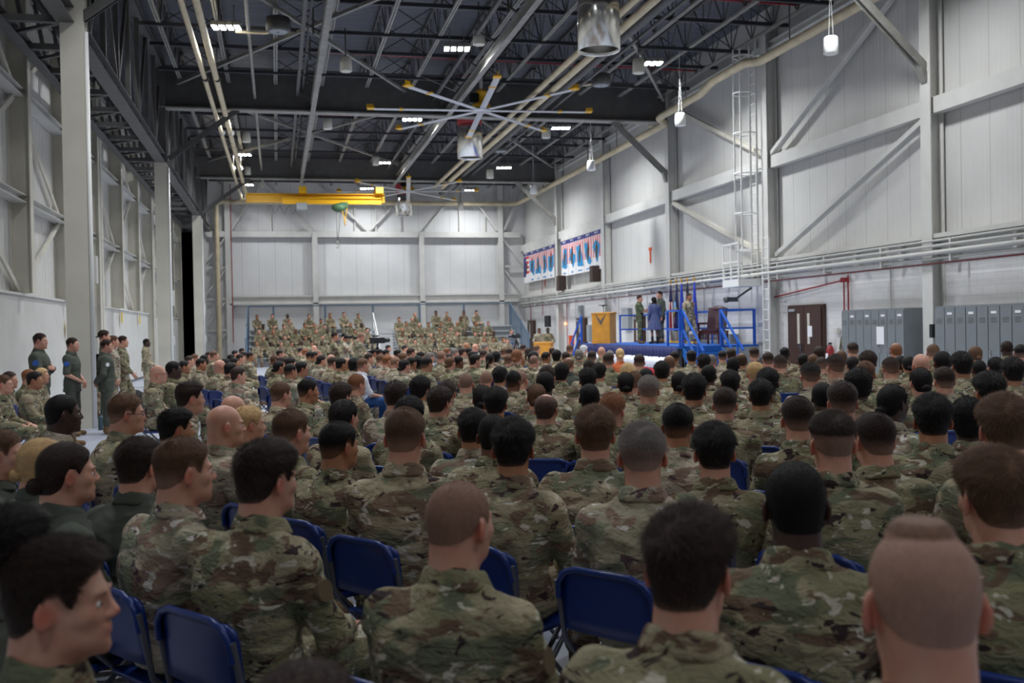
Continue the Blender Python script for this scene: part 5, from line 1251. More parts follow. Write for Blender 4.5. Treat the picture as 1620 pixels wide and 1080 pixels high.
# ---- prototypes (built once, shared by all copies)
_c = {}
def cached(key, fn):
    if key not in _c: _c[key] = fn()
    return _c[key]
def VOX(l): return {0: .0065, 1: .0115, 2: .016}[l]
def body_np(pn, l): return cached(('b', pn, l), lambda: build_body(pn, VOX(l) if l < 2 else .013))
def body_me(pn, l, yaw, pitch=0):
    def f():
        P, Q = body_np(pn, l); H = head_c(pose(pn)['ps']); me = np_mesh('body', turn(P, pose(pn)['ps'], yaw, pitch), Q, SKIN[1])
        bl = np.zeros(len(P))       # ears, lips and nose tip are redder skin
        for c, r in (((.086, -.014, -.006), .03), ((-.086, -.014, -.006), .03), ((0, .098, -.058), .016), ((0, .108, -.024), .016)): bl = np.maximum(bl, np.clip(1.35-np.linalg.norm(P-(H+np.array(c)), axis=1)/r, 0, 1)*(.9 if r > .02 else .6))
        a_ = me.attributes.new('blush', 'FLOAT', 'POINT'); a_.data.foreach_set('value', bl.astype(np.float32)); return me
    return cached(('bm', pn, l, yaw, pitch), f)
def hair_me(style, ps, l, yaw, pitch=0):
    def f():
        P, Q, d = cached(('h', style, ps, l), lambda: build_hair(style, ps, {0: .004, 1: .0065, 2: .0095}[l])); return np_mesh('hair', turn(P, ps, yaw, pitch), Q, hmat('K', 1), d)
    return cached(('hm', style, ps, l, yaw, pitch), f)
def top_me(pn, l, seed, short=False, wide=0.): return cached(('t', pn, l, seed, short, wide), lambda: np_mesh('jacket', *build_top(pn, VOX(l)*1.05, seed, short, wide), CAMO[0]))
def legs_me(pn, l, seed, skirt=False): return cached(('l', pn, l, seed, skirt), lambda: np_mesh('trousers', *build_legs(pn, max(.011, VOX(l)*1.1), seed, skirt), CAMO[0]))
def boot_me(pn, i): return cached(('bt', pn, i), lambda: boot_mesh(pn, i, BOOT))
def collar_me(ps): return cached(('c', ps), lambda: collar_mesh(ps, CAMO[0]))
def turned_mb(b, ps, yaw, pitch, name, m):
    P = turn(np.array([tuple(v) for v in b.v], float), ps, yaw, pitch); b.v = [tuple(q) for q in P]; me = b.mesh(name); me.materials.append(m); return me
def eye_me(ps, s, yaw, pitch=0):
    def f():
        H = head_c(ps); b = MB(); b.ell(tuple(H+(s*.031, .0775, .001)), (.0105, .0105, .0085), 12); me = turned_mb(b, ps, yaw, pitch, 'eye', EYE_W)
        b = MB(); b.ell(tuple(H+(s*.032, .0845, .001)), (.0058, .0045, .0058), 10); return me, turned_mb(b, ps, yaw, pitch, 'iris', EYE_D)
    return cached(('e', ps, s, yaw, pitch), f)
def brow_me(ps, s, yaw, pitch=0):
    def f():
        H = head_c(ps); b = MB(); b.tube([tuple(H+np.array(q)) for q in ((s*.014, .092, .021), (s*.03, .091, .027), (s*.046, .076, .022))], .0045, 6); return turned_mb(b, ps, yaw, pitch, 'eyebrow', hmat('D', 1))
    return cached(('br', ps, s, yaw, pitch), f)
def glasses_me(ps, yaw, pitch=0):
    def f():
        H = head_c(ps); b = MB(); A = lambda *q: tuple(H+np.array(q))
        for s in (-1, 1):
            b.tube([A(s*.032+.023*math.cos(t), .106, .0+.018*math.sin(t)) for t in [math.pi*2*i/12 for i in range(13)]], .0022, 5)
            b.tube([A(s*.055, .104, .004), A(s*.073, .06, .006), A(s*.081, -.008, .012), A(s*.082, -.03, -.006)], .0022, 5)
        b.tube([A(-.01, .108, .002), A(.01, .108, .002)], .0022, 5); return turned_mb(b, ps, yaw, pitch, 'glasses', M['black'])
    return cached(('g', ps, yaw, pitch), f)
UN = {'f': FLIGHT, 'p': POLO, 'o': ORANGE, 'k': PINK, 's': SUIT, 't': GREYT}
pid = 0
def person(x, y, z, bearing, label, pn='sit', sc=1., style='crew', col='K', sk=1, un='c', yaw=0, pitch=0, lod=1, group=None, wide=None, face=False, camo_i=None, short=False, bootm=None, cat='person', legs_m=None):
    """bearing in degrees: world direction faced, 0 = +Y, 90 = +X; yaw = head turn to the right of the chest"""
    global pid; pid += 1
    ps = pose(pn)['ps']; r = random.Random(pid*31)
    root = empty('person', (x, y, z), -math.radians(bearing), label, cat, group); root.scale = (sc, sc, sc)
    k = un[0]; cm = CAMO[r.choice((0, 0, 1, 1, 2)) if camo_i is None else camo_i]; cl = cm if k == 'c' else UN[k]
    link('body', body_me(pn, lod, yaw, pitch), root, SKIN[sk])
    sk_ = {5: 1}.get(sk, sk)
    if style != 'bald': link('hair', hair_me(style, ps, lod, yaw, pitch), root, hmat(col, sk_))
    wd = r.choice((0., 0., .012)) if wide is None else wide
    seeds = (1, 2, 3) if lod == 0 else (1, 2)
    nm = {'f': 'flight_suit', 'p': 'polo_shirt', 'o': 'blouse', 'k': 'shirt', 's': 'suit_jacket', 't': 'shirt'}.get(k, 'jacket')
    o = link(nm, top_me(pn, lod, r.choice(seeds), short or k == 'p', wd), root, cl); jk = o
    if k not in 'ot': link('collar', collar_me(ps), root, cl)
    lm = legs_m or {'p': JEANS, 'o': SUIT, 'k': SUIT, 's': SUIT, 't': JEANS, 'f': FLIGHT}.get(k, cm)
    link('trousers' if k != 'f' else 'flight_suit_leg', legs_me(pn, min(2, lod+1), 1), root, lm)
    for i in (0, 1): link('boot', boot_me(pn, i), root, bootm or (BOOT if k in 'cf' else SHOE))
    if face:
        for s in (-1, 1):
            e, ir = eye_me(ps, s, yaw, pitch); eo = link('eye', e, root); link('iris', ir, eo); link('eyebrow', brow_me(ps, s, yaw, pitch), root, hmat('D' if col in 'NGW' else col, sk_))
    if 'g' in un[1:]: link('glasses', glasses_me(ps, yaw, pitch), root)
    return root
def patch(root, m, s=1, pn='stand', label=None, r=.04):
    S, E, W = (np.array(q, float) for q in pose('relax' if pn != 'sit' else 'sit')['arm'][1 if s > 0 else 0])
    return root
# ---- folding chair
def chair_proto():
    root = empty('folding_chair')
    def plate(w_, pts, th, crn, nm):
        """curved plate: pts = list of (y, z) centre line, w_ = width, rounded corners at the last end"""
        b = MB(); n = len(pts); vs = []; cols = 9
        for j, (y, z) in enumerate(pts):
            t = j/(n-1); hw = w_/2
            if crn and t > .6: hw -= crn*(1-math.sqrt(max(0, 1-((t-.6)/.4)**2)))*1.0
            for i in range(cols):
                u = -1+2*i/(cols-1); yy = y-.018*(1-u*u)*(1 if nm == 'backrest' else 0)
                vs.append((u*hw, yy, z)); 
        k = len(vs); off = (0, th, 0) if nm == 'backrest' else (0, 0, -th)
        vs2 = [(v[0]+off[0], v[1]+off[1], v[2]+off[2]) for v in vs]
        fs = []
        for j in range(n-1):
            for i in range(cols-1):
                a = j*cols+i; fs.append((a, a+1, a+cols+1, a+cols)); fs.append((k+a, k+a+cols, k+a+cols+1, k+a+1))
        per = [i for i in range(cols)]+[j*cols+cols-1 for j in range(1, n)]+[(n-1)*cols+i for i in range(cols-2, -1, -1)]+[j*cols for j in range(n-2, 0, -1)]
        for q in range(len(per)): a, c = per[q], per[(q+1) % len(per)]; fs.append((a, k+a, k+c, c))
        b.add(vs+vs2, fs, True)
        if nm == 'backrest': b.v = [(v[0], v[1], v[2]-.035) for v in b.v]
        return b
    bp = plate(.43, [(-.232, .58), (-.237, .63), (-.243, .68), (-.249, .73), (-.255, .77), (-.259, .795), (-.262, .81)], .012, .05, 'backrest'); bk = bp.build('backrest', M['chair_blue'], root)
    b = MB(); b.tube([(-.205, -.262, .70), (-.2, -.27, .76), (-.17, -.275, .80), (-.12, -.277, .818), (.12, -.277, .818), (.17, -.275, .80), (.2, -.27, .76), (.205, -.262, .70)], .0125, 8); b.v = [(v[0], v[1], v[2]-.035) for v in b.v]; b.build('top_tube', M['chair_blue'], root)
    sp = plate(.39, [(-.17, .44), (-.1, .435), (0, .432), (.1, .438), (.17, .446), (.2, .442)], .02, .04, 'seat'); sp.build('seat', M['chair_blue'], root)
    for s in (-1, 1):
        b = MB(); b.tube([(s*.21, -.265, .73), (s*.212, -.22, .5), (s*.212, .02, .25), (s*.212, .25, .02)], .0115, 7); b.build('front_leg', M['chair_frame'], root)
        b = MB(); b.tube([(s*.195, .16, .44), (s*.195, -.04, .25), (s*.195, -.27, .02)], .0115, 7); b.build('rear_leg', M['chair_frame'], root)
    b = MB(); b.cyl((-.21, .2, .08), (.21, .2, .08), .009, seg=6); b.cyl((-.195, -.22, .08), (.195, -.22, .08), .009, seg=6); b.build('stretcher', M['chair_frame'], root)
    return root
SEATED = [
(0.03,1.41,0.950,20,'close','D',1,'c','only the top of a dark head showing at the bottom edge, left of centre','blue chair of the only the top of a dark head showing at the bottom edge,'),
(0.99,1.41,1.052,5,'flat','B',1,'c','man with shaved sides and a tiny flat-top strip, largest head at bottom right','blue chair of the man with shaved sides and a tiny flat-top strip, largest head at'),
(-0.44,2.21,0.974,80,'full','D',1,'c','young man in left profile with wavy dark brown hair at the bottom left corner','blue chair of the young man in left profile with wavy dark brown hair at the'),
(0.83,1.96,0.999,30,'full','D',1,'c','man with thick dark brown hair leaning right in the front centre','blue chair of the man with thick dark brown hair leaning right in the front centre'),
(-0.69,2.87,0.950,35,'full','K',1,'f','dark-haired head cut by the left frame edge, behind the bottom left profile','blue chair of the dark-haired head cut by the left frame edge, behind the bottom left'),
(0.47,2.66,0.989,35,'stub','B',1,'c','man with a balding buzzed scalp and upturned camouflage collar, front centre','blue chair of the man with a balding buzzed scalp and upturned camouflage collar, front centre'),
(1.89,2.37,1.021,-5,'full','B',1,'c','man with combed medium brown hair seen from behind near the right edge','blue chair of the man with combed medium brown hair seen from behind near the right'),
(1.40,2.56,1.001,5,'close','K',4,'c','man with round black cropped hair in the front, left of the flat-top man','blue chair of the man with round black cropped hair in the front, left of the'),
(-0.04,3.49,1.013,40,'full','D',1,'c','broad man with thick dark hair, his camouflage back stretched over a blue chair','blue chair of the broad man with thick dark hair, his camouflage back stretched over a'),
(-0.34,3.90,1.003,55,'crew','B',1,'c','man with sandy brown crew cut looking right, beside the dark green flight suits','blue chair of the man with sandy brown crew cut looking right, beside the dark green'),
(1.34,3.61,1.014,5,'fade','G',1,'c','person in camouflage with grey fade haircut, near rows before stage bunting','blue chair under person, grey fade haircut, near rows before stage bunting'),
(-0.79,4.15,0.987,55,'bun','D',1,'f','woman with dark low bun and dark green flight suit near the left edge','blue chair of the woman with dark low bun and dark green flight suit near the'),
(2.81,3.46,1.060,10,'full','B',1,'c','man with tousled brown hair cut by the right frame edge','blue chair of the man with tousled brown hair cut by the right frame edge'),
(2.18,3.68,1.016,0,'under','D',1,'c','person in camouflage with dark brown undercut hair, near rows before double door','blue chair under person, dark brown undercut hair, near rows before double door'),
(0.98,4.21,0.994,10,'full','K',2,'c','person in camouflage with thick black hair, near rows before small podium','blue chair under person, thick black hair, near rows before small podium'),
(1.83,4.04,0.964,5,'full','K',1,'c','person in camouflage with thick black hair, near rows before stage stairs','blue chair under person, thick black hair, near rows before stage stairs'),
(-0.59,4.62,0.949,25,'full','D',1,'f','man with dark hair in dark green flight suit, behind the sandy crew cut man','blue chair of the man with dark hair in dark green flight suit, behind the sandy'),
(2.57,3.99,0.984,-10,'crew','D',1,'c','person in camouflage with short dark brown hair, near rows before left lockers','blue chair under person, short dark brown hair, near rows before left lockers'),
(0.55,4.48,1.030,10,'crew','B',1,'c','person in camouflage with short brown hair, near rows below right bleachers','blue chair under person, short brown hair, near rows below right bleachers'),
(-1.03,4.87,0.949,60,'bun','L',1,'f','woman with blond bun half hidden behind the dark-bun woman','blue chair of the woman with blond bun half hidden behind the dark-bun woman'),
(1.44,4.50,1.005,5,'full','B',1,'c','person in camouflage with thick brown hair, near rows before stage bunting','blue chair under person, thick brown hair, near rows before stage bunting'),
(-1.31,5.35,0.950,80,'crew','B',1,'f','man in flight suit in profile at the left frame edge with clasped hands','blue chair of the man in flight suit in profile at the left frame edge with'),
(0.29,5.01,0.954,45,'crew','K',2,'c','person in camouflage with short black hair, near rows below left bleachers','blue chair under person, short black hair, near rows below left bleachers'),
(3.20,4.45,1.006,15,'full','K',2,'c','person in camouflage with thick black hair, near rows before right lockers','blue chair under person, thick black hair, near rows before right lockers'),
(1.10,5.19,0.953,5,'close','K',3,'c','person in camouflage with cropped black hair, near rows below right bleachers','blue chair under person, cropped black hair, near rows below right bleachers'),
(0.07,5.47,0.982,45,'crew','B',1,'c','person in camouflage with short brown hair, near rows below left bleachers','blue chair under person, short brown hair, near rows below left bleachers'),
(2.09,5.07,0.971,15,'crew','K',2,'c','person in camouflage with short black hair, near rows before stage stairs','blue chair under person, short black hair, near rows before stage stairs'),
(2.73,4.95,0.991,5,'crew','D',1,'c','person in camouflage with short dark brown hair, near rows before double door','blue chair under person, short dark brown hair, near rows before double door'),
(3.74,4.89,0.950,10,'afro','K',4,'c','person in camouflage with curly black hair, near rows before right lockers','blue chair under person, curly black hair, near rows before right lockers'),
(-0.29,5.88,0.997,60,'bald','N',1,'c','nearer of the two bald men seated at left','blue chair of the nearer of the two bald men seated at left'),
(1.09,5.70,0.938,10,'full','K',2,'c','person in camouflage with thick black hair, near rows below right bleachers','blue chair under person, thick black hair, near rows below right bleachers'),
(-0.59,6.29,0.957,60,'full','K',2,'c','man with glossy black hair behind the sandy crew cut man','blue chair of the man with glossy black hair behind the sandy crew cut man'),
(3.29,5.43,1.025,5,'crew','D',1,'c','person in camouflage with short dark brown hair, middle rows before left lockers','blue chair under person, short dark brown hair, middle rows before left lockers'),
(-0.92,6.68,1.020,65,'crew','B',1,'cg','man with glasses and brown fade haircut at the aisle on the left','blue chair of the man with glasses and brown fade haircut at the aisle on the'),
(3.76,5.61,0.993,60,'bun','K',4,'cg','person in camouflage with black hair bun and glasses, middle rows before left lockers','blue chair under person, black hair bun and glasses, middle rows before left lockers'),
(-0.18,6.57,0.944,60,'crew','L',1,'c','person with short blond hair low between the bald men and the aisle','blue chair of the person with short blond hair low between the bald men and the'),
(0.41,6.50,0.967,30,'pony','K',1,'c','person in camouflage with black ponytail, near rows below left bleachers','blue chair under person, black ponytail, near rows below left bleachers'),
(-1.34,6.95,1.017,60,'close','K',4,'c','man with black cropped hair seated before the white column on the left','blue chair of the man with black cropped hair seated before the white column on the'),
(4.51,5.68,1.031,0,'full','K',2,'c','person in camouflage with thick black hair, middle rows before right lockers','blue chair under person, thick black hair, middle rows before right lockers'),
(0.86,6.73,0.948,15,'afro','K',4,'c','person in camouflage with curly black hair, near rows below right bleachers','blue chair under person, curly black hair, near rows below right bleachers'),
(2.19,6.44,0.953,30,'fade','R',1,'c','person in camouflage with reddish fade haircut, near rows before stage bunting','blue chair under person, reddish fade haircut, near rows before stage bunting'),
(2.99,6.41,0.964,15,'crew','D',1,'c','person in camouflage with short dark brown hair, middle rows before stage stairs','blue chair under person, short dark brown hair, middle rows before stage stairs'),
(1.82,6.78,0.950,20,'balding','D',1,'cg','person in camouflage with balding dark brown crown and glasses, near rows before small podium','blue chair under person, balding dark brown crown and glasses, near rows before small podium'),
(1.55,7.20,0.965,10,'full','K',2,'c','person in camouflage with thick black hair, middle rows below right bleachers, first from left','blue chair under person, thick black hair, middle rows below right bleachers, first from left'),
(3.50,6.88,0.974,20,'full','K',2,'c','person in camouflage with thick black hair, middle rows before stage stairs, third from left','blue chair under person, thick black hair, middle rows before stage stairs, third from left'),
(-0.32,7.78,0.951,55,'bald','N',1,'c','farther of the two bald men seated at left','blue chair of the farther of the two bald men seated at left'),
(1.19,7.55,0.961,30,'full','D',1,'cg','person in camouflage with thick dark brown hair and glasses, middle rows below right bleachers','blue chair under person, thick dark brown hair and glasses, middle rows below right bleachers'),
(4.01,6.89,0.952,5,'close','K',4,'c','person in camouflage with cropped black hair, middle rows before double door','blue chair under person, cropped black hair, middle rows before double door'),
(3.09,7.16,1.008,15,'full','K',2,'c','person in camouflage with thick black hair, middle rows before stage stairs, first from left','blue chair under person, thick black hair, middle rows before stage stairs, first from left'),
(-0.67,8.29,1.010,60,'full','D',1,'c','man with swept dark hair in profile left of the two bald men','blue chair of the man with swept dark hair in profile left of the two bald'),
(4.46,7.12,1.007,10,'afro','K',4,'c','person in camouflage with curly black hair, middle rows before left lockers','blue chair under person, curly black hair, middle rows before left lockers'),
(2.40,7.63,0.956,0,'close','K',4,'c','person in camouflage with cropped black hair, middle rows before stage bunting, first from left','blue chair under person, cropped black hair, middle rows before stage bunting, first from left'),
(2.91,7.66,0.990,10,'fade','G',1,'c','person in camouflage with grey fade haircut, middle rows before stage bunting','blue chair under person, grey fade haircut, middle rows before stage bunting'),
(1.61,7.97,0.951,10,'bun','K',1,'c','person in camouflage with black hair bun, middle rows below right bleachers','blue chair under person, black hair bun, middle rows below right bleachers'),
(0.93,8.17,0.979,15,'full','D',1,'c','person in camouflage with thick dark brown hair, middle rows below right bleachers','blue chair under person, thick dark brown hair, middle rows below right bleachers'),
(5.15,7.31,1.003,0,'bun','K',1,'c','person in camouflage with black hair bun, middle rows before left lockers','blue chair under person, black hair bun, middle rows before left lockers'),
(2.09,8.09,0.945,5,'bun','B',1,'c','person in camouflage with brown hair bun, middle rows before small podium','blue chair under person, brown hair bun, middle rows before small podium'),
(0.52,8.69,0.959,30,'full','D',1,'c','person in camouflage with thick dark brown hair, middle rows below left bleachers','blue chair under person, thick dark brown hair, middle rows below left bleachers'),
(4.07,7.87,1.003,15,'full','K',4,'c','person in camouflage with thick black hair, middle rows before stage stairs, fourth from left','blue chair under person, thick black hair, middle rows before stage stairs, fourth from left'),
(5.57,7.58,0.991,5,'crew','D',1,'c','person in camouflage with short dark brown hair, middle rows before right lockers','blue chair under person, short dark brown hair, middle rows before right lockers'),
(6.25,7.57,1.036,10,'full','K',2,'c','person in camouflage with thick black hair, far rows before right lockers, second from left','blue chair under person, thick black hair, far rows before right lockers, second from left'),
(1.46,8.85,0.950,10,'crew','D',1,'c','person in camouflage with short dark brown hair, middle rows below right bleachers','blue chair under person, short dark brown hair, middle rows below right bleachers'),
(4.00,8.46,0.971,10,'full','K',2,'c','person in camouflage with thick black hair, middle rows before stage stairs, second from left','blue chair under person, thick black hair, middle rows before stage stairs, second from left'),
(2.37,8.86,0.998,10,'close','K',4,'c','person in camouflage with cropped black hair, middle rows before small podium','blue chair under person, cropped black hair, middle rows before small podium'),
(0.03,9.48,0.950,45,'crew','B',1,'c','person in camouflage with short brown hair, middle rows below left bleachers','blue chair under person, short brown hair, middle rows below left bleachers'),
(4.79,8.44,1.019,0,'fade','K',1,'c','person in camouflage with black fade haircut, far rows before double door','blue chair under person, black fade haircut, far rows before double door'),
(5.37,8.45,1.016,20,'crew','B',1,'c','person in camouflage with short brown hair, far rows before left lockers','blue chair under person, short brown hair, far rows before left lockers'),
(6.37,8.41,1.060,0,'full','K',2,'c','person in camouflage with thick black hair, far rows before right lockers, first from left','blue chair under person, thick black hair, far rows before right lockers, first from left'),
(1.34,9.63,0.950,35,'afro','K',2,'cg','person in camouflage with curly black hair and glasses, middle rows below right bleachers','blue chair under person, curly black hair and glasses, middle rows below right bleachers'),
(0.29,9.97,0.950,65,'crew','K',2,'c','person in camouflage with short black hair, middle rows below left bleachers','blue chair under person, short black hair, middle rows below left bleachers'),
(3.31,9.33,0.954,5,'bun','K',2,'c','person in camouflage with black hair bun, middle rows before stage bunting','blue chair under person, black hair bun, middle rows before stage bunting'),
(3.83,9.23,0.950,10,'bun','K',2,'c','person in camouflage with black hair bun, middle rows before stage stairs','blue chair under person, black hair bun, middle rows before stage stairs'),
(3.06,9.77,0.976,5,'full','K',2,'c','person in camouflage with thick black hair, middle rows before stage bunting','blue chair under person, thick black hair, middle rows before stage bunting'),
(3.56,9.77,0.939,0,'fade','B',1,'c','person in camouflage with brown fade haircut, middle rows before stage bunting','blue chair under person, brown fade haircut, middle rows before stage bunting'),
(5.59,9.35,1.047,-15,'fade','D',1,'c','person in camouflage with dark brown fade haircut, far rows before double door, third from left','blue chair under person, dark brown fade haircut, far rows before double door, third from left'),
(6.45,9.15,1.048,0,'bald','N',1,'c','person in camouflage with bald head, far rows before left lockers','blue chair under person, bald head, far rows before left lockers'),
(4.85,9.66,0.993,5,'crew','L',1,'c','person in camouflage with short blond hair, far rows before stage stairs','blue chair under person, short blond hair, far rows before stage stairs'),
(2.74,10.16,0.996,10,'crew','D',1,'c','person in camouflage with short dark brown hair, far rows before small podium','blue chair under person, short dark brown hair, far rows before small podium'),
(1.93,10.43,0.951,10,'stub','D',1,'c','person in camouflage with shaved dark brown stubble, middle rows below right bleachers','blue chair under person, shaved dark brown stubble, middle rows below right bleachers'),
(0.82,10.77,0.950,45,'crew','R',1,'c','person in camouflage with short reddish hair, middle rows below left bleachers','blue chair under person, short reddish hair, middle rows below left bleachers'),
(6.90,9.42,1.052,0,'close','K',3,'c','person in camouflage with cropped black hair, farthest rows before right lockers','blue chair under person, cropped black hair, farthest rows before right lockers'),
(4.48,9.99,0.975,20,'close','K',4,'c','person in camouflage with cropped black hair, far rows before stage stairs, first from left','blue chair under person, cropped black hair, far rows before stage stairs, first from left'),
(3.84,10.18,0.955,0,'close','K',4,'c','person in camouflage with cropped black hair, middle rows before stage bunting, second from left','blue chair under person, cropped black hair, middle rows before stage bunting, second from left'),
(6.44,9.66,1.000,0,'fade','D',1,'c','person in camouflage with dark brown fade haircut, far rows before left lockers','blue chair under person, dark brown fade haircut, far rows before left lockers'),
(2.48,10.59,0.945,30,'crew','K',3,'c','person in camouflage with short black hair, middle rows before small podium','blue chair under person, short black hair, middle rows before small podium'),
(7.68,9.57,0.983,0,'bun','K',2,'c','person in camouflage with black hair bun, far rows before right lockers','blue chair under person, black hair bun, far rows before right lockers'),
(6.49,10.16,1.041,5,'full','D',1,'c','person in camouflage with thick dark brown hair, farthest rows before left lockers','blue chair under person, thick dark brown hair, farthest rows before left lockers'),
(2.68,11.06,0.935,30,'stub','B',1,'c','person in camouflage with shaved brown stubble, middle rows before small podium','blue chair under person, shaved brown stubble, middle rows before small podium'),
(4.23,10.71,0.985,5,'full','K',2,'c','person in camouflage with thick black hair, far rows before stage bunting, second from left','blue chair under person, thick black hair, far rows before stage bunting, second from left'),
(7.84,10.05,0.945,0,'close','K',3,'c','person in camouflage with cropped black hair, far rows before right lockers','blue chair under person, cropped black hair, far rows before right lockers'),
(3.98,11.14,0.970,0,'long','L',1,'c','woman with loose blond hair before the stage bunting','blue chair of the woman with loose blond hair before the stage bunting'),
(2.54,11.54,0.951,20,'full','K',2,'c','person in camouflage with thick black hair, middle rows below right bleachers, second from left','blue chair under person, thick black hair, middle rows below right bleachers, second from left'),
(2.48,12.05,0.907,10,'stub','B',1,'s','person in dark suit with shaved brown stubble, middle rows below right bleachers','blue chair under person, shaved brown stubble, middle rows below right bleachers'),
(3.86,11.85,0.951,20,'full','K',2,'c','person in camouflage with thick black hair, far rows before stage bunting, first from left','blue chair under person, thick black hair, far rows before stage bunting, first from left'),
(-3.30,13.59,0.950,85,'crew','B',1,'c','man seated at the left wall with face half cut by the frame edge','blue chair of the man seated at the left wall with face half cut by the'),
(3.47,12.16,0.946,20,'afro','K',2,'c','person in camouflage with curly black hair, far rows before small podium','blue chair under person, curly black hair, far rows before small podium'),
(6.31,11.87,0.986,0,'fade','D',1,'c','person in camouflage with dark brown fade haircut, far rows before double door, first from left','blue chair under person, dark brown fade haircut, far rows before double door, first from left'),
(5.76,12.09,0.978,5,'close','K',4,'c','person in camouflage with cropped black hair, far rows before stage stairs, second from left','blue chair under person, cropped black hair, far rows before stage stairs, second from left'),
(-1.51,13.83,1.010,75,'bald','N',1,'cg','bald pink-skinned man with glasses at the end of the far left block','blue chair of the bald pink-skinned man with glasses at the end of the far left'),
(8.01,11.62,0.952,10,'bun','K',2,'c','person in camouflage with black hair bun, far rows before left lockers','blue chair under person, black hair bun, far rows before left lockers'),
(7.39,11.93,0.956,0,'pony','K',2,'c','person in camouflage with black ponytail, far rows before left lockers, first from left','blue chair under person, black ponytail, far rows before left lockers, first from left'),
(-3.15,14.52,0.950,85,'full','K',2,'c','man with black hair seated at left wall below the crossed-arms officer','blue chair of the man with black hair seated at left wall below the crossed-arms officer'),
(8.21,12.09,0.944,0,'pony','K',2,'c','person in camouflage with black ponytail, far rows before left lockers, second from left','blue chair under person, black ponytail, far rows before left lockers, second from left'),
(4.12,13.08,0.957,10,'crew','D',1,'c','person in camouflage with short dark brown hair, far rows before stage bunting, first from left','blue chair under person, short dark brown hair, far rows before stage bunting, first from left'),
(7.21,12.40,0.942,-5,'fade','D',1,'c','person in camouflage with dark brown fade haircut, far rows before double door, second from left','blue chair under person, dark brown fade haircut, far rows before double door, second from left'),
(5.66,12.78,0.989,10,'full','K',1,'c','person in camouflage with thick black hair, far rows before stage stairs','blue chair under person, thick black hair, far rows before stage stairs'),
(-0.52,14.26,0.950,65,'full','D',1,'c','person in camouflage with thick dark brown hair, far rows left of aisle','blue chair under person, thick dark brown hair, far rows left of aisle'),
(-3.57,15.00,0.950,85,'crew','D',1,'c','moustached man seated at the left wall near the frame edge','blue chair of the moustached man seated at the left wall near the frame edge'),
(5.29,13.11,0.991,0,'balding','B',1,'c','person in camouflage with balding brown crown, far rows before stage bunting','blue chair under person, balding brown crown, far rows before stage bunting'),
(9.45,12.18,1.024,0,'bun','B',1,'c','person in camouflage with brown hair bun, farthest rows before right lockers','blue chair under person, brown hair bun, farthest rows before right lockers'),
(10.10,12.08,1.030,20,'crew','K',1,'c','person in camouflage with short black hair, farthest rows before right lockers','blue chair under person, short black hair, farthest rows before right lockers'),
(6.31,12.98,0.997,10,'balding','D',2,'c','person in camouflage with balding dark brown crown, far rows before stage stairs','blue chair under person, balding dark brown crown, far rows before stage stairs'),
(-1.41,14.79,1.026,70,'close','K',4,'c','person in camouflage with cropped black hair, far rows left of aisle, first from left','blue chair under person, cropped black hair, far rows left of aisle, first from left'),
(9.14,12.67,1.045,20,'fade','B',1,'c','person in camouflage with brown fade haircut, farthest rows before right lockers','blue chair under person, brown fade haircut, farthest rows before right lockers'),
(7.55,13.21,0.952,10,'crew','B',1,'c','person in camouflage with short brown hair, far rows before double door','blue chair under person, short brown hair, far rows before double door'),
(-3.50,15.79,0.950,80,'crew','R',1,'c','red-haired head behind the black-haired man at left wall','blue chair of the red-haired head behind the black-haired man at left wall'),
(6.99,13.51,0.984,0,'crew','D',1,'k','person in pink shirt with short dark brown hair, far rows before stage stairs','blue chair under person, short dark brown hair, far rows before stage stairs'),
(5.17,13.97,0.985,5,'crew','D',1,'c','person in camouflage with short dark brown hair, far rows before stage bunting, third from left','blue chair under person, short dark brown hair, far rows before stage bunting, third from left'),
(0.19,15.20,0.950,50,'crew','K',2,'c','person in camouflage with short black hair, far rows below left bleachers','blue chair under person, short black hair, far rows below left bleachers'),
(8.10,13.37,0.990,0,'stub','B',3,'c','person in camouflage with shaved brown stubble, farthest rows before left lockers','blue chair under person, shaved brown stubble, farthest rows before left lockers'),
(4.22,14.40,0.966,25,'balding','B',1,'f','person in flight suit with balding brown crown, far rows before small podium','blue chair under person, balding brown crown, far rows before small podium'),
(4.82,14.35,1.004,5,'crew','D',1,'c','person in camouflage with short dark brown hair, far rows before stage bunting, second from left','blue chair under person, short dark brown hair, far rows before stage bunting, second from left'),
(7.66,13.70,0.956,10,'close','K',3,'c','person in camouflage with cropped black hair, far rows before double door','blue chair under person, cropped black hair, far rows before double door'),
(9.04,13.42,1.060,0,'balding','R',1,'c','person in camouflage with balding reddish crown, farthest rows before left lockers','blue chair under person, balding reddish crown, farthest rows before left lockers'),
(-3.45,16.37,0.950,85,'crew','L',1,'c','man with light brown hair seated at left wall below the standing officers','blue chair of the man with light brown hair seated at left wall below the standing'),
(10.75,13.15,1.060,0,'stub','K',4,'c','person in camouflage with shaved black stubble, farthest rows before right lockers','blue chair under person, shaved black stubble, farthest rows before right lockers'),
(6.52,14.42,0.950,20,'crew','G',1,'c','person in camouflage with short grey hair, far rows before stage stairs','blue chair under person, short grey hair, far rows before stage stairs'),
(8.17,14.12,1.028,0,'close','D',3,'c','person in camouflage with cropped dark brown hair, farthest rows before double door','blue chair under person, cropped dark brown hair, farthest rows before double door'),
(2.28,15.64,0.981,45,'crew','K',2,'c','person in camouflage with short black hair, far rows below right bleachers, second from left','blue chair under person, short black hair, far rows below right bleachers, second from left'),
(0.37,16.10,0.950,65,'full','K',2,'cg','person in camouflage with thick black hair and glasses, far rows below left bleachers','blue chair under person, thick black hair and glasses, far rows below left bleachers'),
(-0.72,16.48,0.951,50,'full','K',1,'c','person in camouflage with thick black hair, far rows left of aisle','blue chair under person, thick black hair, far rows left of aisle'),
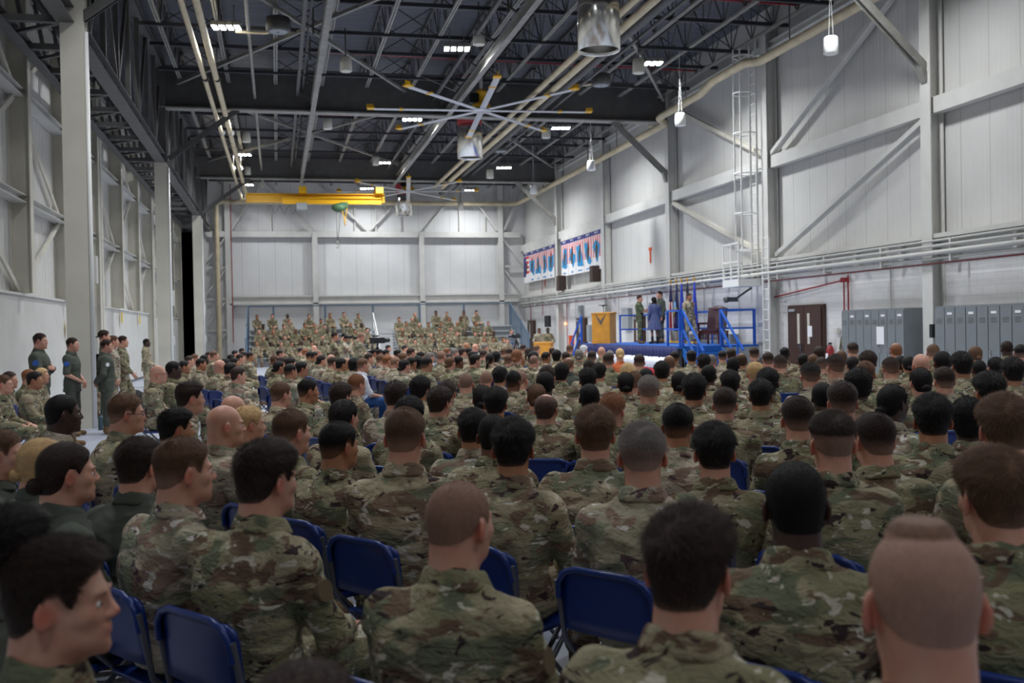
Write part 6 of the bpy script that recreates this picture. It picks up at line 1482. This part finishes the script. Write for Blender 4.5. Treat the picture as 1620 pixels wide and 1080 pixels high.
(2.00,16.22,0.950,50,'bun','K',1,'c','person in camouflage with black hair bun, far rows below right bleachers','blue chair under person, black hair bun, far rows below right bleachers'),
(-0.90,16.95,0.991,45,'bald','N',1,'c','person in camouflage with bald head, far rows left of aisle','blue chair under person, bald head, far rows left of aisle'),
(3.78,15.87,1.048,20,'bun','R',1,'c','person in camouflage with reddish hair bun, farthest rows before small podium','blue chair under person, reddish hair bun, farthest rows before small podium'),
(9.12,14.71,1.053,0,'crew','D',1,'c','person in camouflage with short dark brown hair, farthest rows before left lockers','blue chair under person, short dark brown hair, farthest rows before left lockers'),
(1.38,16.76,0.961,60,'crew','B',1,'p','man in white polo shirt and blue jeans with greying short hair','blue chair of the man in white polo shirt and blue jeans with greying short hair'),
(0.03,17.17,0.950,55,'bun','K',2,'c','person in camouflage with black hair bun, far rows below left bleachers, first from left','blue chair under person, black hair bun, far rows below left bleachers, first from left'),
(6.73,15.69,0.980,5,'full','K',2,'c','person in camouflage with thick black hair, farthest rows before stage stairs','blue chair under person, thick black hair, farthest rows before stage stairs'),
(3.95,16.34,0.979,25,'bald','N',2,'c','person in camouflage with bald head, far rows before small podium','blue chair under person, bald head, far rows before small podium'),
(2.87,16.96,0.951,40,'bun','B',1,'c','person in camouflage with brown hair bun, far rows below right bleachers','blue chair under person, brown hair bun, far rows below right bleachers'),
(7.92,15.80,1.001,0,'crew','D',1,'c','person in camouflage with short dark brown hair, farthest rows before stage stairs','blue chair under person, short dark brown hair, farthest rows before stage stairs'),
(8.46,15.74,0.992,10,'crew','K',4,'c','person in camouflage with short black hair, farthest rows before double door','blue chair under person, short black hair, farthest rows before double door'),
(1.29,17.41,0.951,45,'afro','K',4,'c','person in camouflage with curly black hair, far rows below left bleachers','blue chair under person, curly black hair, far rows below left bleachers'),
(4.29,16.72,0.951,40,'stub','D',1,'c','person in camouflage with shaved dark brown stubble, far rows before small podium','blue chair under person, shaved dark brown stubble, far rows before small podium'),
(6.63,16.19,0.966,5,'crew','K',2,'c','person in camouflage with short black hair, farthest rows before stage stairs, first from left','blue chair under person, short black hair, farthest rows before stage stairs, first from left'),
(2.26,17.36,0.952,40,'crew','K',2,'c','person in camouflage with short black hair, far rows below right bleachers, first from left','blue chair under person, short black hair, far rows below right bleachers, first from left'),
(3.34,17.14,0.969,60,'full','K',1,'c','person in camouflage with thick black hair, far rows below right bleachers','blue chair under person, thick black hair, far rows below right bleachers'),
(7.72,16.26,0.981,10,'full','D',1,'c','person in camouflage with thick dark brown hair, farthest rows before stage stairs','blue chair under person, thick dark brown hair, farthest rows before stage stairs'),
(1.09,17.87,0.947,50,'full','K',2,'c','person in camouflage with thick black hair, far rows below left bleachers, second from left','blue chair under person, thick black hair, far rows below left bleachers, second from left'),
(5.41,17.01,0.984,5,'crew','D',1,'c','person in camouflage with short dark brown hair, farthest rows before stage bunting','blue chair under person, short dark brown hair, farthest rows before stage bunting'),
(3.13,17.60,0.945,55,'crew','K',3,'c','person in camouflage with short black hair, far rows below right bleachers, fourth from left','blue chair under person, short black hair, far rows below right bleachers, fourth from left'),
(2.44,17.84,0.944,40,'afro','K',4,'c','person in camouflage with curly black hair, far rows below right bleachers','blue chair under person, curly black hair, far rows below right bleachers'),
(-1.61,18.80,0.950,75,'crew','K',2,'c','person in camouflage with short black hair, far rows left of aisle, first from left','blue chair under person, short black hair, far rows left of aisle, first from left'),
(4.04,17.60,0.950,20,'crew','B',1,'c','person in camouflage with short brown hair, far rows before small podium','blue chair under person, short brown hair, far rows before small podium'),
(7.78,16.76,0.945,0,'crew','K',1,'c','person in camouflage with short black hair, farthest rows before stage stairs, second from left','blue chair under person, short black hair, farthest rows before stage stairs, second from left'),
(1.22,18.36,0.944,40,'bald','N',2,'c','person in camouflage with bald head, far rows below left bleachers, second from left','blue chair under person, bald head, far rows below left bleachers, second from left'),
(2.09,18.23,0.950,55,'stub','B',1,'c','person in camouflage with shaved brown stubble, far rows below right bleachers','blue chair under person, shaved brown stubble, far rows below right bleachers'),
(4.53,17.73,0.973,20,'afro','K',4,'c','person in camouflage with curly black hair, farthest rows before small podium, first from left','blue chair under person, curly black hair, farthest rows before small podium, first from left'),
(5.40,17.75,0.995,10,'bun','G',1,'c','person in camouflage with grey hair bun, farthest rows before stage bunting','blue chair under person, grey hair bun, farthest rows before stage bunting'),
(0.24,19.01,0.950,60,'full','K',1,'c','person in camouflage with thick black hair, far rows below left bleachers, first from left','blue chair under person, thick black hair, far rows below left bleachers, first from left'),
(1.00,18.86,0.950,55,'crew','D',1,'c','person in camouflage with short dark brown hair, far rows below left bleachers, second from left','blue chair under person, short dark brown hair, far rows below left bleachers, second from left'),
(-0.94,19.67,0.950,60,'crew','K',2,'c','person in camouflage with short black hair, far rows left of aisle, third from left','blue chair under person, short black hair, far rows left of aisle, third from left'),
(3.02,18.80,1.008,35,'stub','B',1,'c','person in camouflage with shaved brown stubble, farthest rows below right bleachers','blue chair under person, shaved brown stubble, farthest rows below right bleachers'),
(2.03,19.06,0.950,60,'crew','R',1,'c','person in camouflage with short reddish hair, far rows below right bleachers','blue chair under person, short reddish hair, far rows below right bleachers'),
(5.31,18.31,0.954,10,'crew','D',1,'c','person in camouflage with short dark brown hair, farthest rows before small podium, third from left','blue chair under person, short dark brown hair, farthest rows before small podium, third from left'),
(3.92,18.66,0.950,20,'pony','K',2,'c','person in camouflage with black ponytail, far rows below right bleachers','blue chair under person, black ponytail, far rows below right bleachers'),
(6.34,18.18,0.989,0,'bun','L',1,'o','woman with blond bun in an orange top before the stage bunting','blue chair of the woman with blond bun in an orange top before the stage bunting'),
(-1.42,20.18,0.950,75,'crew','K',2,'c','person in camouflage with short black hair, far rows left of aisle, second from left','blue chair under person, short black hair, far rows left of aisle, second from left'),
(0.09,19.86,0.950,70,'crew','D',1,'c','person in camouflage with short dark brown hair, far rows below left bleachers, first from left','blue chair under person, short dark brown hair, far rows below left bleachers, first from left'),
(5.04,18.73,0.949,50,'crew','K',2,'c','person in camouflage with short black hair, far rows before small podium','blue chair under person, short black hair, far rows before small podium'),
(2.36,19.43,0.977,40,'crew','B',1,'c','person in camouflage with short brown hair, far rows below right bleachers, second from left','blue chair under person, short brown hair, far rows below right bleachers, second from left'),
(3.23,19.26,0.943,45,'crew','K',1,'c','person in camouflage with short black hair, far rows below right bleachers, third from left','blue chair under person, short black hair, far rows below right bleachers, third from left'),
(-0.82,20.41,0.950,70,'bun','K',2,'c','person in camouflage with black hair bun, far rows left of aisle','blue chair under person, black hair bun, far rows left of aisle'),
(6.35,18.78,0.950,10,'crew','G',1,'c','person in camouflage with short grey hair, farthest rows before stage bunting','blue chair under person, short grey hair, farthest rows before stage bunting'),
(5.36,19.13,0.964,10,'afro','K',4,'c','person in camouflage with curly black hair, farthest rows before small podium, second from left','blue chair under person, curly black hair, farthest rows before small podium, second from left'),
(2.22,19.92,0.945,60,'bald','N',1,'c','person in camouflage with bald head, far rows below right bleachers','blue chair under person, bald head, far rows below right bleachers'),
(4.29,19.82,0.950,30,'afro','K',4,'c','person in camouflage with curly black hair, farthest rows below right bleachers','blue chair under person, curly black hair, farthest rows below right bleachers'),
(6.36,19.35,1.004,5,'bald','N',1,'c','person in camouflage with bald head, farthest rows before stage bunting','blue chair under person, bald head, farthest rows before stage bunting'),
(0.87,20.63,0.950,65,'bun','K',1,'c','person in camouflage with black hair bun, far rows below left bleachers, second from left','blue chair under person, black hair bun, far rows below left bleachers, second from left'),
(2.04,20.39,0.945,55,'crew','B',1,'c','person in camouflage with short brown hair, far rows below right bleachers, first from left','blue chair under person, short brown hair, far rows below right bleachers, first from left'),
(3.13,20.98,0.950,60,'crew','G',1,'c','person in camouflage with short grey hair, far rows below right bleachers','blue chair under person, short grey hair, far rows below right bleachers'),
(1.11,21.48,0.950,50,'bald','N',1,'c','person in camouflage with bald head, far rows below left bleachers, first from left','blue chair under person, bald head, far rows below left bleachers, first from left'),
(4.00,20.82,0.950,50,'crew','K',2,'c','person in camouflage with short black hair, farthest rows below right bleachers, eighth from left','blue chair under person, short black hair, farthest rows below right bleachers, eighth from left'),
(1.89,21.37,0.950,70,'crew','D',1,'c','person in camouflage with short dark brown hair, far rows below left bleachers, third from left','blue chair under person, short dark brown hair, far rows below left bleachers, third from left'),
(-0.05,21.88,0.950,60,'stub','D',3,'c','person in camouflage with shaved dark brown stubble, far rows below left bleachers','blue chair under person, shaved dark brown stubble, far rows below left bleachers'),
(3.04,21.75,0.950,50,'crew','K',2,'c','person in camouflage with short black hair, farthest rows below right bleachers, sixth from left','blue chair under person, short black hair, farthest rows below right bleachers, sixth from left'),
(-1.87,23.08,0.950,75,'crew','D',1,'c','person in camouflage with short dark brown hair, far rows left of aisle, first from left','blue chair under person, short dark brown hair, far rows left of aisle, first from left'),
(4.45,21.86,0.950,40,'crew','D',1,'c','person in camouflage with short dark brown hair, farthest rows below right bleachers, second from left','blue chair under person, short dark brown hair, farthest rows below right bleachers, second from left'),
(2.91,22.37,1.008,55,'crew','D',1,'c','person in camouflage with short dark brown hair, farthest rows below right bleachers, first from left','blue chair under person, short dark brown hair, farthest rows below right bleachers, first from left'),
(-1.01,23.77,0.950,80,'crew','K',1,'c','person in camouflage with short black hair, far rows left of aisle, fourth from left','blue chair under person, short black hair, far rows left of aisle, fourth from left'),
(-1.62,24.03,0.950,75,'close','K',4,'c','person in camouflage with cropped black hair, far rows left of aisle, second from left','blue chair under person, cropped black hair, far rows left of aisle, second from left'),
(-0.83,24.25,0.949,75,'crew','D',1,'c','person in camouflage with short dark brown hair, far rows left of aisle, second from left','blue chair under person, short dark brown hair, far rows left of aisle, second from left'),
(4.03,23.15,0.971,65,'crew','G',1,'c','person in camouflage with short grey hair, farthest rows below right bleachers, first from left','blue chair under person, short grey hair, farthest rows below right bleachers, first from left'),
(-1.88,24.73,0.956,75,'crew','B',1,'c','person in camouflage with short brown hair, far rows left of aisle','blue chair under person, short brown hair, far rows left of aisle'),
(7.07,22.84,0.980,40,'full','W',1,'c','person in camouflage with thick white hair, farthest rows before stage bunting','blue chair under person, thick white hair, farthest rows before stage bunting'),
(5.80,23.18,0.951,30,'pony','D',1,'c','person in camouflage with dark brown ponytail, farthest rows before small podium','blue chair under person, dark brown ponytail, farthest rows before small podium'),
(5.42,23.52,0.948,25,'crew','D',1,'c','person in camouflage with short dark brown hair, farthest rows before small podium, first from left','blue chair under person, short dark brown hair, farthest rows before small podium, first from left'),
(6.86,23.30,0.992,20,'crew','B',1,'c','person in camouflage with short brown hair, farthest rows before small podium, second from left','blue chair under person, short brown hair, farthest rows before small podium, second from left'),
(4.34,23.89,0.962,55,'full','D',1,'c','person in camouflage with thick dark brown hair, farthest rows below right bleachers','blue chair under person, thick dark brown hair, farthest rows below right bleachers'),
(0.88,24.71,0.950,70,'crew','K',2,'c','person in camouflage with short black hair, farthest rows below left bleachers, fourth from left','blue chair under person, short black hair, farthest rows below left bleachers, fourth from left'),
(5.39,24.01,0.947,20,'crew','B',1,'f','person in flight suit with short brown hair, farthest rows below right bleachers','blue chair under person, short brown hair, farthest rows below right bleachers'),
(-1.49,25.64,0.995,75,'crew','B',1,'c','person in camouflage with short brown hair, farthest rows left of aisle','blue chair under person, short brown hair, farthest rows left of aisle'),
(0.79,25.27,0.950,60,'crew','K',2,'c','person in camouflage with short black hair, farthest rows below left bleachers, third from left','blue chair under person, short black hair, farthest rows below left bleachers, third from left'),
(6.63,24.06,0.950,20,'balding','D',2,'c','person in camouflage with balding dark brown crown, farthest rows before small podium','blue chair under person, balding dark brown crown, farthest rows before small podium'),
(2.91,24.96,0.950,70,'crew','K',3,'c','person in camouflage with short black hair, farthest rows below right bleachers, fourth from left','blue chair under person, short black hair, farthest rows below right bleachers, fourth from left'),
(-0.65,26.03,0.950,80,'crew','K',2,'c','person in camouflage with short black hair, far rows left of aisle, fifth from left','blue chair under person, short black hair, far rows left of aisle, fifth from left'),
(4.68,24.92,0.950,50,'crew','K',2,'c','person in camouflage with short black hair, farthest rows below right bleachers, seventh from left','blue chair under person, short black hair, farthest rows below right bleachers, seventh from left'),
(2.68,25.41,0.949,80,'crew','K',1,'c','person in camouflage with short black hair, farthest rows below right bleachers, second from left','blue chair under person, short black hair, farthest rows below right bleachers, second from left'),
(4.26,25.62,0.950,50,'crew','R',1,'c','person in camouflage with short reddish hair, farthest rows below right bleachers','blue chair under person, short reddish hair, farthest rows below right bleachers'),
(0.08,26.62,0.975,80,'crew','K',1,'c','person in camouflage with short black hair, farthest rows below left bleachers, first from left','blue chair under person, short black hair, farthest rows below left bleachers, first from left'),
(-0.83,27.03,0.950,80,'crew','K',1,'c','person in camouflage with short black hair, farthest rows left of aisle, third from left','blue chair under person, short black hair, farthest rows left of aisle, third from left'),
(2.61,26.35,0.950,70,'crew','K',2,'c','person in camouflage with short black hair, farthest rows below right bleachers, first from left','blue chair under person, short black hair, farthest rows below right bleachers, first from left'),
(2.51,26.88,0.950,70,'crew','K',2,'c','person in camouflage with short black hair, farthest rows below left bleachers, fifth from left','blue chair under person, short black hair, farthest rows below left bleachers, fifth from left'),
(-1.79,28.35,0.950,75,'crew','D',1,'c','person in camouflage with short dark brown hair, farthest rows left of aisle','blue chair under person, short dark brown hair, farthest rows left of aisle'),
(6.85,26.40,0.952,50,'crew','B',1,'c','person in camouflage with short brown hair, farthest rows before small podium, first from left','blue chair under person, short brown hair, farthest rows before small podium, first from left'),
(1.08,27.99,0.950,60,'stub','B',1,'c','person in camouflage with shaved brown stubble, farthest rows below left bleachers','blue chair under person, shaved brown stubble, farthest rows below left bleachers'),
(6.56,26.80,0.976,30,'crew','D',1,'c','person in camouflage with short dark brown hair, farthest rows before small podium, second from left','blue chair under person, short dark brown hair, farthest rows before small podium, second from left'),
(0.77,28.53,0.969,60,'crew','R',1,'c','person in camouflage with short reddish hair, farthest rows below left bleachers','blue chair under person, short reddish hair, farthest rows below left bleachers'),
(5.75,28.06,0.996,60,'crew','G',1,'c','person in camouflage with short grey hair, farthest rows below right bleachers, second from left','blue chair under person, short grey hair, farthest rows below right bleachers, second from left'),
(-1.16,29.77,0.950,70,'crew','K',1,'c','person in camouflage with short black hair, farthest rows left of aisle, first from left','blue chair under person, short black hair, farthest rows left of aisle, first from left'),
(5.57,28.54,0.991,50,'bald','N',1,'s','bald man in a dark suit behind the middle crowd, below the right bleachers','blue chair of the bald man in a dark suit behind the middle crowd, below the'),
(5.43,29.16,1.023,50,'bald','N',2,'c','person in camouflage with bald head, farthest rows below right bleachers','blue chair under person, bald head, farthest rows below right bleachers'),
(0.72,32.01,0.950,60,'crew','K',1,'c','person in camouflage with short black hair, farthest rows below left bleachers, second from left','blue chair under person, short black hair, farthest rows below left bleachers, second from left'),
(3.93,31.74,0.956,80,'crew','K',1,'c','person in camouflage with short black hair, farthest rows below right bleachers, fifth from left','blue chair under person, short black hair, farthest rows below right bleachers, fifth from left'),
(-1.11,34.06,0.950,75,'crew','K',2,'c','person in camouflage with short black hair, farthest rows left of aisle, second from left','blue chair under person, short black hair, farthest rows left of aisle, second from left'),
(3.65,33.96,0.950,80,'crew','K',1,'c','person in camouflage with short black hair, farthest rows below right bleachers, third from left','blue chair under person, short black hair, farthest rows below right bleachers, third from left'),
(1.35,38.04,0.951,60,'bald','N',1,'c','person in camouflage with bald head, farthest rows below left bleachers','blue chair under person, bald head, farthest rows below left bleachers')]
BLEACH = [
[-0.99,-0.29,0.21,0.71,1.21,1.71,2.21,2.71,3.21,3.71,4.23,6.03,7.00,7.50,8.00,8.50,10.67,11.17,11.67],
[-0.67,0.40,1.43,2.28,6.43,6.93,7.43,7.93,8.66,9.31,9.81,10.31,10.81,11.31],
[-0.89,-0.19,0.96,1.99,2.58,4.00,4.63,6.19,8.49,9.10],
[-0.69,-0.15,0.35,1.43,1.93,2.47,3.85,4.40,6.78,7.49,7.99,8.69,9.56,10.60,11.29],
[0.66,2.31,5.98,6.48,7.20,9.24,9.88],
[-1.00,-0.21,0.58,1.70,2.82,3.56,4.33,7.42,8.60,9.21,10.17,10.88],
[]]
# ------------------------------------------------------------------ seated crowd on folding chairs
chairp = chair_proto()
def world_b(th): return th+13.13
for i, (x, y, sc, th, st, col, sk, un, lab, clab) in enumerate(SEATED):
    d = math.hypot(x, y)
    lod = 0 if d < 6.2 else 1 if d < 14 else 2
    rel = {0: 0, 1: -12, 2: 12, 3: 0}[i % 4] if th < 70 else (8 if i % 2 else 0)
    if d < 7 and th > 30: rel = 12
    if d < 7 and th < 25: rel = -12 if i % 3 else 0
    near = d < 7
    tb = th-rel
    B = math.radians(world_b(th)); hx, hy = x-math.sin(B)*.03*sc, y-math.cos(B)*.03*sc
    p = person(hx, hy, 0, world_b(tb), lab, 'sit', sc, st, col, sk, un, yaw=rel, lod=lod, group='seated audience on folding chairs', face=(d < 14 and th >= 40))
    if lod == 0 and th >= 30 and un[0] == 'c' or (un[0] == 'f' and th >= 25 and lod == 0):
        q = MB(); q.cyl((.235, -.012, .815), (.274, -.012, .822), .036, seg=18); q.build('shoulder_patch', PATCH2 if un[0] == 'c' else PATCH, p)
    o = chairp if i == 0 else copy_tree(chairp)
    cb = world_b(tb)
    if d < 6.3: cb = world_b(max(40, min(tb, 60)))
    elif near: cb = world_b(tb)+max(0, min(18, (42-tb)*.45))
    o.location = (hx, hy, 0); o.rotation_euler = (0, 0, -math.radians(cb)); tag(o, clab, 'chair', 'blue folding chairs of the audience')
# a few empty chairs
for x, y, b_, lab in ((6.9, 15.0, 20, 'empty blue folding chair back showing among heads before the brown double door'), (.35, 2.25, 52, 'empty blue folding chair at the bottom edge of the frame'), (-.98, 3.05, 62, 'empty blue folding chair behind the bottom left profile')):
    o = copy_tree(chairp); o.location = (x, y, 0); o.rotation_euler = (0, 0, -math.radians(b_)); tag(o, lab, 'chair', 'blue folding chairs of the audience')

# ------------------------------------------------------------------ people on the bleachers
rc = random.Random(5)
for k, xs in enumerate(BLEACH):
    h, y = rows[k] if k < 6 else (2.1, 55.9)
    for i, x in enumerate(xs):
        sec = 'left' if x < 5.6 else 'right'; n = len([q for q in xs[:i+1] if (q < 5.6) == (x < 5.6)])
        if 4.95 < x < 6.4: x = 4.75 if x < 5.6 else 6.5
        sk = rc.choice((1, 1, 1, 2, 2, 3, 4)); st, col = rc.choice((('crew', 'K'), ('crew', 'D'), ('crew', 'B'), ('close', 'K'), ('bun', 'K'), ('full', 'D'), ('stub', 'B')))
        person(x, y, h-.45, 172+rc.uniform(-14, 14)-(0 if x > 5 else 10), 'person in camouflage on the %s bleacher, %s row from the floor, %s from left' % (sec, ORD[k], ORD[n-1]), 'sit', rc.uniform(.97, 1.05), st, col, sk, 'c', yaw=rc.choice((-12, 0, 12)), lod=2, group='people on the bleachers', camo_i=rc.choice((0, 1)))

# ------------------------------------------------------------------ standing people
def W(px, z):   # plan position from a surveyed bearing and distance
    lx = (px-810)/1594.; return lx*z*math.cos(YAW)+z*math.sin(YAW), -lx*z*math.sin(YAW)+z*math.cos(YAW)
def stand(x, y, b_, lab, pn, **kw): return person(x, y, kw.pop('z', 0), b_, lab, pn, **kw)
def arm_patch(root, m, yy=-.0, rad=.045, nm='shoulder_patch', side=1):
    b = MB(); b.cyl((side*.25, yy+.01, 1.28), (side*.277, yy+.01, 1.285), rad, seg=16); b.build(nm, m, root)
o = stand(*W(62, 15.5), 92, 'standing person in dark flight suit with arms crossed and blue shoulder patch', 'crossed', sc=1.0, style='crew', col='D', sk=1, un='f', lod=1, yaw=12, face=True); arm_patch(o, PATCH)
o = stand(*W(113, 17.0), 100, 'standing person in dark flight suit with clasped hands beside the near white column', 'clasp', short=True, sc=.955, style='crew', col='D', sk=1, un='f', lod=1, face=True); arm_patch(o, PATCH)
o = stand(*W(167, 17.2), 78, 'standing person in flight suit with hands behind back right of the near column', 'behind', sc=.93, style='crew', col='D', sk=1, un='f', lod=1, yaw=12, face=True); arm_patch(o, M['paper'], rad=.035)
stand(*W(163, 18.8), 80, 'tall person in flight suit behind the one with hands behind back', 'behind', sc=1.03, style='crew', col='D', sk=1, un='f', lod=1)
stand(*W(150, 20.7), 70, 'standing person in camouflage with dark cap hair, half hidden by the near column', 'relax', sc=.97, style='close', col='K', sk=3, un='c', lod=1)
stand(*W(178, 19.9), 82, 'standing person in camouflage between flight suit and leaning soldier at left', 'relax', sc=.97, style='crew', col='B', sk=1, un='c', lod=1)
stand(*W(193, 20.8), 84, 'person in camouflage leaning against the left wall with one knee forward', 'walk', sc=.965, style='crew', col='D', sk=1, un='c', lod=1, face=True)
stand(*W(231, 27.5), 95, 'person in camouflage standing alone with clasped hands at the far left wall', 'clasp', sc=.92, style='close', col='K', sk=4, un='c', lod=1)
# photographers in the middle
o = stand(*W(529, 26.5), 95, 'photographer in camouflage standing and raising a camera to the eye', 'photo', sc=.965, style='crew', col='D', sk=1, un='c', lod=1)
def camera(root, lab, x=.0, y=.26, z=1.6):
    px_, py_ = root.location.x, root.location.y; B = -root.rotation_euler[2]; s = root.scale[0]
    r = empty('photo_camera', (px_+math.sin(B)*y*s+math.cos(B)*x*s, py_+math.cos(B)*y*s-math.sin(B)*x*s, root.location.z+z*s), root.rotation_euler[2], lab, 'camera'); r.scale = (s, s, s)
    b = MB(); b.box((0, -.02, 0), (.15, .08, .1)); b.box((0, -.02, .07), (.06, .06, .05)); b.build('camera_body', M['black'], r, bevel=.008)
    b = MB(); b.cyl((0, .02, 0), (0, .22, 0), .042, .05, seg=14); b.build('lens', M['black'], r)
camera(o, 'black camera held up by the photographer in the middle of the hall')
stand(*W(568, 26.3), 80, 'person in camouflage standing with head bowed right of the photographer', 'clasp', sc=.955, style='stub', col='B', sk=1, un='c', lod=1, pitch=-15)
o = stand(*W(545, 28.5), 95, 'second photographer half hidden behind the first, raising a long lens', 'photo', sc=.94, style='crew', col='K', sk=2, un='c', lod=2)
camera(o, 'black camera with long lens held by the second photographer')
# video camera on tripods
def tripod(x, y, h, lab, cam_=True, b_=0):
    r = empty('camera_tripod', (x, y, 0), b_, lab, 'tripod')
    for i in range(3):
        a = 2.1*i+.3; b = MB(); b.bar((.02*math.cos(a), .02*math.sin(a), h-.1), (.32*math.cos(a), .32*math.sin(a), .0), .03, .03); b.build('leg', M['black'], r)
    b = MB(); b.cyl((0, 0, h-.25), (0, 0, h), .025, seg=8)
    b.build('column', M['black'], r)
    if cam_:
        b = MB(); b.box((0, 0, h+.08), (.14, .4, .16)); b.cyl((0, .2, h+.08), (0, .38, h+.08), .06, seg=12); b.box((0, -.05, h+.2), (.04, .2, .04)); b.build('video_camera', M['black'], r)
tripod(*W(597, 27.0), 1.35, 'tripod with black video camera right of the bowed standing person', True, math.radians(-60))
tripod(*W(817, 47.0), 1.25, 'small black tripod left of the floor podium', True, math.radians(60))
tripod(*W(688, 40.0), 1.3, 'black tripod before the right bleacher', False)
# floor podium speakers
stand(12.1, 44.6, 190, 'right-hand person in camouflage behind the smaller floor podium', 'podium', sc=.985, style='close', col='K', sk=4, un='c', lod=1)
stand(11.95, 45.6, 190, 'left-hand person in camouflage behind the smaller floor podium', 'podium', sc=.98, style='close', col='K', sk=3, un='c', lod=1)
# far right corner of the bleachers
p = person(*W(798, 49.5), 0, 180, 'woman with loose brown hair seated right of the bleachers', 'sit', .98, 'long', 'B', 1, 'c', lod=2); o = copy_tree(chairp); o.location = (p.location.x, p.location.y, 0); o.rotation_euler = p.rotation_euler; tag(o, 'chair under the woman with loose brown hair right of the bleachers', 'chair')
p = person(*W(803, 46.5), 0, 185, 'person in camouflage seated nearest the small tripod', 'sit', .98, 'crew', 'B', 1, 'c', lod=2); o = copy_tree(chairp); o.location = (p.location.x, p.location.y, 0); o.rotation_euler = p.rotation_euler; tag(o, 'chair under the person seated nearest the small tripod', 'chair')
stand(*W(809, 51.0), 160, 'person in grey shirt standing at the right end of the bleachers', 'relax', sc=.95, style='crew', col='B', sk=1, un='t', lod=2)
# by the lockers
stand(14.2, 23.12, 260, 'person in camouflage standing half hidden left of the grey lockers', 'clasp', sc=.93, style='bun', col='B', sk=1, un='c', lod=1, camo_i=3)
# ---- on the stage
o = stand(12.4, 33.4, 112, 'sailor in green short-sleeved camouflage holding out a trophy on stage', 'reach', z=SZ, sc=.98, style='crew', col='D', sk=1, un='c', lod=1, camo_i=3, short=True, face=True, yaw=12)
B = math.radians(112); tx, ty = 12.4+math.sin(B)*.47, 33.4+math.cos(B)*.47
tr = empty('trophy', (tx, ty, SZ+1.02), 0, 'silver trophy held between the people on stage', 'trophy')
b = MB(); b.lathe((0, 0, 0), [(0, 0), (.08, 0), (.08, .05), (.03, .08), (.025, .16), (.05, .2), (.09, .28), (.1, .38), (.08, .44), (.05, .46), (.03, .5), (0, .52)], 16); b.build('cup', M['chrome'], tr)
b = MB()
for s in (-1, 1): b.tube([(s*.08, 0, .25), (s*.14, 0, .3), (s*.14, 0, .38), (s*.09, 0, .4)], .01, 6)
b.build('cup_handle', M['chrome'], tr)
stand(13.25, 33.6, 262, 'tall person in dark flight suit on stage facing the sailor', 'relax', z=SZ, sc=1.06, style='crew', col='D', sk=1, un='f', lod=1, face=True)
# woman in a slate blue dress, seen from behind
wm = empty('person', (12.72, 32.8, SZ), -math.radians(350), 'woman in slate blue dress with long black hair on stage', 'person'); wm.scale = (.93,)*3
link('body', body_me('relax', 1, -12), wm, SKIN[2]); link('hair', hair_me('long', 'stand', 1, -12), wm, hmat('K', 2))
link('dress_top', top_me('relax', 1, 2), wm, DRESS); 
def skirt_mesh():
    v = Vol((-.36, -.3, .45), (.36, .3, 1.15), .012); v.torso(1.0, .5, [(-.98, .27, .22, 0), (-.5, .23, .18, 0), (-.1, .185, .14, 0), (.15, .16, .12, 0)]); P, Q = v.surf()
    a = np.arctan2(P[:, 1], P[:, 0]); k = np.clip((1.05-P[:, 2])/.5, 0, 1); P[:, :2] *= (1+.07*k*np.sin(a*11))[:, None]; return np_mesh('skirt', P, Q, DRESS)
link('skirt', skirt_mesh(), wm, DRESS)
for i in (0, 1): link('shoe', boot_me('relax', i), wm, SHOE)
stand(12.6, 29.5, 160, 'woman in camouflage with dark bun walking to the stage stairs', 'walk', z=SZ, sc=.93, style='bun', col='D', sk=2, un='c', lod=1, face=True, camo_i=0)
